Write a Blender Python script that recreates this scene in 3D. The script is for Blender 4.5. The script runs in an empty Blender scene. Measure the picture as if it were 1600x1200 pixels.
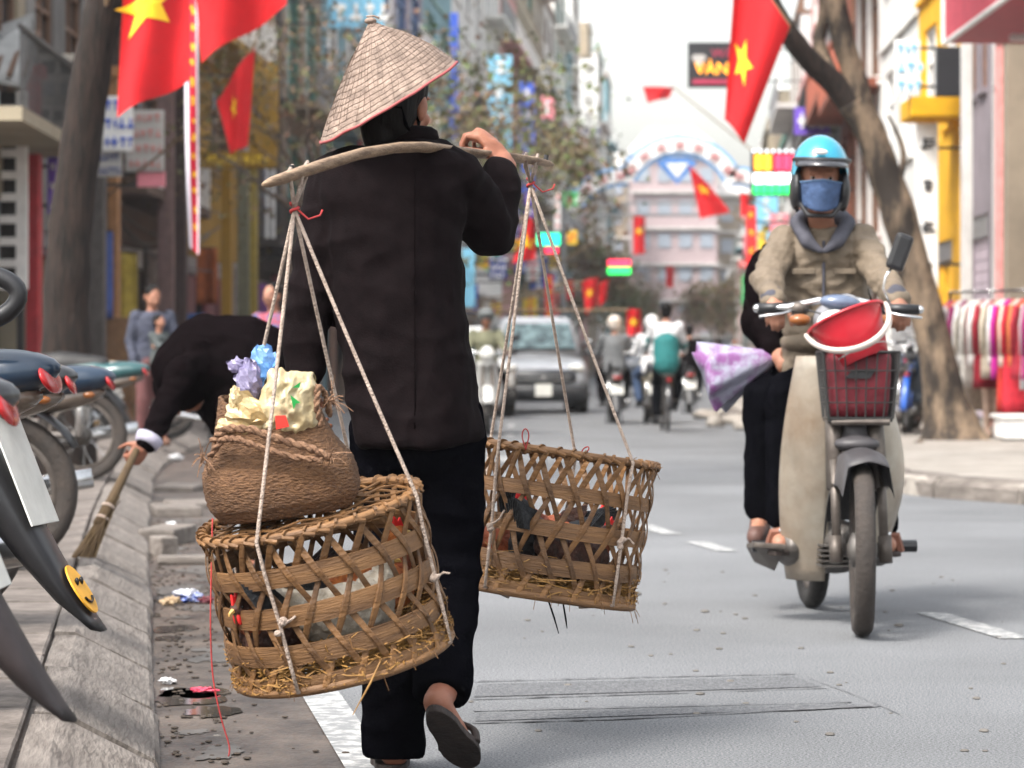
import bpy, bmesh, math, random
import numpy as np
from mathutils import Vector as V, Matrix, noise, Quaternion
R = math.radians
SC = bpy.context.scene
COL = SC.collection

# ------------------------------------------------------------------ camera, sky, sun, exposure
FPX, CX, HZ, EYE = 4500.0, 800.0, 565.0, 0.94          # focal length in photo pixels, horizon row, eye height
cam_d = bpy.data.cameras.new('camera'); cam = bpy.data.objects.new('camera', cam_d); COL.objects.link(cam)
cam.location = (0, 0, EYE); cam.rotation_euler = (R(90), 0, 0)
cam_d.sensor_width = 36; cam_d.lens = FPX / 1600 * 36; cam_d.shift_y = -(600 - HZ) / 1600
cam_d.clip_start = .1; cam_d.clip_end = 3000
cam_d.dof.use_dof = True; cam_d.dof.focus_distance = 6.7; cam_d.dof.aperture_fstop = 6.3
SC.camera = cam
SUN_EL, SUN_AZ = 54, 222                                # degrees; azimuth clockwise from +Y
W = bpy.data.worlds.new('World'); SC.world = W; W.use_nodes = True
nt = W.node_tree; bg = nt.nodes['Background']
sky = nt.nodes.new('ShaderNodeTexSky'); sky.sky_type = 'NISHITA'; sky.sun_disc = False
sky.sun_elevation = R(SUN_EL); sky.sun_rotation = R(SUN_AZ); sky.air_density = 1.6; sky.dust_density = 5.0; sky.ozone_density = .6
hs = nt.nodes.new('ShaderNodeHueSaturation'); hs.inputs['Saturation'].default_value = .28
nt.links.new(sky.outputs[0], hs.inputs['Color']); nt.links.new(hs.outputs[0], bg.inputs[0])
bg.inputs[1].default_value = .15
sl = bpy.data.lights.new('sun', 'SUN'); sl.energy = 1.5; sl.angle = R(11); sl.color = (1, .95, .88)
so = bpy.data.objects.new('sun', sl); COL.objects.link(so)
az, el = R(SUN_AZ), R(SUN_EL)
sdir = V((math.sin(az) * math.cos(el), math.cos(az) * math.cos(el), math.sin(el)))
so.rotation_euler = sdir.to_track_quat('Z', 'Y').to_euler(); so.location = (-20, -20, 40)
vs = SC.view_settings; vs.view_transform = 'Standard'; vs.look = 'None'; vs.gamma = 1; vs.use_curve_mapping = False
vs.exposure = 1.55
SC.cycles.use_denoising = True
SC.cycles.max_bounces = 6; SC.cycles.volume_bounces = 0; SC.cycles.transparent_max_bounces = 12
SC.cycles.sample_clamp_indirect = 4

# ------------------------------------------------------------------ helpers
def P(px, py, d):                                        # photo pixel + distance -> world point
    return V(((px - CX) / FPX * d, d, EYE - (py - HZ) / FPX * d))
def lerp(a, b, t): return a + (b - a) * t
def curve(tab, y):                                       # smooth interpolation of a table of (y, x)
    if y <= tab[0][0]: i = 0
    elif y >= tab[-1][0]: i = len(tab) - 2
    else: i = max(k for k in range(len(tab) - 1) if tab[k][0] <= y)
    (y0, x0), (y1, x1) = tab[i], tab[i + 1]
    def sl_(k):
        if k <= 0: return (tab[1][1] - tab[0][1]) / (tab[1][0] - tab[0][0])
        if k >= len(tab) - 1: return (tab[-1][1] - tab[-2][1]) / (tab[-1][0] - tab[-2][0])
        return (tab[k + 1][1] - tab[k - 1][1]) / (tab[k + 1][0] - tab[k - 1][0])
    t = (y - y0) / (y1 - y0); h = y1 - y0
    if t < 0: return x0 + (y - y0) * sl_(0)
    if t > 1: return x1 + (y - y1) * sl_(len(tab) - 1)
    m0, m1 = sl_(i) * h, sl_(i + 1) * h
    return (2*t**3 - 3*t*t + 1) * x0 + (t**3 - 2*t*t + t) * m0 + (-2*t**3 + 3*t*t) * x1 + (t**3 - t*t) * m1

MATS = {}
def mat(name, col, rough=.65, metal=0, var=.18, scale=6, col2=None, bump=0, bscale=60, stretch=(1, 1, 1), spec=.4,
        rnd=0, emit=None, estr=0, coat=0, trans=0, contrast=None, alpha=None, detail=6, sub=None, big=None):
    if name in MATS: return MATS[name]
    m = bpy.data.materials.new(name); m.use_nodes = True; n = m.node_tree.nodes; l = m.node_tree.links
    b = n['Principled BSDF']
    c = list(col) + [1] if len(col) == 3 else list(col)
    c2 = (list(col2) + [1]) if col2 else [max(0, x * (1 - 2 * var)) for x in c[:3]] + [1]
    c1 = c if col2 else [min(1, x * (1 + var)) for x in c[:3]] + [1]
    tc = n.new('ShaderNodeTexCoord'); mp = n.new('ShaderNodeMapping'); mp.inputs['Scale'].default_value = stretch
    l.new(tc.outputs['Object'], mp.inputs[0])
    nz = n.new('ShaderNodeTexNoise'); nz.inputs['Scale'].default_value = scale; nz.inputs['Detail'].default_value = detail; nz.inputs['Roughness'].default_value = .65
    l.new(mp.outputs[0], nz.inputs['Vector'])
    cr = n.new('ShaderNodeValToRGB'); a, z = contrast or (.3, .7)
    cr.color_ramp.elements[0].position = a; cr.color_ramp.elements[1].position = z
    cr.color_ramp.elements[0].color = c2; cr.color_ramp.elements[1].color = c1
    l.new(nz.outputs['Fac'], cr.inputs[0]); out = cr.outputs[0]
    if rnd:
        oi = n.new('ShaderNodeObjectInfo'); mr = n.new('ShaderNodeMapRange')
        mr.inputs['To Min'].default_value = 1 - rnd; mr.inputs['To Max'].default_value = 1 + rnd
        l.new(oi.outputs['Random'], mr.inputs['Value'])
        h = n.new('ShaderNodeHueSaturation'); l.new(mr.outputs[0], h.inputs['Value']); l.new(out, h.inputs['Color']); out = h.outputs[0]
    if big:                                                # slow stains on top of the grain: (scale, darkest, lightest)
        n3 = n.new('ShaderNodeTexNoise'); n3.inputs['Scale'].default_value = big[0]; n3.inputs['Detail'].default_value = 4
        l.new(tc.outputs['Object'], n3.inputs['Vector'])
        m3 = n.new('ShaderNodeMapRange'); m3.inputs['From Min'].default_value = .3; m3.inputs['From Max'].default_value = .7
        m3.inputs['To Min'].default_value = big[1]; m3.inputs['To Max'].default_value = big[2]
        l.new(n3.outputs['Fac'], m3.inputs['Value'])
        h3 = n.new('ShaderNodeHueSaturation'); l.new(m3.outputs[0], h3.inputs['Value']); l.new(out, h3.inputs['Color']); out = h3.outputs[0]
    l.new(out, b.inputs['Base Color'])
    b.inputs['Roughness'].default_value = rough; b.inputs['Metallic'].default_value = metal
    b.inputs['Specular IOR Level'].default_value = spec
    if coat: b.inputs['Coat Weight'].default_value = coat; b.inputs['Coat Roughness'].default_value = .08
    if trans: b.inputs['Transmission Weight'].default_value = trans
    if sub: b.inputs['Subsurface Weight'].default_value = sub; b.inputs['Subsurface Radius'].default_value = (.01, .004, .002)
    if emit: b.inputs['Emission Color'].default_value = list(emit) + [1]; b.inputs['Emission Strength'].default_value = estr
    if alpha is not None: b.inputs['Alpha'].default_value = alpha
    if bump:
        n2 = n.new('ShaderNodeTexNoise'); n2.inputs['Scale'].default_value = bscale; n2.inputs['Detail'].default_value = 5
        l.new(mp.outputs[0], n2.inputs['Vector'])
        bp = n.new('ShaderNodeBump'); bp.inputs['Strength'].default_value = bump; bp.inputs['Distance'].default_value = .02
        l.new(n2.outputs['Fac'], bp.inputs['Height']); l.new(bp.outputs[0], b.inputs['Normal'])
    MATS[name] = m
    return m

ORG = {}                                                  # world origin of each root, so that parts can be given in world coordinates
def tag(o, label=None, cat=None, group=None, kind=None):
    if label: o['label'] = label
    if cat: o['category'] = cat
    if group: o['group'] = group
    if kind: o['kind'] = kind
    return o
def thing(name, label, cat, loc=(0, 0, 0), group=None):
    o = bpy.data.objects.new(name, None); COL.objects.link(o); o.location = loc; o.empty_display_size = .1
    ORG[o.name] = V(loc)
    return tag(o, label, cat, group)
def place(root, loc, rz=0, rot=None):
    root.location = loc; root.rotation_euler = rot if rot else (0, 0, rz); return root
def link(name, me, m=None, parent=None):
    o = bpy.data.objects.new(name, me); COL.objects.link(o)
    if m: me.materials.append(m)
    if parent:
        o.parent = parent; ORG[o.name] = ORG[parent.name]
    else: ORG[o.name] = V((0, 0, 0))
    return o
def kids(o): return [c for c in COL.objects if c.parent is o]
def copy_tree(o, parent=None, children=None):
    c = o.copy(); COL.objects.link(c); c.parent = parent; ORG[c.name] = ORG[o.name].copy()
    for ch in list(o.children): copy_tree(ch, c)
    return c

class MB:
    def __init__(s): s.v = []; s.f = []
    def add(s, vs, fs):
        b = len(s.v); s.v += [V(p) for p in vs]; s.f += [tuple(i + b for i in q) for q in fs]; return s
    def box(s, c, size, rot=None):
        x, y, z = size[0] / 2, size[1] / 2, size[2] / 2; c = V(c)
        vs = [V((sx * x, sy * y, sz * z)) for sz in (-1, 1) for sy in (-1, 1) for sx in (-1, 1)]
        if rot is not None: vs = [rot @ p for p in vs]
        return s.add([p + c for p in vs], [(0, 2, 3, 1), (4, 5, 7, 6), (0, 1, 5, 4), (2, 6, 7, 3), (0, 4, 6, 2), (1, 3, 7, 5)])
    def span(s, a, b):                                    # box from corner a to corner b
        a, b = V(a), V(b); return s.box((a + b) / 2, [abs(q) for q in (b - a)])
    def beam(s, p0, p1, w, h, up=(0, 0, 1)):              # rectangular bar from p0 to p1
        p0, p1 = V(p0), V(p1); t = (p1 - p0).normalized(); a = t.cross(V(up))
        if a.length < 1e-4: a = t.cross(V((1, 0, 0)))
        a.normalize(); b = a.cross(t); a *= w / 2; b *= h / 2
        return s.loft([[p + a + b, p - a + b, p - a - b, p + a - b] for p in (p0, p1)])
    def loft(s, rings, cap=True, closed=True):
        n = len(rings[0]); b = len(s.v); vs = []; fs = []
        for r in rings: vs += [V(p) for p in r]
        for i in range(len(rings) - 1):
            for j in range(n if closed else n - 1):
                k = (j + 1) % n; fs.append((i*n + j, i*n + k, (i+1)*n + k, (i+1)*n + j))
        if cap and closed:
            fs.append(tuple(reversed(range(n)))); fs.append(tuple(range((len(rings)-1)*n, len(rings)*n)))
        return s.add(vs, fs)
    def tube(s, pts, rad, n=8, cap=True, flat=None, closed=False, up=None):
        pts = [V(p) for p in pts]; m = len(pts)
        if not hasattr(rad, '__len__'): rad = [rad] * m
        t = [(pts[min(i+1, m-1)] - pts[max(i-1, 0)]).normalized() for i in range(m)]
        if closed: t = [(pts[(i+1) % m] - pts[i-1]).normalized() for i in range(m)]
        a = V(up) if up else (V((0, 0, 1)) if abs(t[0].z) < .9 else V((1, 0, 0)))
        rings = []
        for i in range(m):
            a = (a - t[i] * a.dot(t[i])).normalized(); b = t[i].cross(a)
            fl = flat or 1
            rings.append([pts[i] + (a * math.cos(2*math.pi*k/n) * fl + b * math.sin(2*math.pi*k/n)) * rad[i] for k in range(n)])
        if closed: rings.append(rings[0])
        return s.loft(rings, cap and not closed)
    def ell(s, c, r, rot=None, nu=14, nv=9):
        c = V(c); r = (r,) * 3 if not hasattr(r, '__len__') else r; vs = []; fs = []
        for i in range(1, nv):
            th = math.pi * i / nv
            for j in range(nu):
                ph = 2 * math.pi * j / nu
                vs.append(V((r[0]*math.sin(th)*math.cos(ph), r[1]*math.sin(th)*math.sin(ph), r[2]*math.cos(th))))
        vs += [V((0, 0, r[2])), V((0, 0, -r[2]))]
        if rot is not None: vs = [rot @ p for p in vs]
        for i in range(nv - 2):
            for j in range(nu):
                k = (j+1) % nu; fs.append((i*nu+j, (i+1)*nu+j, (i+1)*nu+k, i*nu+k))
        T = (nv-1)*nu
        for j in range(nu):
            k = (j+1) % nu; fs.append((j, k, T)); fs.append(((nv-2)*nu+k, (nv-2)*nu+j, T+1))
        return s.add([p + c for p in vs], fs)
    def lathe(s, prof, n=24, c=(0, 0, 0), rot=None, cap=True):   # prof: (radius, z)
        rings = []
        for r, z in prof:
            ring = [V((r*math.cos(2*math.pi*k/n), r*math.sin(2*math.pi*k/n), z)) for k in range(n)]
            if rot is not None: ring = [rot @ p for p in ring]
            rings.append([p + V(c) for p in ring])
        return s.loft(rings, cap)
    def cap2(s, p0, r0, p1, r1, n=12):                     # capsule with two radii
        p0, p1 = V(p0), V(p1); t = (p1 - p0); L = t.length
        if L < 1e-6: return s.ell(p0, r0)
        t /= L; pts = []; rad = []
        for a in (80, 55, 30): pts.append(p0 - t * r0 * math.sin(R(a))); rad.append(r0 * math.cos(R(a)))
        for q in (0, .5, 1): pts.append(p0 + t * L * q); rad.append(lerp(r0, r1, q))
        for a in (30, 55, 80): pts.append(p1 + t * r1 * math.sin(R(a))); rad.append(r1 * math.cos(R(a)))
        return s.tube(pts, rad, n)
    def prism(s, pts, off):                                # polygon pts extruded by vector off
        pts = [V(p) for p in pts]; off = V(off); n = len(pts)
        return s.add(pts + [p + off for p in pts], [tuple(range(n)), tuple(range(2*n-1, n-1, -1))] + [(i, i+n, (i+1) % n + n, (i+1) % n) for i in range(n)])
    def sheet(s, fn, nu, nv, thick=0):                     # fn(u,v) -> point; thick gives a second side
        g = [[V(fn(i/nu, j/nv)) for j in range(nv+1)] for i in range(nu+1)]
        vs = [p for row in g for p in row]; w = nv + 1
        fs = [(i*w+j, (i+1)*w+j, (i+1)*w+j+1, i*w+j+1) for i in range(nu) for j in range(nv)]
        if thick:
            me = bpy.data.meshes.new('t'); me.from_pydata(vs, [], fs); me.update()
            ns = [V(x.normal) for x in me.vertices]; bpy.data.meshes.remove(me)
            N = len(vs); vs = vs + [p - n_ * thick for p, n_ in zip(vs, ns)]
            fs = fs + [tuple(reversed([q + N for q in f])) for f in fs]
            edge = [(i*w, (i+1)*w) for i in range(nu)] + [((i+1)*w+nv, i*w+nv) for i in range(nu)] + [(j+1, j) for j in range(nv)] + [(nu*w+j, nu*w+j+1) for j in range(nv)]
            fs += [(b, a, a+N, b+N) for a, b in edge]
        return s.add(vs, fs)
    def move(s, M_): s.v = [M_ @ p for p in s.v]; return s
    def mesh(s, name, org=V((0, 0, 0)), smooth=False):
        me = bpy.data.meshes.new(name); me.from_pydata([p - org for p in s.v], [], s.f); me.update()
        if smooth: me.polygons.foreach_set('use_smooth', [True] * len(me.polygons))
        return me
    def build(s, name, m, parent=None, smooth=False, fix=True, bevel=0):
        org = ORG[parent.name] if parent else V((0, 0, 0))
        me = s.mesh(name, org, smooth)
        if fix:
            bm = bmesh.new(); bm.from_mesh(me); bmesh.ops.recalc_face_normals(bm, faces=bm.faces)
            if bevel:
                bmesh.ops.bevel(bm, geom=[e for e in bm.edges if len(e.link_faces) == 2 and e.calc_face_angle(0) > .5], offset=bevel, segments=2, affect='EDGES', profile=.6)
            bm.to_mesh(me); bm.free()
        return link(name, me, m, parent)

def smoothed(pts, sub=5, closed=False):
    pts = [V(p) for p in pts]; m = len(pts); out = []
    for i in range(m if closed else m - 1):
        g = (lambda k: pts[k % m]) if closed else (lambda k: pts[min(max(k, 0), m - 1)])
        p0, p1, p2, p3 = g(i - 1), g(i), g(i + 1), g(i + 2)
        for k in range(sub):
            t = k / sub; out.append(.5 * ((2*p1) + (p2 - p0)*t + (2*p0 - 5*p1 + 4*p2 - p3)*t*t + (3*p1 - p0 - 3*p2 + p3)*t**3))
    if not closed: out.append(pts[-1])
    return out
TMP = bpy.data.scenes.new('tmp_build')
def fuse(mb, voxel=.01, smooth=4, fold=None):              # union of closed shapes as one smooth continuous surface
    me = mb.mesh('t'); o = bpy.data.objects.new('t', me); TMP.collection.objects.link(o)
    r = o.modifiers.new('r', 'REMESH'); r.mode = 'VOXEL'; r.voxel_size = voxel; r.use_smooth_shade = True
    if smooth:
        q = o.modifiers.new('s', 'SMOOTH'); q.iterations = smooth; q.factor = .5
    vl = TMP.view_layers[0]; vl.update(); dg = vl.depsgraph
    res = bpy.data.meshes.new_from_object(o.evaluated_get(dg), depsgraph=dg)
    bpy.data.objects.remove(o); bpy.data.meshes.remove(me)
    if fold:                                               # cloth folds: (amplitude, scale vector)
      for amp, sc_ in (fold if isinstance(fold, list) else [fold]):
        N = len(res.vertices); co = np.empty(N * 3, 'f'); no = np.empty(N * 3, 'f')
        res.vertices.foreach_get('co', co); res.vertices.foreach_get('normal', no)
        co = co.reshape(-1, 3); no = no.reshape(-1, 3); q = co * np.array(sc_, 'f')
        k = np.array([.6 - 2 * abs(noise.noise(a)) + .3 * noise.noise((a[0] * 2.3, a[1] * 2.3 + 5, a[2] * 2.3)) for a in q.tolist()], 'f') * -1 if amp < 0 else np.array([noise.noise(a) + .5 * noise.noise((a[0] * 2.1 + 7, a[1] * 2.1 + 3, a[2] * 2.1 + 1)) for a in q.tolist()], 'f')
        res.vertices.foreach_set('co', (co + no * (amp * k)[:, None]).ravel()); res.update()
    return res
def fused(name, mb, m, parent=None, voxel=.01, smooth=4, fold=None):
    me = fuse(mb, voxel, smooth, fold)
    if parent: me.transform(Matrix.Translation(-ORG[parent.name]))
    me.name = name
    me.polygons.foreach_set('use_smooth', [True] * len(me.polygons))
    return link(name, me, m, parent)
def frame(f, up=(0, 0, 1)):                                # matrix with columns right, forward, up
    f = V(f).normalized(); r = f.cross(V(up)).normalized(); u = r.cross(f)
    return Matrix((r, f, u)).transposed()
def basis(x, y, z): return Matrix((V(x), V(y), V(z))).transposed()
# ------------------------------------------------------------------ the setting
LK = [(2, -.22), (6.66, -.82), (11, -1.38), (16, -2.02), (20, -2.5), (24, -2.95), (29, -3.3), (34, -3.45), (44, -3.45), (53, -3.2), (80, -1.4), (100, -.07), (300, 13.3)]
RK = [(2, 5.9), (10, 4.75), (16, 3.93), (18.6, 3.5), (19.8, 2.95), (20.8, 2.72), (23, 2.7), (28, 3.0), (34, 3.3), (53, 3.75), (80, 5.55), (100, 6.88), (300, 20.2)]
CL = [(2, 2.81), (6.66, 2.15), (16, .82), (22, .05), (34, -.05), (53, .3), (300, 16.8)]
def Lx(y): return curve(LK, y)
def Rx(y): return curve(RK, y)
def FL(y): return Lx(y) - 2.6                              # facade line, left row
def FR(y): return Rx(max(y, 28)) + 3.0                     # facade line, right row
SW = .14                                                   # pavement height
asphalt = mat('asphalt', (.215, .22, .228), .9, scale=150, col2=(.062, .066, .072), bump=.5, bscale=200, big=(.55, .74, 1.14), detail=2, contrast=(.36, .64))
dirtcon = mat('gutter_concrete', (.1, .078, .062), .5, scale=5, col2=(.014, .01, .008), bump=.8, bscale=25, big=(1.3, .7, 1.25), stretch=(1, .6, 1))
pave = mat('pavement_concrete', (.16, .137, .122), .85, scale=9, col2=(.055, .045, .039), bump=.35, bscale=40, rnd=.12, big=(1.1, .8, 1.15))
kerbm = mat('kerb_concrete', (.21, .185, .165), .85, scale=11, col2=(.075, .062, .054), bump=.5, bscale=35, rnd=.1, big=(2.0, .75, 1.1), stretch=(.35, 2.5, 1))
palecon = mat('pale_concrete', (.3, .275, .245), .9, scale=4, col2=(.17, .15, .13), bump=.3, bscale=30, big=(.8, .85, 1.1))
earth = mat('bare_earth', (.2, .17, .14), .95, scale=2)
paint = mat('road_paint', (.38, .38, .37), .8, scale=22, col2=(.17, .175, .18), contrast=(.46, .6), detail=8)
tar = mat('tar_seam', (.06, .06, .064), .9, scale=30, col2=(.13, .132, .138), contrast=(.4, .6))
YS = [-6, -2, 2, 4, 5, 6, 7, 8, 9, 10, 11, 12, 14, 16, 17, 18, 18.6, 19.2, 19.8, 20.3, 20.8, 22, 24, 26, 28, 30, 32, 34, 38, 44, 48, 53, 60, 70, 80, 100, 130, 160, 200, 250, 300, 330]
def strip(name, fa, fb, za, zb, m, ys=YS):
    b = MB(); b.loft([[V((fa(y), y, za)), V((fb(y), y, zb))] for y in ys], cap=False, closed=False)
    return b.build(name, m, fix=False)
b = MB(); b.add([(-500, -60, -.03), (500, -60, -.03), (500, 900, -.03), (-500, 900, -.03)], [(0, 1, 2, 3)])
tag(b.build('ground', earth, fix=False), kind='structure')
road = tag(strip('road', lambda y: Lx(y) - .02, lambda y: Rx(y) + .02, 0, 0, asphalt), kind='structure')
gut = tag(strip('gutter', lambda y: Lx(y) - .01, lambda y: Lx(y) + .43 + .05 * noise.noise(V((y * 1.3, 0, 0))) + .03 * noise.noise(V((y * 5, 0, 3))), .004, .004, dirtcon, [q * .25 for q in range(8, 140)]), kind='structure')
swl = tag(strip('pavement_left', lambda y: FL(y) - 6, lambda y: Lx(y) - .26, SW - .02, SW - .02, pave), kind='structure')
b = MB()
b.loft([[V((Rx(y), y, -.02)), V((Rx(y) + .015, y, SW - .02)), V((Rx(y) + .05, y, SW)), V((FR(y) + 6, y, SW + .02))] for y in YS], cap=False, closed=False)
swr = tag(b.build('pavement_right', palecon, fix=False), kind='structure')
# painted lines lie a few millimetres above the asphalt
def along(tab, off, y0, y1, w, z, name, m, n=6, parent=road):
    b = MB()
    rows = []
    for i in range(n + 1):
        y = lerp(y0, y1, i / n); x = curve(tab, y) + off
        rows.append([V((x - w/2, y, z)), V((x + w/2, y, z))])
    b.loft(rows, cap=False, closed=False); return b.build(name, m, parent, fix=False)
for y0, y1 in ((9.75, 10.75), (14.25, 14.98), (15.65, 16.5), (19, 20.2), (23, 24.2), (27, 28.2), (31, 32.2), (36, 37.5), (41, 43)):
    along(CL, 0, y0, y1, .11, .004, 'lane_dash', paint)
b = MB(); rows = []
for i in range(9):
    y = lerp(3, 8.2, i / 8); x = -.335 - .142 * (y - 6.66); rows.append([V((x - .055, y, .008)), V((x + .055, y, .008))])
b.loft(rows, cap=False, closed=False); b.build('edge_line', paint, road, fix=False)
# saw-cut trench seams in the asphalt
def seam(pts, w):
    b = MB(); pp = []
    for (a, c) in zip(pts[:-1], pts[1:]):
        for k in range(12): pp.append((lerp(a[0], c[0], k/12), lerp(a[1], c[1], k/12)))
    pp.append(pts[-1]); rows = []
    for i, (x, y) in enumerate(pp):
        d = EYE * FPX / (y - HZ); q = P(x, y, d); ww = w * .8 * (.15 + 1.2 * abs(noise.noise(V((x * .05, y * .05, 1)))))
        rows.append([V((q.x, q.y - ww, .004)), V((q.x, q.y + ww, .004))])
    b.loft(rows, cap=False, closed=False); b.build('asphalt_seam', tar, road, fix=False)
pm = mat('patched_asphalt', (.15, .153, .16), .92, scale=120, col2=(.05, .052, .057), bump=.6, bscale=150, detail=2, contrast=(.36, .64))
for q4 in (((748, 1070), (1240, 1058), (1285, 1074), (740, 1090)), ((745, 1116), (1330, 1101), (1372, 1106), (742, 1128))):
    b = MB(); b.add([P(x, y, EYE*FPX/(y - HZ)).xy.to_3d() + V((0, 0, .0025)) for x, y in q4], [(0, 1, 2, 3)]); b.build('asphalt_patch', pm, road, fix=False)
seam([(742, 1066), (900, 1062), (1050, 1058), (1245, 1054)], .025)
seam([(735, 1094), (930, 1088), (1290, 1076)], .02)
seam([(740, 1112), (1000, 1106), (1330, 1098)], .02)
seam([(735, 1131), (960, 1125), (1380, 1104)], .03)
seam([(1262, 1060), (1330, 1085), (1408, 1118)], .03)
rs = random.Random(3)
b = MB()
for k in range(160):                                       # grit and crumbs lying on the road
    y = rs.uniform(6.8, 13); x = rs.uniform(Lx(y) + .1, 3.2); s_ = rs.uniform(.004, .014) * (1 if rs.random() < .9 else 1.8)
    b.ell((x, y, s_ * .2), (s_, s_ * rs.uniform(.6, 2), s_ * .4), nu=6, nv=4)
tag(b.build('road_grit', mat('grit', (.12, .11, .1), .9, scale=20)), 'dark grit and crumbs strewn on the road', 'grit', kind='stuff')

# oil and damp stains with shapes of their own
stainm = mat('dark_stain', (.05, .043, .038), .6, scale=18, col2=(.09, .083, .076)); oilm = mat('oil_stain', (.1, .1, .1), .7, scale=40, col2=(.15, .152, .155))
def stain(c, rx, ry, m, z, parent, seed):
    b = MB(); pts = []
    for k in range(44):
        a = 2*math.pi*k/44; q = 1 + .55*noise.noise(V((math.cos(a)*1.7 + seed, math.sin(a)*1.7, 0))) + .25*noise.noise(V((math.cos(a)*5, math.sin(a)*5 + seed, 0))); pts.append(V((c[0] + math.cos(a)*rx*q, c[1] + math.sin(a)*ry*q, z)))
    b.add(pts, [tuple(range(44))]); b.build('stain', m, parent, fix=False)
for k in range(34):
    y = rs.uniform(6.8, 20); r_ = rs.uniform(.03, .11); x = Lx(y) + min(.36 - r_, abs(rs.gauss(.06, .12))) + r_ + .01; stain((x, y), r_, r_*rs.uniform(1, 2.6), stainm, .0055 + .00005*k, gut, k*1.7)
# kerb stones with a slanted face, each one a piece of the left pavement
prof = [(0, -.05), (0, .02), (.012, .036), (.2, .135), (.225, .147), (.285, .15), (.285, -.05)]
def kerb_mesh(L, seed):
    b = MB(); n = 5; rr = random.Random(seed); b.loft([[V((lerp(0, L, i/n), y, z + (rr.uniform(-.005, .005) if z > 0 else 0))) for y, z in prof] for i in range(n + 1)])
    me = b.mesh('kerb_stone'); me.materials.append(kerbm); return me
KMS = [kerb_mesh(.985, k) for k in range(4)]; y = 1.6; k = 0
while y < 60:
    x0, x1 = Lx(y), Lx(y + 1); a = math.atan2(1, x1 - x0)
    o = link('kerb_stone', KMS[k % 4], None, swl); o.location = (x0 + rs.uniform(-.008, .008), y, rs.uniform(-.006, .004)); o.rotation_euler = (rs.uniform(-.015, .015), rs.uniform(-.006, .006), a)
    y += math.sin(a) * 1.0; k += 1
# paving slabs behind the kerb
def slab_mesh(seed):
    rr = random.Random(seed); b = MB(); b.box((0, 0, 0), (.575, .575, .05)); me = b.mesh('paving_slab')
    bm = bmesh.new(); bm.from_mesh(me); bmesh.ops.bevel(bm, geom=bm.edges[:], offset=.006, segments=1, affect='EDGES'); bm.to_mesh(me); bm.free()
    me.materials.append(pave); return me
SMS = [slab_mesh(k) for k in range(3)]
for row in range(4):
    y = 3.5 + .2 * row
    while y < 26:
        x0, x1 = Lx(y), Lx(y + 1); a = math.atan2(1, x1 - x0)
        o = link('paving_slab', SMS[(k * 7) % 3], None, swl); k += 1
        off = .285 + .3 + row * .585
        o.location = (x0 - off * math.sin(a), y - off * -math.cos(a), SW - .018 + rs.uniform(-.004, .004)); o.rotation_euler = (rs.uniform(-.012, .012), rs.uniform(-.012, .012), a)
        y += .585 * math.sin(a)
# kerb stones round the right pavement
prof = [(0, -.05), (0, .09), (.05, .15), (.2, .155), (.2, -.05)]
KM2 = [kerb_mesh(.97, 9 + k) for k in range(2)]
arc = [V((Rx(9 + i * .05), 9 + i * .05, 0)) for i in range(900)]
last = arc[0]; tgt = None
for q in arc:
    if (q - last).length >= .985:
        d = q - last; o = link('kerb_stone', KM2[k % 2], None, swr); k += 1
        o.location = q + V((-.02, 0, rs.uniform(-.01, .01))); o.rotation_euler = (rs.uniform(-.03, .03), 0, math.atan2(-d.y, -d.x)); last = q
# haze: the air of the street
b = MB(); b.span((-70, -14, -1.2), (95, 420, 46))
hz = b.build('haze', None); tag(hz, 'pale haze filling the street', 'haze', kind='stuff')
hm = bpy.data.materials.new('haze_air'); hm.use_nodes = True; n = hm.node_tree.nodes; n.remove(n['Principled BSDF'])
pv = n.new('ShaderNodeVolumePrincipled'); pv.inputs['Color'].default_value = (.93, .96, 1, 1); pv.inputs['Density'].default_value = .00038; pv.inputs['Anisotropy'].default_value = .2
hm.node_tree.links.new(pv.outputs[0], n['Material Output'].inputs['Volume']); hz.data.materials.append(hm)
# ------------------------------------------------------------------ shophouses
def wallm(nm, c, v=.12): return mat('plaster_' + nm, c, .9, var=v, scale=1.6, bump=.12, bscale=14, big=(.6, .8, 1.08))
PL = {k: wallm(k, [q * (.9 if k in ('yellow', 'white', 'pale', 'pink', 'brick') else .5) for q in c]) for k, c in dict(cream=(.62, .53, .38), gold=(.62, .36, .05), grey=(.36, .35, .34), white=(.74, .73, .7), pink=(.62, .34, .32), cyan=(.32, .58, .66),  # lower factor puts the left row's shade into its plaster colours
      brown=(.2, .13, .1), beige=(.55, .45, .34), mauve=(.42, .36, .4), yellow=(.8, .42, .01), brick=(.5, .13, .07), lilac=(.5, .44, .52), green=(.35, .42, .25), pale=(.62, .6, .58), rust=(.4, .12, .07), dark=(.09, .075, .07)).items()}
glass = mat('window_glass', (.05, .06, .07), .12, spec=.6, scale=2)
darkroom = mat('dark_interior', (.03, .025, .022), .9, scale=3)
woodm = mat('door_wood', (.16, .085, .05), .55, scale=3, stretch=(8, 8, .6), bump=.15)
metalg = mat('grey_metal', (.3, .3, .31), .45, metal=.6, scale=6)
blackm = mat('black_metal', (.02, .02, .022), .5, scale=8)
whitem = mat('white_paint', (.8, .79, .77), .55, scale=5, var=.1)
shutm = {k: mat('shutter_' + k, c, .5, scale=2, var=.15) for k, c in dict(grey=(.35, .35, .36), blue=(.1, .2, .4), mauve=(.4, .33, .38), green=(.1, .25, .18), red=(.4, .06, .05), cream=(.55, .5, .4)).items()}
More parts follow.
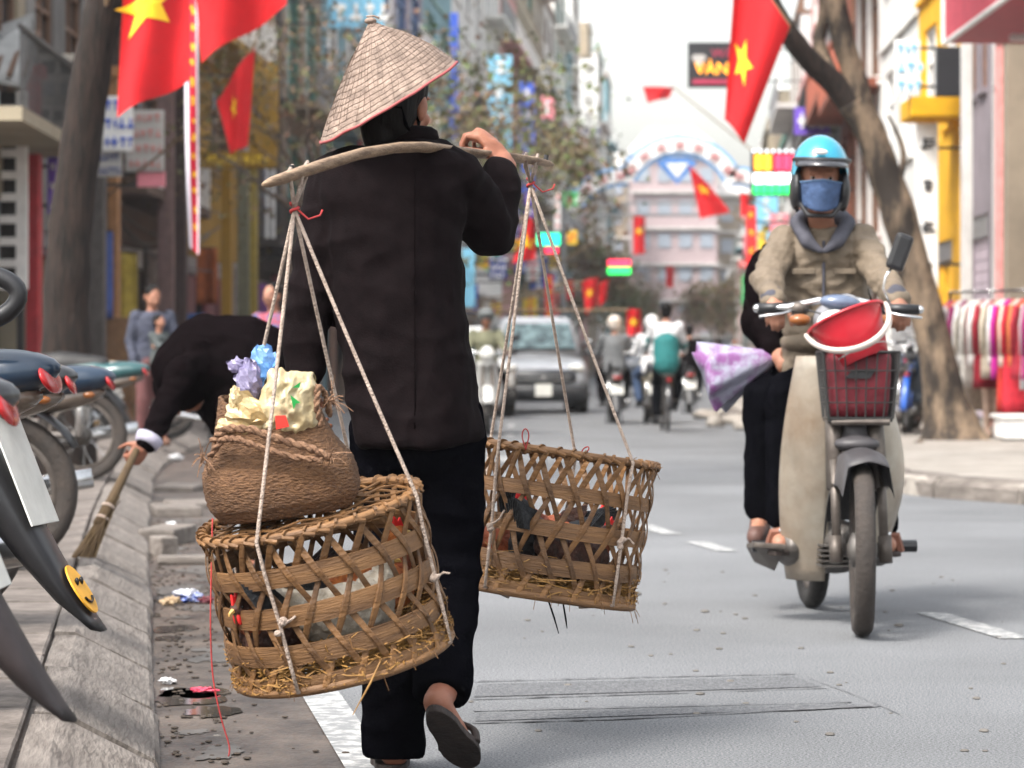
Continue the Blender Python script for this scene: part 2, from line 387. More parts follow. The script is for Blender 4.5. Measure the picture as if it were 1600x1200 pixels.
def shophouse(label, side, y0, y1, floors, wall, trim, seed=1, group=None, shop=None, open_=.75, leaf=woodm, depth=7, parapet=.5, bays=2):
    rr = random.Random(seed)
    a, c = (V((FL(y0), y0, 0)), V((FL(y1), y1, 0))) if side == 'L' else (V((FR(y1), y1, 0)), V((FR(y0), y0, 0)))
    W = (c - a).length; rz = math.atan2(c.y - a.y, c.x - a.x)
    t = thing('shophouse', label, 'building', (0, 0, 0), group)
    wb = MB(); z = 0; tk = .22; H = sum(f[0] for f in floors)
    for fi, (h, kind) in enumerate(floors):
        zt = z + h
        if kind == 'shop':
            x0, x1 = W * (1 - open_) / 2, W * (1 + open_) / 2; top = z + h - .75; bot = z
            ops = [(x0, x1)]
        elif kind == 'blank': ops = []; bot = top = z
        else:
            nw = bays; ww = (W - .4) / nw * (.62 if kind == 'win' else .7); bot = z + (.95 if kind == 'win' else .12); top = z + h - .55
            ops = [(.2 + (W - .4) * (i + .5) / nw - ww/2, .2 + (W - .4) * (i + .5) / nw + ww/2) for i in range(nw)]
        if ops:
            if bot > z: wb.span((0, 0, z), (W, tk, bot))
            wb.span((0, 0, top), (W, tk, zt)); xs = [0] + [q for o_ in ops for q in o_] + [W]
            for i in range(0, len(xs), 2): wb.span((xs[i], 0, bot), (xs[i+1], tk, top))
        else: wb.span((0, 0, z), (W, tk, zt))
        if kind == 'shop':
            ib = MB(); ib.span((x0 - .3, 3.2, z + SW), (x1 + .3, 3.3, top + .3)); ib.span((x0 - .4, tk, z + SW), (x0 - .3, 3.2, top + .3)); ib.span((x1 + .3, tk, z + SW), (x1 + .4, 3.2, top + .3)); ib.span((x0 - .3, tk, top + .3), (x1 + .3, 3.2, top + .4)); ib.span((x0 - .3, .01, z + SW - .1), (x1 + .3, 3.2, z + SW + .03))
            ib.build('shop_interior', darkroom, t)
            sb = MB(); sb.span((x0, .03, top - .3), (x1, tk - .02, top)); sb.build('shutter_box', metalg, t)
            if shop == 'shut':
                nsl = 16; hh = (top - .3 - z - SW) / nsl
                for i in range(nsl):
                    q = MB(); q.span((x0, .09, z + SW + i * hh + .012), (x1, .12, z + SW + (i+1) * hh)); q.build('shutter_slat', leaf, t)
            else:
                nl = rr.choice([2, 2, 3]); lw = (x1 - x0) / (nl * 2.4)
                for i in range(nl):
                    for sgn in (0, 1):
                        if rr.random() < .8:
                            q = MB(); xx = x0 + i * lw if sgn == 0 else x1 - (i + 1) * lw; yy = .06 + .03 * (i % 2)
                            q.span((xx + .01, yy, z + SW + .03), (xx + lw - .01, yy + .05, top - .32))
                            for kz in (.25, .75): q.span((xx + .08, yy - .015, lerp(z + SW, top, kz) - .45), (xx + lw - .08, yy, lerp(z + SW, top, kz) + .25))
                            q.build('door_leaf', leaf, t)
        else:
            for (q0, q1) in ops:
                fb = MB(); fw = .06
                fb.span((q0, .05, bot), (q0 + fw, .12, top)); fb.span((q1 - fw, .05, bot), (q1, .12, top)); fb.span((q0 + fw, .05, top - fw), (q1 - fw, .12, top)); fb.span((q0 + fw, .05, bot), (q1 - fw, .12, bot + fw))
                fb.span(((q0 + q1)/2 - .025, .055, bot + fw), ((q0 + q1)/2 + .025, .115, top - fw)); fb.span((q0 + fw, .058, lerp(bot, top, .68)), (q1 - fw, .11, lerp(bot, top, .68) + .05))
                w = fb.build('window', trim, t); pb = MB(); pb.span((q0 + .02, .13, bot + .02), (q1 - .02, .15, top - .02)); pb.build('pane', glass, w)
                sb = MB(); sb.span((q0 - .08, -.07, bot - .08), (q1 + .08, .04, bot - .002)); sb.build('sill', wall, w)
            if kind in ('balc', 'rbalc'):
                bd = .8; bb = MB(); bb.span((.1, -bd, z - .12), (W - .1, -.002, z + .03)); bk = bb.build('balcony', PL['rust'] if kind == 'rbalc' else wall, t)
                rb = MB()
                if kind == 'rbalc':                          # solid tiled balustrade
                    for k in range(int(W / .4)):
                        rb.span((.12 + k * .4, -bd, z + .03), (.12 + k * .4 + .37, -bd + .07, z + .8))
                    rb.span((.1, -bd - .03, z + .8), (W - .1, -bd + .1, z + .88))
                    rb.build('balustrade', PL['brick'], bk)
                else:
                    rb.span((.1, -bd, z + .85), (W - .1, -bd + .05, z + .9))
                    for k in range(int(W / .14)): rb.span((.12 + k * .14, -bd + .015, z + .03), (.135 + k * .14, -bd + .03, z + .85))
                    rb.build('railing', rr.choice([metalg, blackm, whitem]), bk)
        if fi < len(floors) - 1 and kind != 'shop':
            cb = MB(); cb.span((-.01, -.07, zt - .1), (W + .01, -.003, zt - .02)); cb.build('string_course', trim if rr.random() < .4 else wall, t)
        z = zt
    wb.span((0, tk, 0), (tk, depth, H)); wb.span((W - tk, tk, 0), (W, depth, H)); wb.span((tk, depth - tk, 0), (W - tk, depth, H)); wb.span((tk, tk, H - .2), (W - tk, depth - tk, H))
    wb.build('wall', wall, t)
    rb = MB(); rb.span((-.05, -.15, H), (W + .05, depth, H + .12)); rb.span((0, -.05, H + .12), (W, .12, H + .12 + parapet)); rb.build('parapet', trim if rr.random() < .5 else wall, t)
    place(t, a, rz); ORG[t.name] = a
    return t, W
TR = [whitem, woodm, mat('green_paint', (.08, .22, .17), .5), mat('blue_paint', (.08, .16, .35), .5), mat('brown_paint', (.2, .1, .06), .5)]
F3 = [(3.3, 'shop'), (3.1, 'win'), (3.1, 'win')]
shophouse('weathered cream house behind the white pierced screen and electricity meters', 'L', 30.2, 35.9, [(3.6, 'shop'), (3.1, 'balc'), (3.1, 'win')], PL['cream'], TR[1], 1)
shophouse('grey house with a red painted pillar behind the large tree', 'L', 36, 41.4, [(3.4, 'shop'), (3.2, 'win'), (3.2, 'win')], PL['grey'], TR[1], 2)
shophouse('brown timber fronted house with a black doorway behind the sweeping woman', 'L', 41.5, 49.4, [(3.5, 'shop'), (3.2, 'balc'), (3, 'win')], PL['brown'], TR[1], 3, open_=.66, leaf=mat('doorway_shade', (.03, .018, .014), .6))  # near-black door leaves: the shade of an open doorway put into their colour
shophouse('golden yellow house behind the long red banner', 'L', 49.5, 57.9, [(3.6, 'shop'), (3.2, 'win'), (3.2, 'balc')], PL['gold'], TR[4], 4, leaf=mat('maroon_door', (.16, .035, .04), .5))
shophouse('dark house with maroon doors next to the golden yellow one', 'L', 58, 63.9, [(3.4, 'shop'), (3.4, 'balc'), (3.2, 'win'), (3, 'win')], PL['dark'], TR[0], 5)  # darkest plaster of the row
shophouse('beige house with railed balconies behind the bare street tree', 'L', 64, 70.4, [(3.4, 'shop'), (3.3, 'balc'), (3.3, 'balc'), (3.1, 'win')], PL['beige'], TR[2], 6)
shophouse('pale blue house beyond the bare street tree', 'L', 70.5, 78.4, [(3.6, 'shop'), (3.3, 'win'), (3.3, 'balc'), (3.1, 'win')], PL['cyan'], TR[0], 7)
shophouse('white four storey house with blue windows', 'L', 78.5, 86.4, [(3.6, 'shop'), (3.3, 'balc'), (3.3, 'win'), (3.1, 'win')], PL['white'], TR[3], 8)
shophouse('lilac shop house with blue joinery', 'L', 86.5, 95.4, [(3.6, 'shop'), (3.3, 'win'), (3.3, 'win'), (3.1, 'balc')], PL['lilac'], TR[3], 9)
shophouse('turquoise tall house left of the street arch', 'L', 95.5, 106.4, [(3.6, 'shop'), (3.4, 'balc'), (3.3, 'balc'), (3.1, 'win'), (3, 'win')], PL['cyan'], TR[2], 10)
shophouse('tall cream house standing clear above its neighbours', 'L', 106.5, 122, [(3.6, 'shop'), (3.4, 'balc'), (3.3, 'win'), (3.3, 'balc'), (3.2, 'win'), (3, 'win')], PL['pale'], TR[0], 11, bays=3)
cs = ['white', 'pink', 'cream', 'beige', 'pale', 'white', 'cyan']
y = 122.5; k = 0
while y < 290:
    w = 9 + (k % 3) * 3
    shophouse('hazy %s shophouse with %d window bays far down the left row of the street' % (cs[k % 7], 2 + k % 2), 'L', y, y + w - .3, F3 + [(3, 'balc'), (3.2, 'win')] * (2 + k % 2), PL[cs[k % 7]], TR[k % 3], 40 + k, group='far houses of the left row', bays=2 + k % 2); y += w; k += 1
# right row
shophouse('grey house carrying the pink box canopy', 'R', 27, 33.1, [(3.6, 'shop'), (3.2, 'win'), (3, 'win')], PL['grey'], TR[0], 20)
shophouse('pale house with a pink framed shop front beside the clothes rack', 'R', 33.2, 38.4, [(3.6, 'shop'), (3.2, 'win'), (3, 'win')], PL['pale'], TR[0], 21, open_=.7)
shophouse('mauve house with a closed roller shutter behind the clothes rack', 'R', 38.5, 40.9, [(3.7, 'shop'), (3.2, 'win'), (3, 'win')], PL['mauve'], TR[4], 22, shop='shut', leaf=shutm['mauve'], open_=.8)
shophouse('bright yellow shop house behind the leaning tree', 'R', 41, 46.2, [(3.5, 'shop'), (3.2, 'win'), (3, 'win')], PL['yellow'], TR[0], 23, open_=.5, leaf=mat('yellow_door', (.78, .4, .02), .6))
shophouse('white house with a grey shutter beside the yellow shop', 'R', 46.3, 52.4, [(3.4, 'shop'), (3.2, 'win'), (3.2, 'win')], PL['white'], TR[0], 24, shop='shut', leaf=shutm['grey'])
shophouse('house with red tiled balconies behind the helmeted rider', 'R', 52.5, 59.4, [(3.2, 'win'), (2.9, 'rbalc'), (2.9, 'rbalc'), (2.9, 'rbalc')], PL['white'], TR[4], 25)
shophouse('rusty red house carrying the lit coloured sign', 'R', 59.5, 66.4, [(3.4, 'shop'), (3.1, 'rbalc'), (3, 'rbalc'), (3, 'win')], PL['rust'], TR[1], 26)
shophouse('grey house with black railings beyond the rusty red one', 'R', 66.5, 75.4, [(3.4, 'shop'), (3.2, 'balc'), (3, 'balc'), (3, 'win')], PL['grey'], TR[0], 27)
shophouse('pink house beyond the black hanging board', 'R', 75.5, 86.4, [(3.4, 'shop'), (3.2, 'balc'), (3, 'win'), (3, 'win')], PL['pink'], TR[0], 28)
y = 86.5; k = 0
while y < 290:
    w = 9 + (k % 3) * 3
    shophouse('hazy %s shophouse with %d window bays far down the right row of the street' % (cs[(k * 3 + 1) % 7], 2 + k % 2), 'R', y, y + w - .3, F3 + ([(3, 'balc')] if k % 2 else []), PL[cs[(k * 3 + 1) % 7]], TR[k % 3], 70 + k, group='far houses of the right row', bays=2 + k % 2); y += w; k += 1
# block that closes the street at its far bend
def far_block(label, x, y, w, h, m, roof, nf, nb):
    t = thing('far_building', label, 'building', (x, y, 0)); b = MB(); b.span((x - w/2, y, 0), (x + w/2, y + 12, h)); b.build('wall', m, t)
    for i in range(nf):
        for j in range(nb):
            q = MB(); wx = x - w/2 + w * (j + .5) / nb; wz = 1.5 + (h - 2) * (i + .3) / nf
            q.span((wx - w/nb*.3, y - .12, wz), (wx + w/nb*.3, y - .002, wz + 1.5)); q.build('window', mat('hazed_pane', (.3, .34, .4), .5), t)  # panes paled to grey-blue, distance haze put into their colour
        q = MB(); q.span((x - w/2 - .3, y - .5, h * (i + 1) / nf - .35), (x + w/2 + .3, y - .01, h * (i + 1) / nf - .1)); q.build('ledge', roof, t)
    q = MB(); q.prism([(x - w/2 - .6, y - .8, h + .003), (x + w/2 + .6, y - .8, h + .003), (x + w/2 - 2, y + 6, h + 3), (x - w/2 + 2, y + 6, h + 3)], (0, .3, .3)); q.build('roof', roof, t)
far_block('pink hazy block with pale ledges closing the far end of the street', 17.3, 306, 9, 23, mat('hazy_pink', (.42, .33, .34), .9), PL['pale'], 6, 4)
far_block('white hazy block beside the pink one at the far end of the street', 26.5, 312, 8.6, 19, PL['beige'], PL['pale'], 5, 4)
far_block('cream hazy block left of the pink one at the far end of the street', 8, 314, 9, 22, PL['beige'], PL['pale'], 6, 4)

# ------------------------------------------------------------------ signs and things fixed to the fronts
def colr(nm, c, rough=.5, **k): return mat('sign_' + nm, c, rough, scale=3, var=.1, **k)
SG = {k: colr(k, c) for k, c in dict(red=(.7, .03, .03), blue=(.04, .1, .5), white=(.78, .78, .76), cyan=(.2, .5, .7), green=(.05, .4, .12), yellow=(.8, .55, .04), pink=(.75, .25, .3), black=(.015, .015, .018), purple=(.16, .08, .5), navy=(.03, .05, .2), grey=(.4, .39, .37), orange=(.8, .25, .03)).items()}
def led(nm, c, s=1.3): return mat('lit_' + nm, [x * .5 for x in c], .6, emit=c, estr=s, var=.05)
LED = dict(green=led('green', (.02, .9, .12)), red=led('red', (.95, .03, .08)), orange=led('orange', (1, .35, .02)), white=led('white', (.9, .95, 1)), teal=led('teal', (.02, .85, .4)))
def sign(label, x0, y0, x1, y1, d, face, marks=None, rows=0, side=None, thick=.14, name='shop_sign', group=None, seed=0, vertical=False, cat='sign', inset=None):
    """box sign facing down the street; pixel corners at distance d; side: bracket to that facade"""
    a, c = P(x0, y0, d), P(x1, y1, d); t = thing(name, label, cat, ((a.x + c.x)/2, d, c.z), group); rr = random.Random(seed)
    b = MB(); b.span((a.x, d, a.z), (c.x, d + thick, c.z)); b.build('panel', face, t, bevel=.012)
    if inset is not None:
        w, h = c.x - a.x, a.z - c.z; b = MB(); b.span((a.x + w*.08, d - .008, a.z - h*.04), (c.x - w*.08, d + .01, c.z + h*.04)); b.build('inset', inset, t)
    if marks:
        w, h = c.x - a.x, a.z - c.z
        b = MB()
        for i in range(rows):
            if vertical:
                zz = a.z - h * (i + .5) / rows; s_ = min(w * .55, h / rows * .7); cx_ = (a.x + c.x)/2
                for k in range(3): b.box((cx_ + rr.uniform(-.2, .2) * s_, d - .012, zz + (k - 1) * s_ * .33), (s_ * rr.uniform(.5, 1), .02, s_ * .17))
                b.box((cx_ + rr.uniform(-.25, .25) * s_, d - .013, zz), (s_ * .18, .02, s_))
            else:
                zz = a.z - h * (i + .5) / rows; hh = h / rows * .55; x = a.x + w * .1
                while x < c.x - w * .12:
                    ww = hh * rr.uniform(.35, .75); b.box((x + ww/2, d - .012, zz), (ww * .3, .02, hh)); b.box((x + ww/2, d - .013, zz + rr.choice([-.3, 0, .3]) * hh), (ww, .02, hh * .28)); x += ww * 1.35
        tag(b.build('lettering', marks, t), kind='stuff')
    if side:
        fx = FL(d) - .02 if side == 'L' else FR(d) + .02
        b = MB()
        for zz in (lerp(a.z, c.z, .15), lerp(a.z, c.z, .85)):
            b.beam((c.x - .03 if side == 'R' else a.x + .03, d + thick/2, zz), (fx, d + thick/2, zz), .04, .04)
        b.build('bracket', blackm, t)
    return t
# left front, near
def screen_panel():
    d = 34.0; x1 = P(42, 0, d).x; t = thing('pierced_screen', 'white screen panel pierced with dark square holes by the left house', 'screen', (x1 - .7, d, 1.8))
    z0, z1 = P(0, 452, d).z, P(0, 142, d).z; xs = [x1 - 1.5]; b = MB(); rows = 9; hw = .17
    for r in range(rows):
        za, zb = lerp(z0, z1, r / rows), lerp(z0, z1, (r + 1) / rows)
        b.span((x1 - 1.5, d, za), (x1, d + .1, lerp(za, zb, .36)))
        zz = lerp(za, zb, .36); cuts = [x1 - 1.5, x1 - 1.25, x1 - 1.0, x1 - .75, x1 - .55, x1 - .34, x1 - .13, x1]
        for i in range(0, len(cuts), 2): b.span((cuts[i], d, zz), (cuts[i+1], d + .1, zb))
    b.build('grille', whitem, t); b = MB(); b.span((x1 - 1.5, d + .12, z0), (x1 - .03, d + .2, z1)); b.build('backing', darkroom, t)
    b = MB()
    for xx in (x1 - 1.4, x1 - .1): b.span((xx - .04, d + .11, SW - .02), (xx + .04, d + .19, z0 + .1))
    b.build('post', blackm, t); 
screen_panel()
def slant_awning():
    d = 33.6; t = thing('plastic_awning', 'slanted white corrugated awning above the pierced screen', 'awning', P(10, 120, d)); b = MB()
    p = [P(-70, 70, d + .9), P(52, 25, d + .9), P(58, 85, d - .3), P(40, 138, d - .5), P(-70, 118, d - .5)]
    b.prism(p, (0, .0, .04)); b.build('sheet', mat('awning_sheet', (.4, .4, .39), .5, scale=3), t)
    for k in range(3):
        q0, q1 = P(-10 + k * 24, 118, d - .52), P(20 + k * 20, 50, d + .85); b = MB(); b.beam(q0, q1, .05, .05); b.build('rib', woodm, t)
    b = MB(); b.beam(P(52, 60, d + .8), (FL(d) - .1, d + .8, P(0, 60, d).z), .05, .05); b.build('bracket', blackm, t)
slant_awning()
def pillar(label, x0, x1, ytop, d, m, name='pillar'):
    a, c = P(x0, ytop, d), P(x1, ytop, d); t = thing(name, label, 'pillar', ((a.x + c.x)/2, d, SW - .02)); b = MB(); b.span((a.x, d, SW - .03), (c.x, d + .3, a.z)); b.build('shaft', m, t, bevel=.015)
    b = MB(); b.span((a.x - .05, d - .05, SW - .03), (c.x + .05, d + .35, SW + .3)); b.build('base', m, t); b = MB(); b.span((a.x - .05, d - .05, a.z), (c.x + .05, d + .35, a.z + .15)); b.build('capital', m, t)
pillar('red painted pillar beside the white pierced screen', 40, 60, 120, 35.2, mat('red_pillar', (.45, .03, .04), .6))
pillar('grey concrete pillar right of the large tree trunk', 137, 162, -20, 38.6, mat('dark_grey_pillar', (.1, .09, .085), .8))  # plain dark grey
pillar('slim tan pillar beside the black doorway', 168, 184, 120, 40.4, mat('tan_pillar', (.34, .17, .07), .7))
pillar('pinkish timber post beside the long red banner', 246, 270, -20, 43.5, mat('pink_timber', (.15, .095, .09), .8))
pillar('dark timber post behind the long red banner', 272, 290, -20, 44.2, mat('dark_timber', (.05, .03, .028), .8))
pillar('bright yellow ochre post in front of the golden house', 345, 361, 255, 48.5, PL['gold'])
pillar('grey green pillar in front of the dark house', 371, 388, 262, 51, mat('grey_green', (.12, .12, .08), .8))
pillar('olive yellow narrow post in front of the dark house', 389, 401, 262, 52, mat('olive_post', (.26, .2, .035), .7))
def meter_box(label, x0, y0, x1, y1, d, big):
    a, c = P(x0, y0, d), P(x1, y1, d); t = thing('meter_box', label, 'meter box', ((a.x + c.x)/2, d, c.z), 'electricity boxes on the left houses'); b = MB(); b.span((a.x, d, a.z), (c.x, d + .3, c.z)); b.build('case', mat('box_grey', (.5, .47, .41), .6, var=.2), t, bevel=.01)
    w, h = c.x - a.x, a.z - c.z
    for i in range(big):
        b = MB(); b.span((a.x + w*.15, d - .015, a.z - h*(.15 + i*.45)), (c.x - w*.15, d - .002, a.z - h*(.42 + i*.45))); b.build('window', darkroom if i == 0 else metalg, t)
    b = MB(); b.beam((a.x + w/2, d + .15, lerp(a.z, c.z, .5)), (FL(d) - .05, d + .15, lerp(a.z, c.z, .5)), .06, .06); b.build('bracket', blackm, t)
meter_box('tall grey meter box with two dials between screen and tree', 60, 84, 90, 160, 36.2, 2)
meter_box('narrow meter box with one dial beside the tree trunk', 92, 84, 118, 160, 36.2, 2)
meter_box('square box with a dark square window under the meters', 57, 164, 80, 210, 36.0, 1)
meter_box('slim white box under the narrow meter', 82, 164, 100, 222, 36.0, 2)
sign('purple three tier hanging sign left of the large tree', 74, 246, 91, 334, 35.6, SG['purple'], SG['white'], 3, 'L', vertical=True, seed=4)
sign('blue and white printed board hanging right of the large tree', 160, 150, 207, 236, 37.6, SG['white'], SG['blue'], 3, 'L', seed=5, thick=.05)
sign('faded grey board with a red lower edge above the black doorway', 196, 172, 256, 268, 39, SG['grey'], mat('faded_pink', (.5, .22, .2), .7), 4, 'L', seed=6, thick=.06)
sign('red strip board under the faded grey one', 214, 268, 258, 292, 39.05, SG['pink'], None, 0, 'L', thick=.06)
sign('cream board under the blue printed one', 152, 236, 190, 276, 37.7, SG['grey'], SG['navy'], 2, 'L', seed=7, thick=.06)
sign('golden fascia board over the doors behind the small flag', 312, 236, 432, 262, 47.5, PL['gold'], SG['yellow'], 1, 'L', seed=8, thick=.25)
sign('tall golden panel standing above the golden fascia', 388, 96, 434, 236, 47.6, PL['gold'], None, 0, 'L', thick=.2)
# left row, farther: many small signs
left_signs = [('light blue box sign above the conical hat', 512, -6, 600, 44, 62, 'cyan', 'white', 1, False), ('tall slim blue pole sign right of the conical hat', 703, 20, 716, 216, 74, 'blue', None, 0, True), ('bright blue vertical sign behind the tree twigs', 812, 128, 836, 300, 88, 'blue', 'white', 5, True),
  ('pale turquoise vertical sign behind the carrying hand', 762, 86, 800, 238, 84, 'cyan', 'white', 4, True), ('tall white vertical sign below the cream house', 905, 92, 934, 196, 118, 'white', 'grey', 4, True), ('small white box sign under the tall white one', 908, 196, 938, 214, 119, 'white', 'navy', 1, False),
  ('pink small sign over the pavement beside the blue vertical one', 846, 150, 866, 186, 92, 'pink', 'white', 1, False), ('navy board above the parked car', 764, 400, 792, 436, 66, 'navy', 'white', 3, False), ('sky blue shop panel beside the woman\'s coat', 722, 388, 742, 480, 60, 'cyan', None, 0, True),
  ('pale board by the woman\'s cheek', 662, 176, 686, 224, 72, 'white', 'red', 2, False), ('purple banner sign below the blue vertical sign', 820, 300, 836, 340, 90, 'purple', 'white', 2, True), ('green shop board above the scooter rider', 880, 300, 905, 322, 96, 'green', 'white', 1, False),
  ('yellow small board under the arch', 886, 360, 902, 382, 98, 'yellow', 'red', 1, False), ('red vertical sign on the left row behind the ropes', 852, 430, 864, 500, 78, 'red', 'yellow', 4, True), ('white narrow sign above the red one behind the ropes', 866, 300, 876, 360, 94, 'white', 'red', 4, True)]
for i, (lb, a0, b0, a1, b1, d, f, m_, rw, vt) in enumerate(left_signs):
    sign(lb, a0, b0, a1, b1, d, SG[f], SG[m_] if m_ else None, rw, 'L', seed=20 + i, vertical=vt)
sign('green lit box sign over the pavement behind the ropes', 836, 364, 878, 384, 80, SG['black'], None, 0, 'L', inset=LED['teal'])
sign('red lit strip hanging under the green lit sign', 850, 386, 874, 396, 80.1, SG['black'], None, 0, 'L', inset=LED['red'])
t = sign('small lit sign of red and green bands above the scooter rider', 948, 404, 987, 432, 104, SG['black'], None, 0, 'L')
for (u0, v0, u1, v1, c) in ((950, 406, 985, 416, 'red'), (950, 418, 985, 428, 'green')):
    a, c_ = P(u0, v0, 104), P(u1, v1, 104); b = MB(); b.span((a.x, 103.98, a.z), (c_.x, 104.02, c_.z)); b.build('lit_band', LED[c], t)
rr = random.Random(12)
cols = ['red', 'blue', 'white', 'cyan', 'yellow', 'pink', 'purple', 'green', 'orange']
for k in range(26):                                        # the jumble of small shop signs along the far left row
    d = rr.uniform(64, 170); x = FL(d) + rr.uniform(.15, .35); w = rr.uniform(.35, 1.0); h = rr.uniform(.5, 1.9) if rr.random() < .7 else rr.uniform(.3, .6); z = rr.uniform(2.6, 8)
    s0 = FPX / d; px = CX + x * s0; py = HZ - (z + h - EYE) * s0; c = rr.choice(cols)
    sign('small %s shop sign sticking out from the far left row' % c, px, py, px + w * s0, py + h * s0, d, SG[c], SG['white' if c not in ('white', 'yellow') else 'red'], max(1, int(h / .35)), 'L', seed=k, vertical=h > w, group='small %s signs of the left row' % c)
for k in range(20):
    d = rr.uniform(66, 170); x = FR(d) - rr.uniform(.15, .35); w = rr.uniform(.35, 1.0); h = rr.uniform(.5, 1.9) if rr.random() < .7 else rr.uniform(.3, .6); z = rr.uniform(2.6, 7)
    s0 = FPX / d; px = CX + x * s0; py = HZ - (z + h - EYE) * s0; c = rr.choice(cols)
    sign('small %s shop sign sticking out from the far right row' % c, px - w * s0, py, px, py + h * s0, d, SG[c], SG['white' if c not in ('white', 'yellow') else 'red'], max(1, int(h / .35)), 'R', seed=k, vertical=h > w, group='small %s signs of the right row' % c)
# right row
t = sign('lit sign of orange, red, white and green letters left of the helmet', 1174, 235, 1252, 306, 60, SG['black'], None, 0, 'R', thick=.2)
def lit(t, d, x0, y0, x1, y1, m, n, nm='lit_letter'):
    for i in range(n):
        a, c = P(lerp(x0, x1, i/n) + 1, y0, d), P(lerp(x0, x1, (i+1)/n) - 1, y1, d); b = MB(); b.span((a.x, d - .03, a.z), (c.x, d + .01, c.z)); b.build(nm, m, t, bevel=.02)
lit(t, 60, 1178, 241, 1206, 266, LED['orange'], 2); lit(t, 60, 1210, 242, 1248, 266, LED['red'], 3); lit(t, 60, 1176, 271, 1248, 287, LED['white'], 4); lit(t, 60, 1176, 289, 1248, 303, LED['green'], 6)
b = MB()
for k in range(8): b.ell(P(1178 + k * 10, 236, 59.95), .03, nu=6, nv=4)
b.build('bulb_row', LED['white'], t)
# black board with the word VÀNG
t = sign('black hanging board with orange lettering beside the large flag', 1075, 66, 1142, 137, 90, SG['black'], None, 0, 'R', thick=.12)
def text(s, p, size, m, parent, name='lettering', rot=(R(90), 0, 0)):
    cu = bpy.data.curves.new('txt', 'FONT'); cu.body = s; cu.size = size; cu.extrude = .01; cu.align_x = 'CENTER'; cu.align_y = 'CENTER'
    o = bpy.data.objects.new('txt', cu); TMP.collection.objects.link(o); TMP.view_layers[0].update(); dg = TMP.view_layers[0].depsgraph
    me = bpy.data.meshes.new_from_object(o.evaluated_get(dg), depsgraph=dg); bpy.data.objects.remove(o)
    r = Matrix.Rotation(rot[2], 4, 'Z') @ Matrix.Rotation(rot[0], 4, 'X')
    me.transform(Matrix.Translation(V(p) - ORG[parent.name]) @ r); me.name = name
    return link(name, me, m, parent)
text('VÀNG', P(1122, 108, 89.96), .52, LED['orange'], t); text('WÀ', P(1128, 84, 89.96), .4, mat('dull_red', (.4, .03, .08), .5), t)
b = MB(); q = P(1092, 90, 89.97); b.prism([q + V((-.16, 0, .1)), q + V((.16, 0, .1)), q + V((.24, 0, 0)), q + V((0, 0, -.3)), q + V((-.24, 0, 0))], (0, .02, 0)); b.build('diamond_mark', SG['grey'], t)
b = MB(); q0, q1 = P(1082, 124, 89.97), P(1138, 131, 89.97); b.span((q0.x, 89.97, q0.z), (q1.x, 90.01, q1.z)); b.build('red_line', mat('dull_red', (.4, .03, .08), .5), t)
sign('long red vertical banner with gold marks left of the rider', 1166, 322, 1182, 488, 58, SG['red'], SG['yellow'], 6, 'R', vertical=True, seed=31, thick=.03, cat='banner', name='vertical_banner')
sign('white and pale blue board above the yellow shop', 1398, 62, 1438, 148, 41, SG['white'], SG['cyan'], 3, 'R', seed=33, thick=.08)
sign('white panel with dark lettering in front of the yellow shop', 1432, 192, 1466, 452, 41.4, SG['white'], SG['black'], 4, 'R', vertical=True, seed=36, thick=.06)
sign('black board over the yellow shop', 1464, 74, 1508, 150, 40.4, SG['black'], None, 0, 'R', thick=.2)
def canopy(label, x0, y0, x1, y1, d, dep, m, name='canopy'):
    a, c = P(x0, y0, d), P(x1, y1, d); t = thing(name, label, 'canopy', ((a.x + c.x)/2, d, c.z)); b = MB(); fx = FR(d) + .1
    b.span((a.x, d, c.z), (fx, d + dep, a.z)); b.build('body', m, t, bevel=.03); return t, a, c
canopy('yellow box canopy over the yellow shop door', 1424, 150, 1508, 182, 41, 1.2, PL['yellow'])
# pink canopy top right
d = 32.9; c0 = P(1476, 68, d); t = thing('pink_canopy', 'pink box canopy with white edges over the clothes rack', 'canopy', c0); b = MB()
b.span((c0.x, d - 5, c0.z), (FR(d) + .1, d, c0.z + 1.1)); b.build('body', mat('pink_board', (.5, .07, .1), .6, var=.12), t)
b = MB(); b.tube([c0 + V((0, -.02, 0)), c0 + V((0, -4.98, 0))], .035, 6); b.build('edge_trim', whitem, t); b = MB(); b.tube([c0 + V((-.01, 0, 0)), c0 + V((-.01, 0, 1.1))], .03, 6); b.build('edge_trim', whitem, t)
b = MB(); b.box(c0 + V((.75, -.9, -.03)), (.3, .2, .06)); b.build('lamp', whitem, t)
b = MB(); b.ell(c0 + V((.95, -2.6, -.1)), (.2, .2, .2)); b.build('globe_lamp', whitem, t, True)
pillar('pink and white striped door frame post behind the clothes rack', 1561, 1574, 62, 35.5, mat('pink_post', (.72, .3, .28), .6))
pillar('broad beige pillar behind the right end of the clothes rack', 1574, 1606, 58, 34.9, PL['beige'])
pillar('pale grey pillar beside the mauve shutter', 1506, 1520, 40, 37.2, PL['pale'])
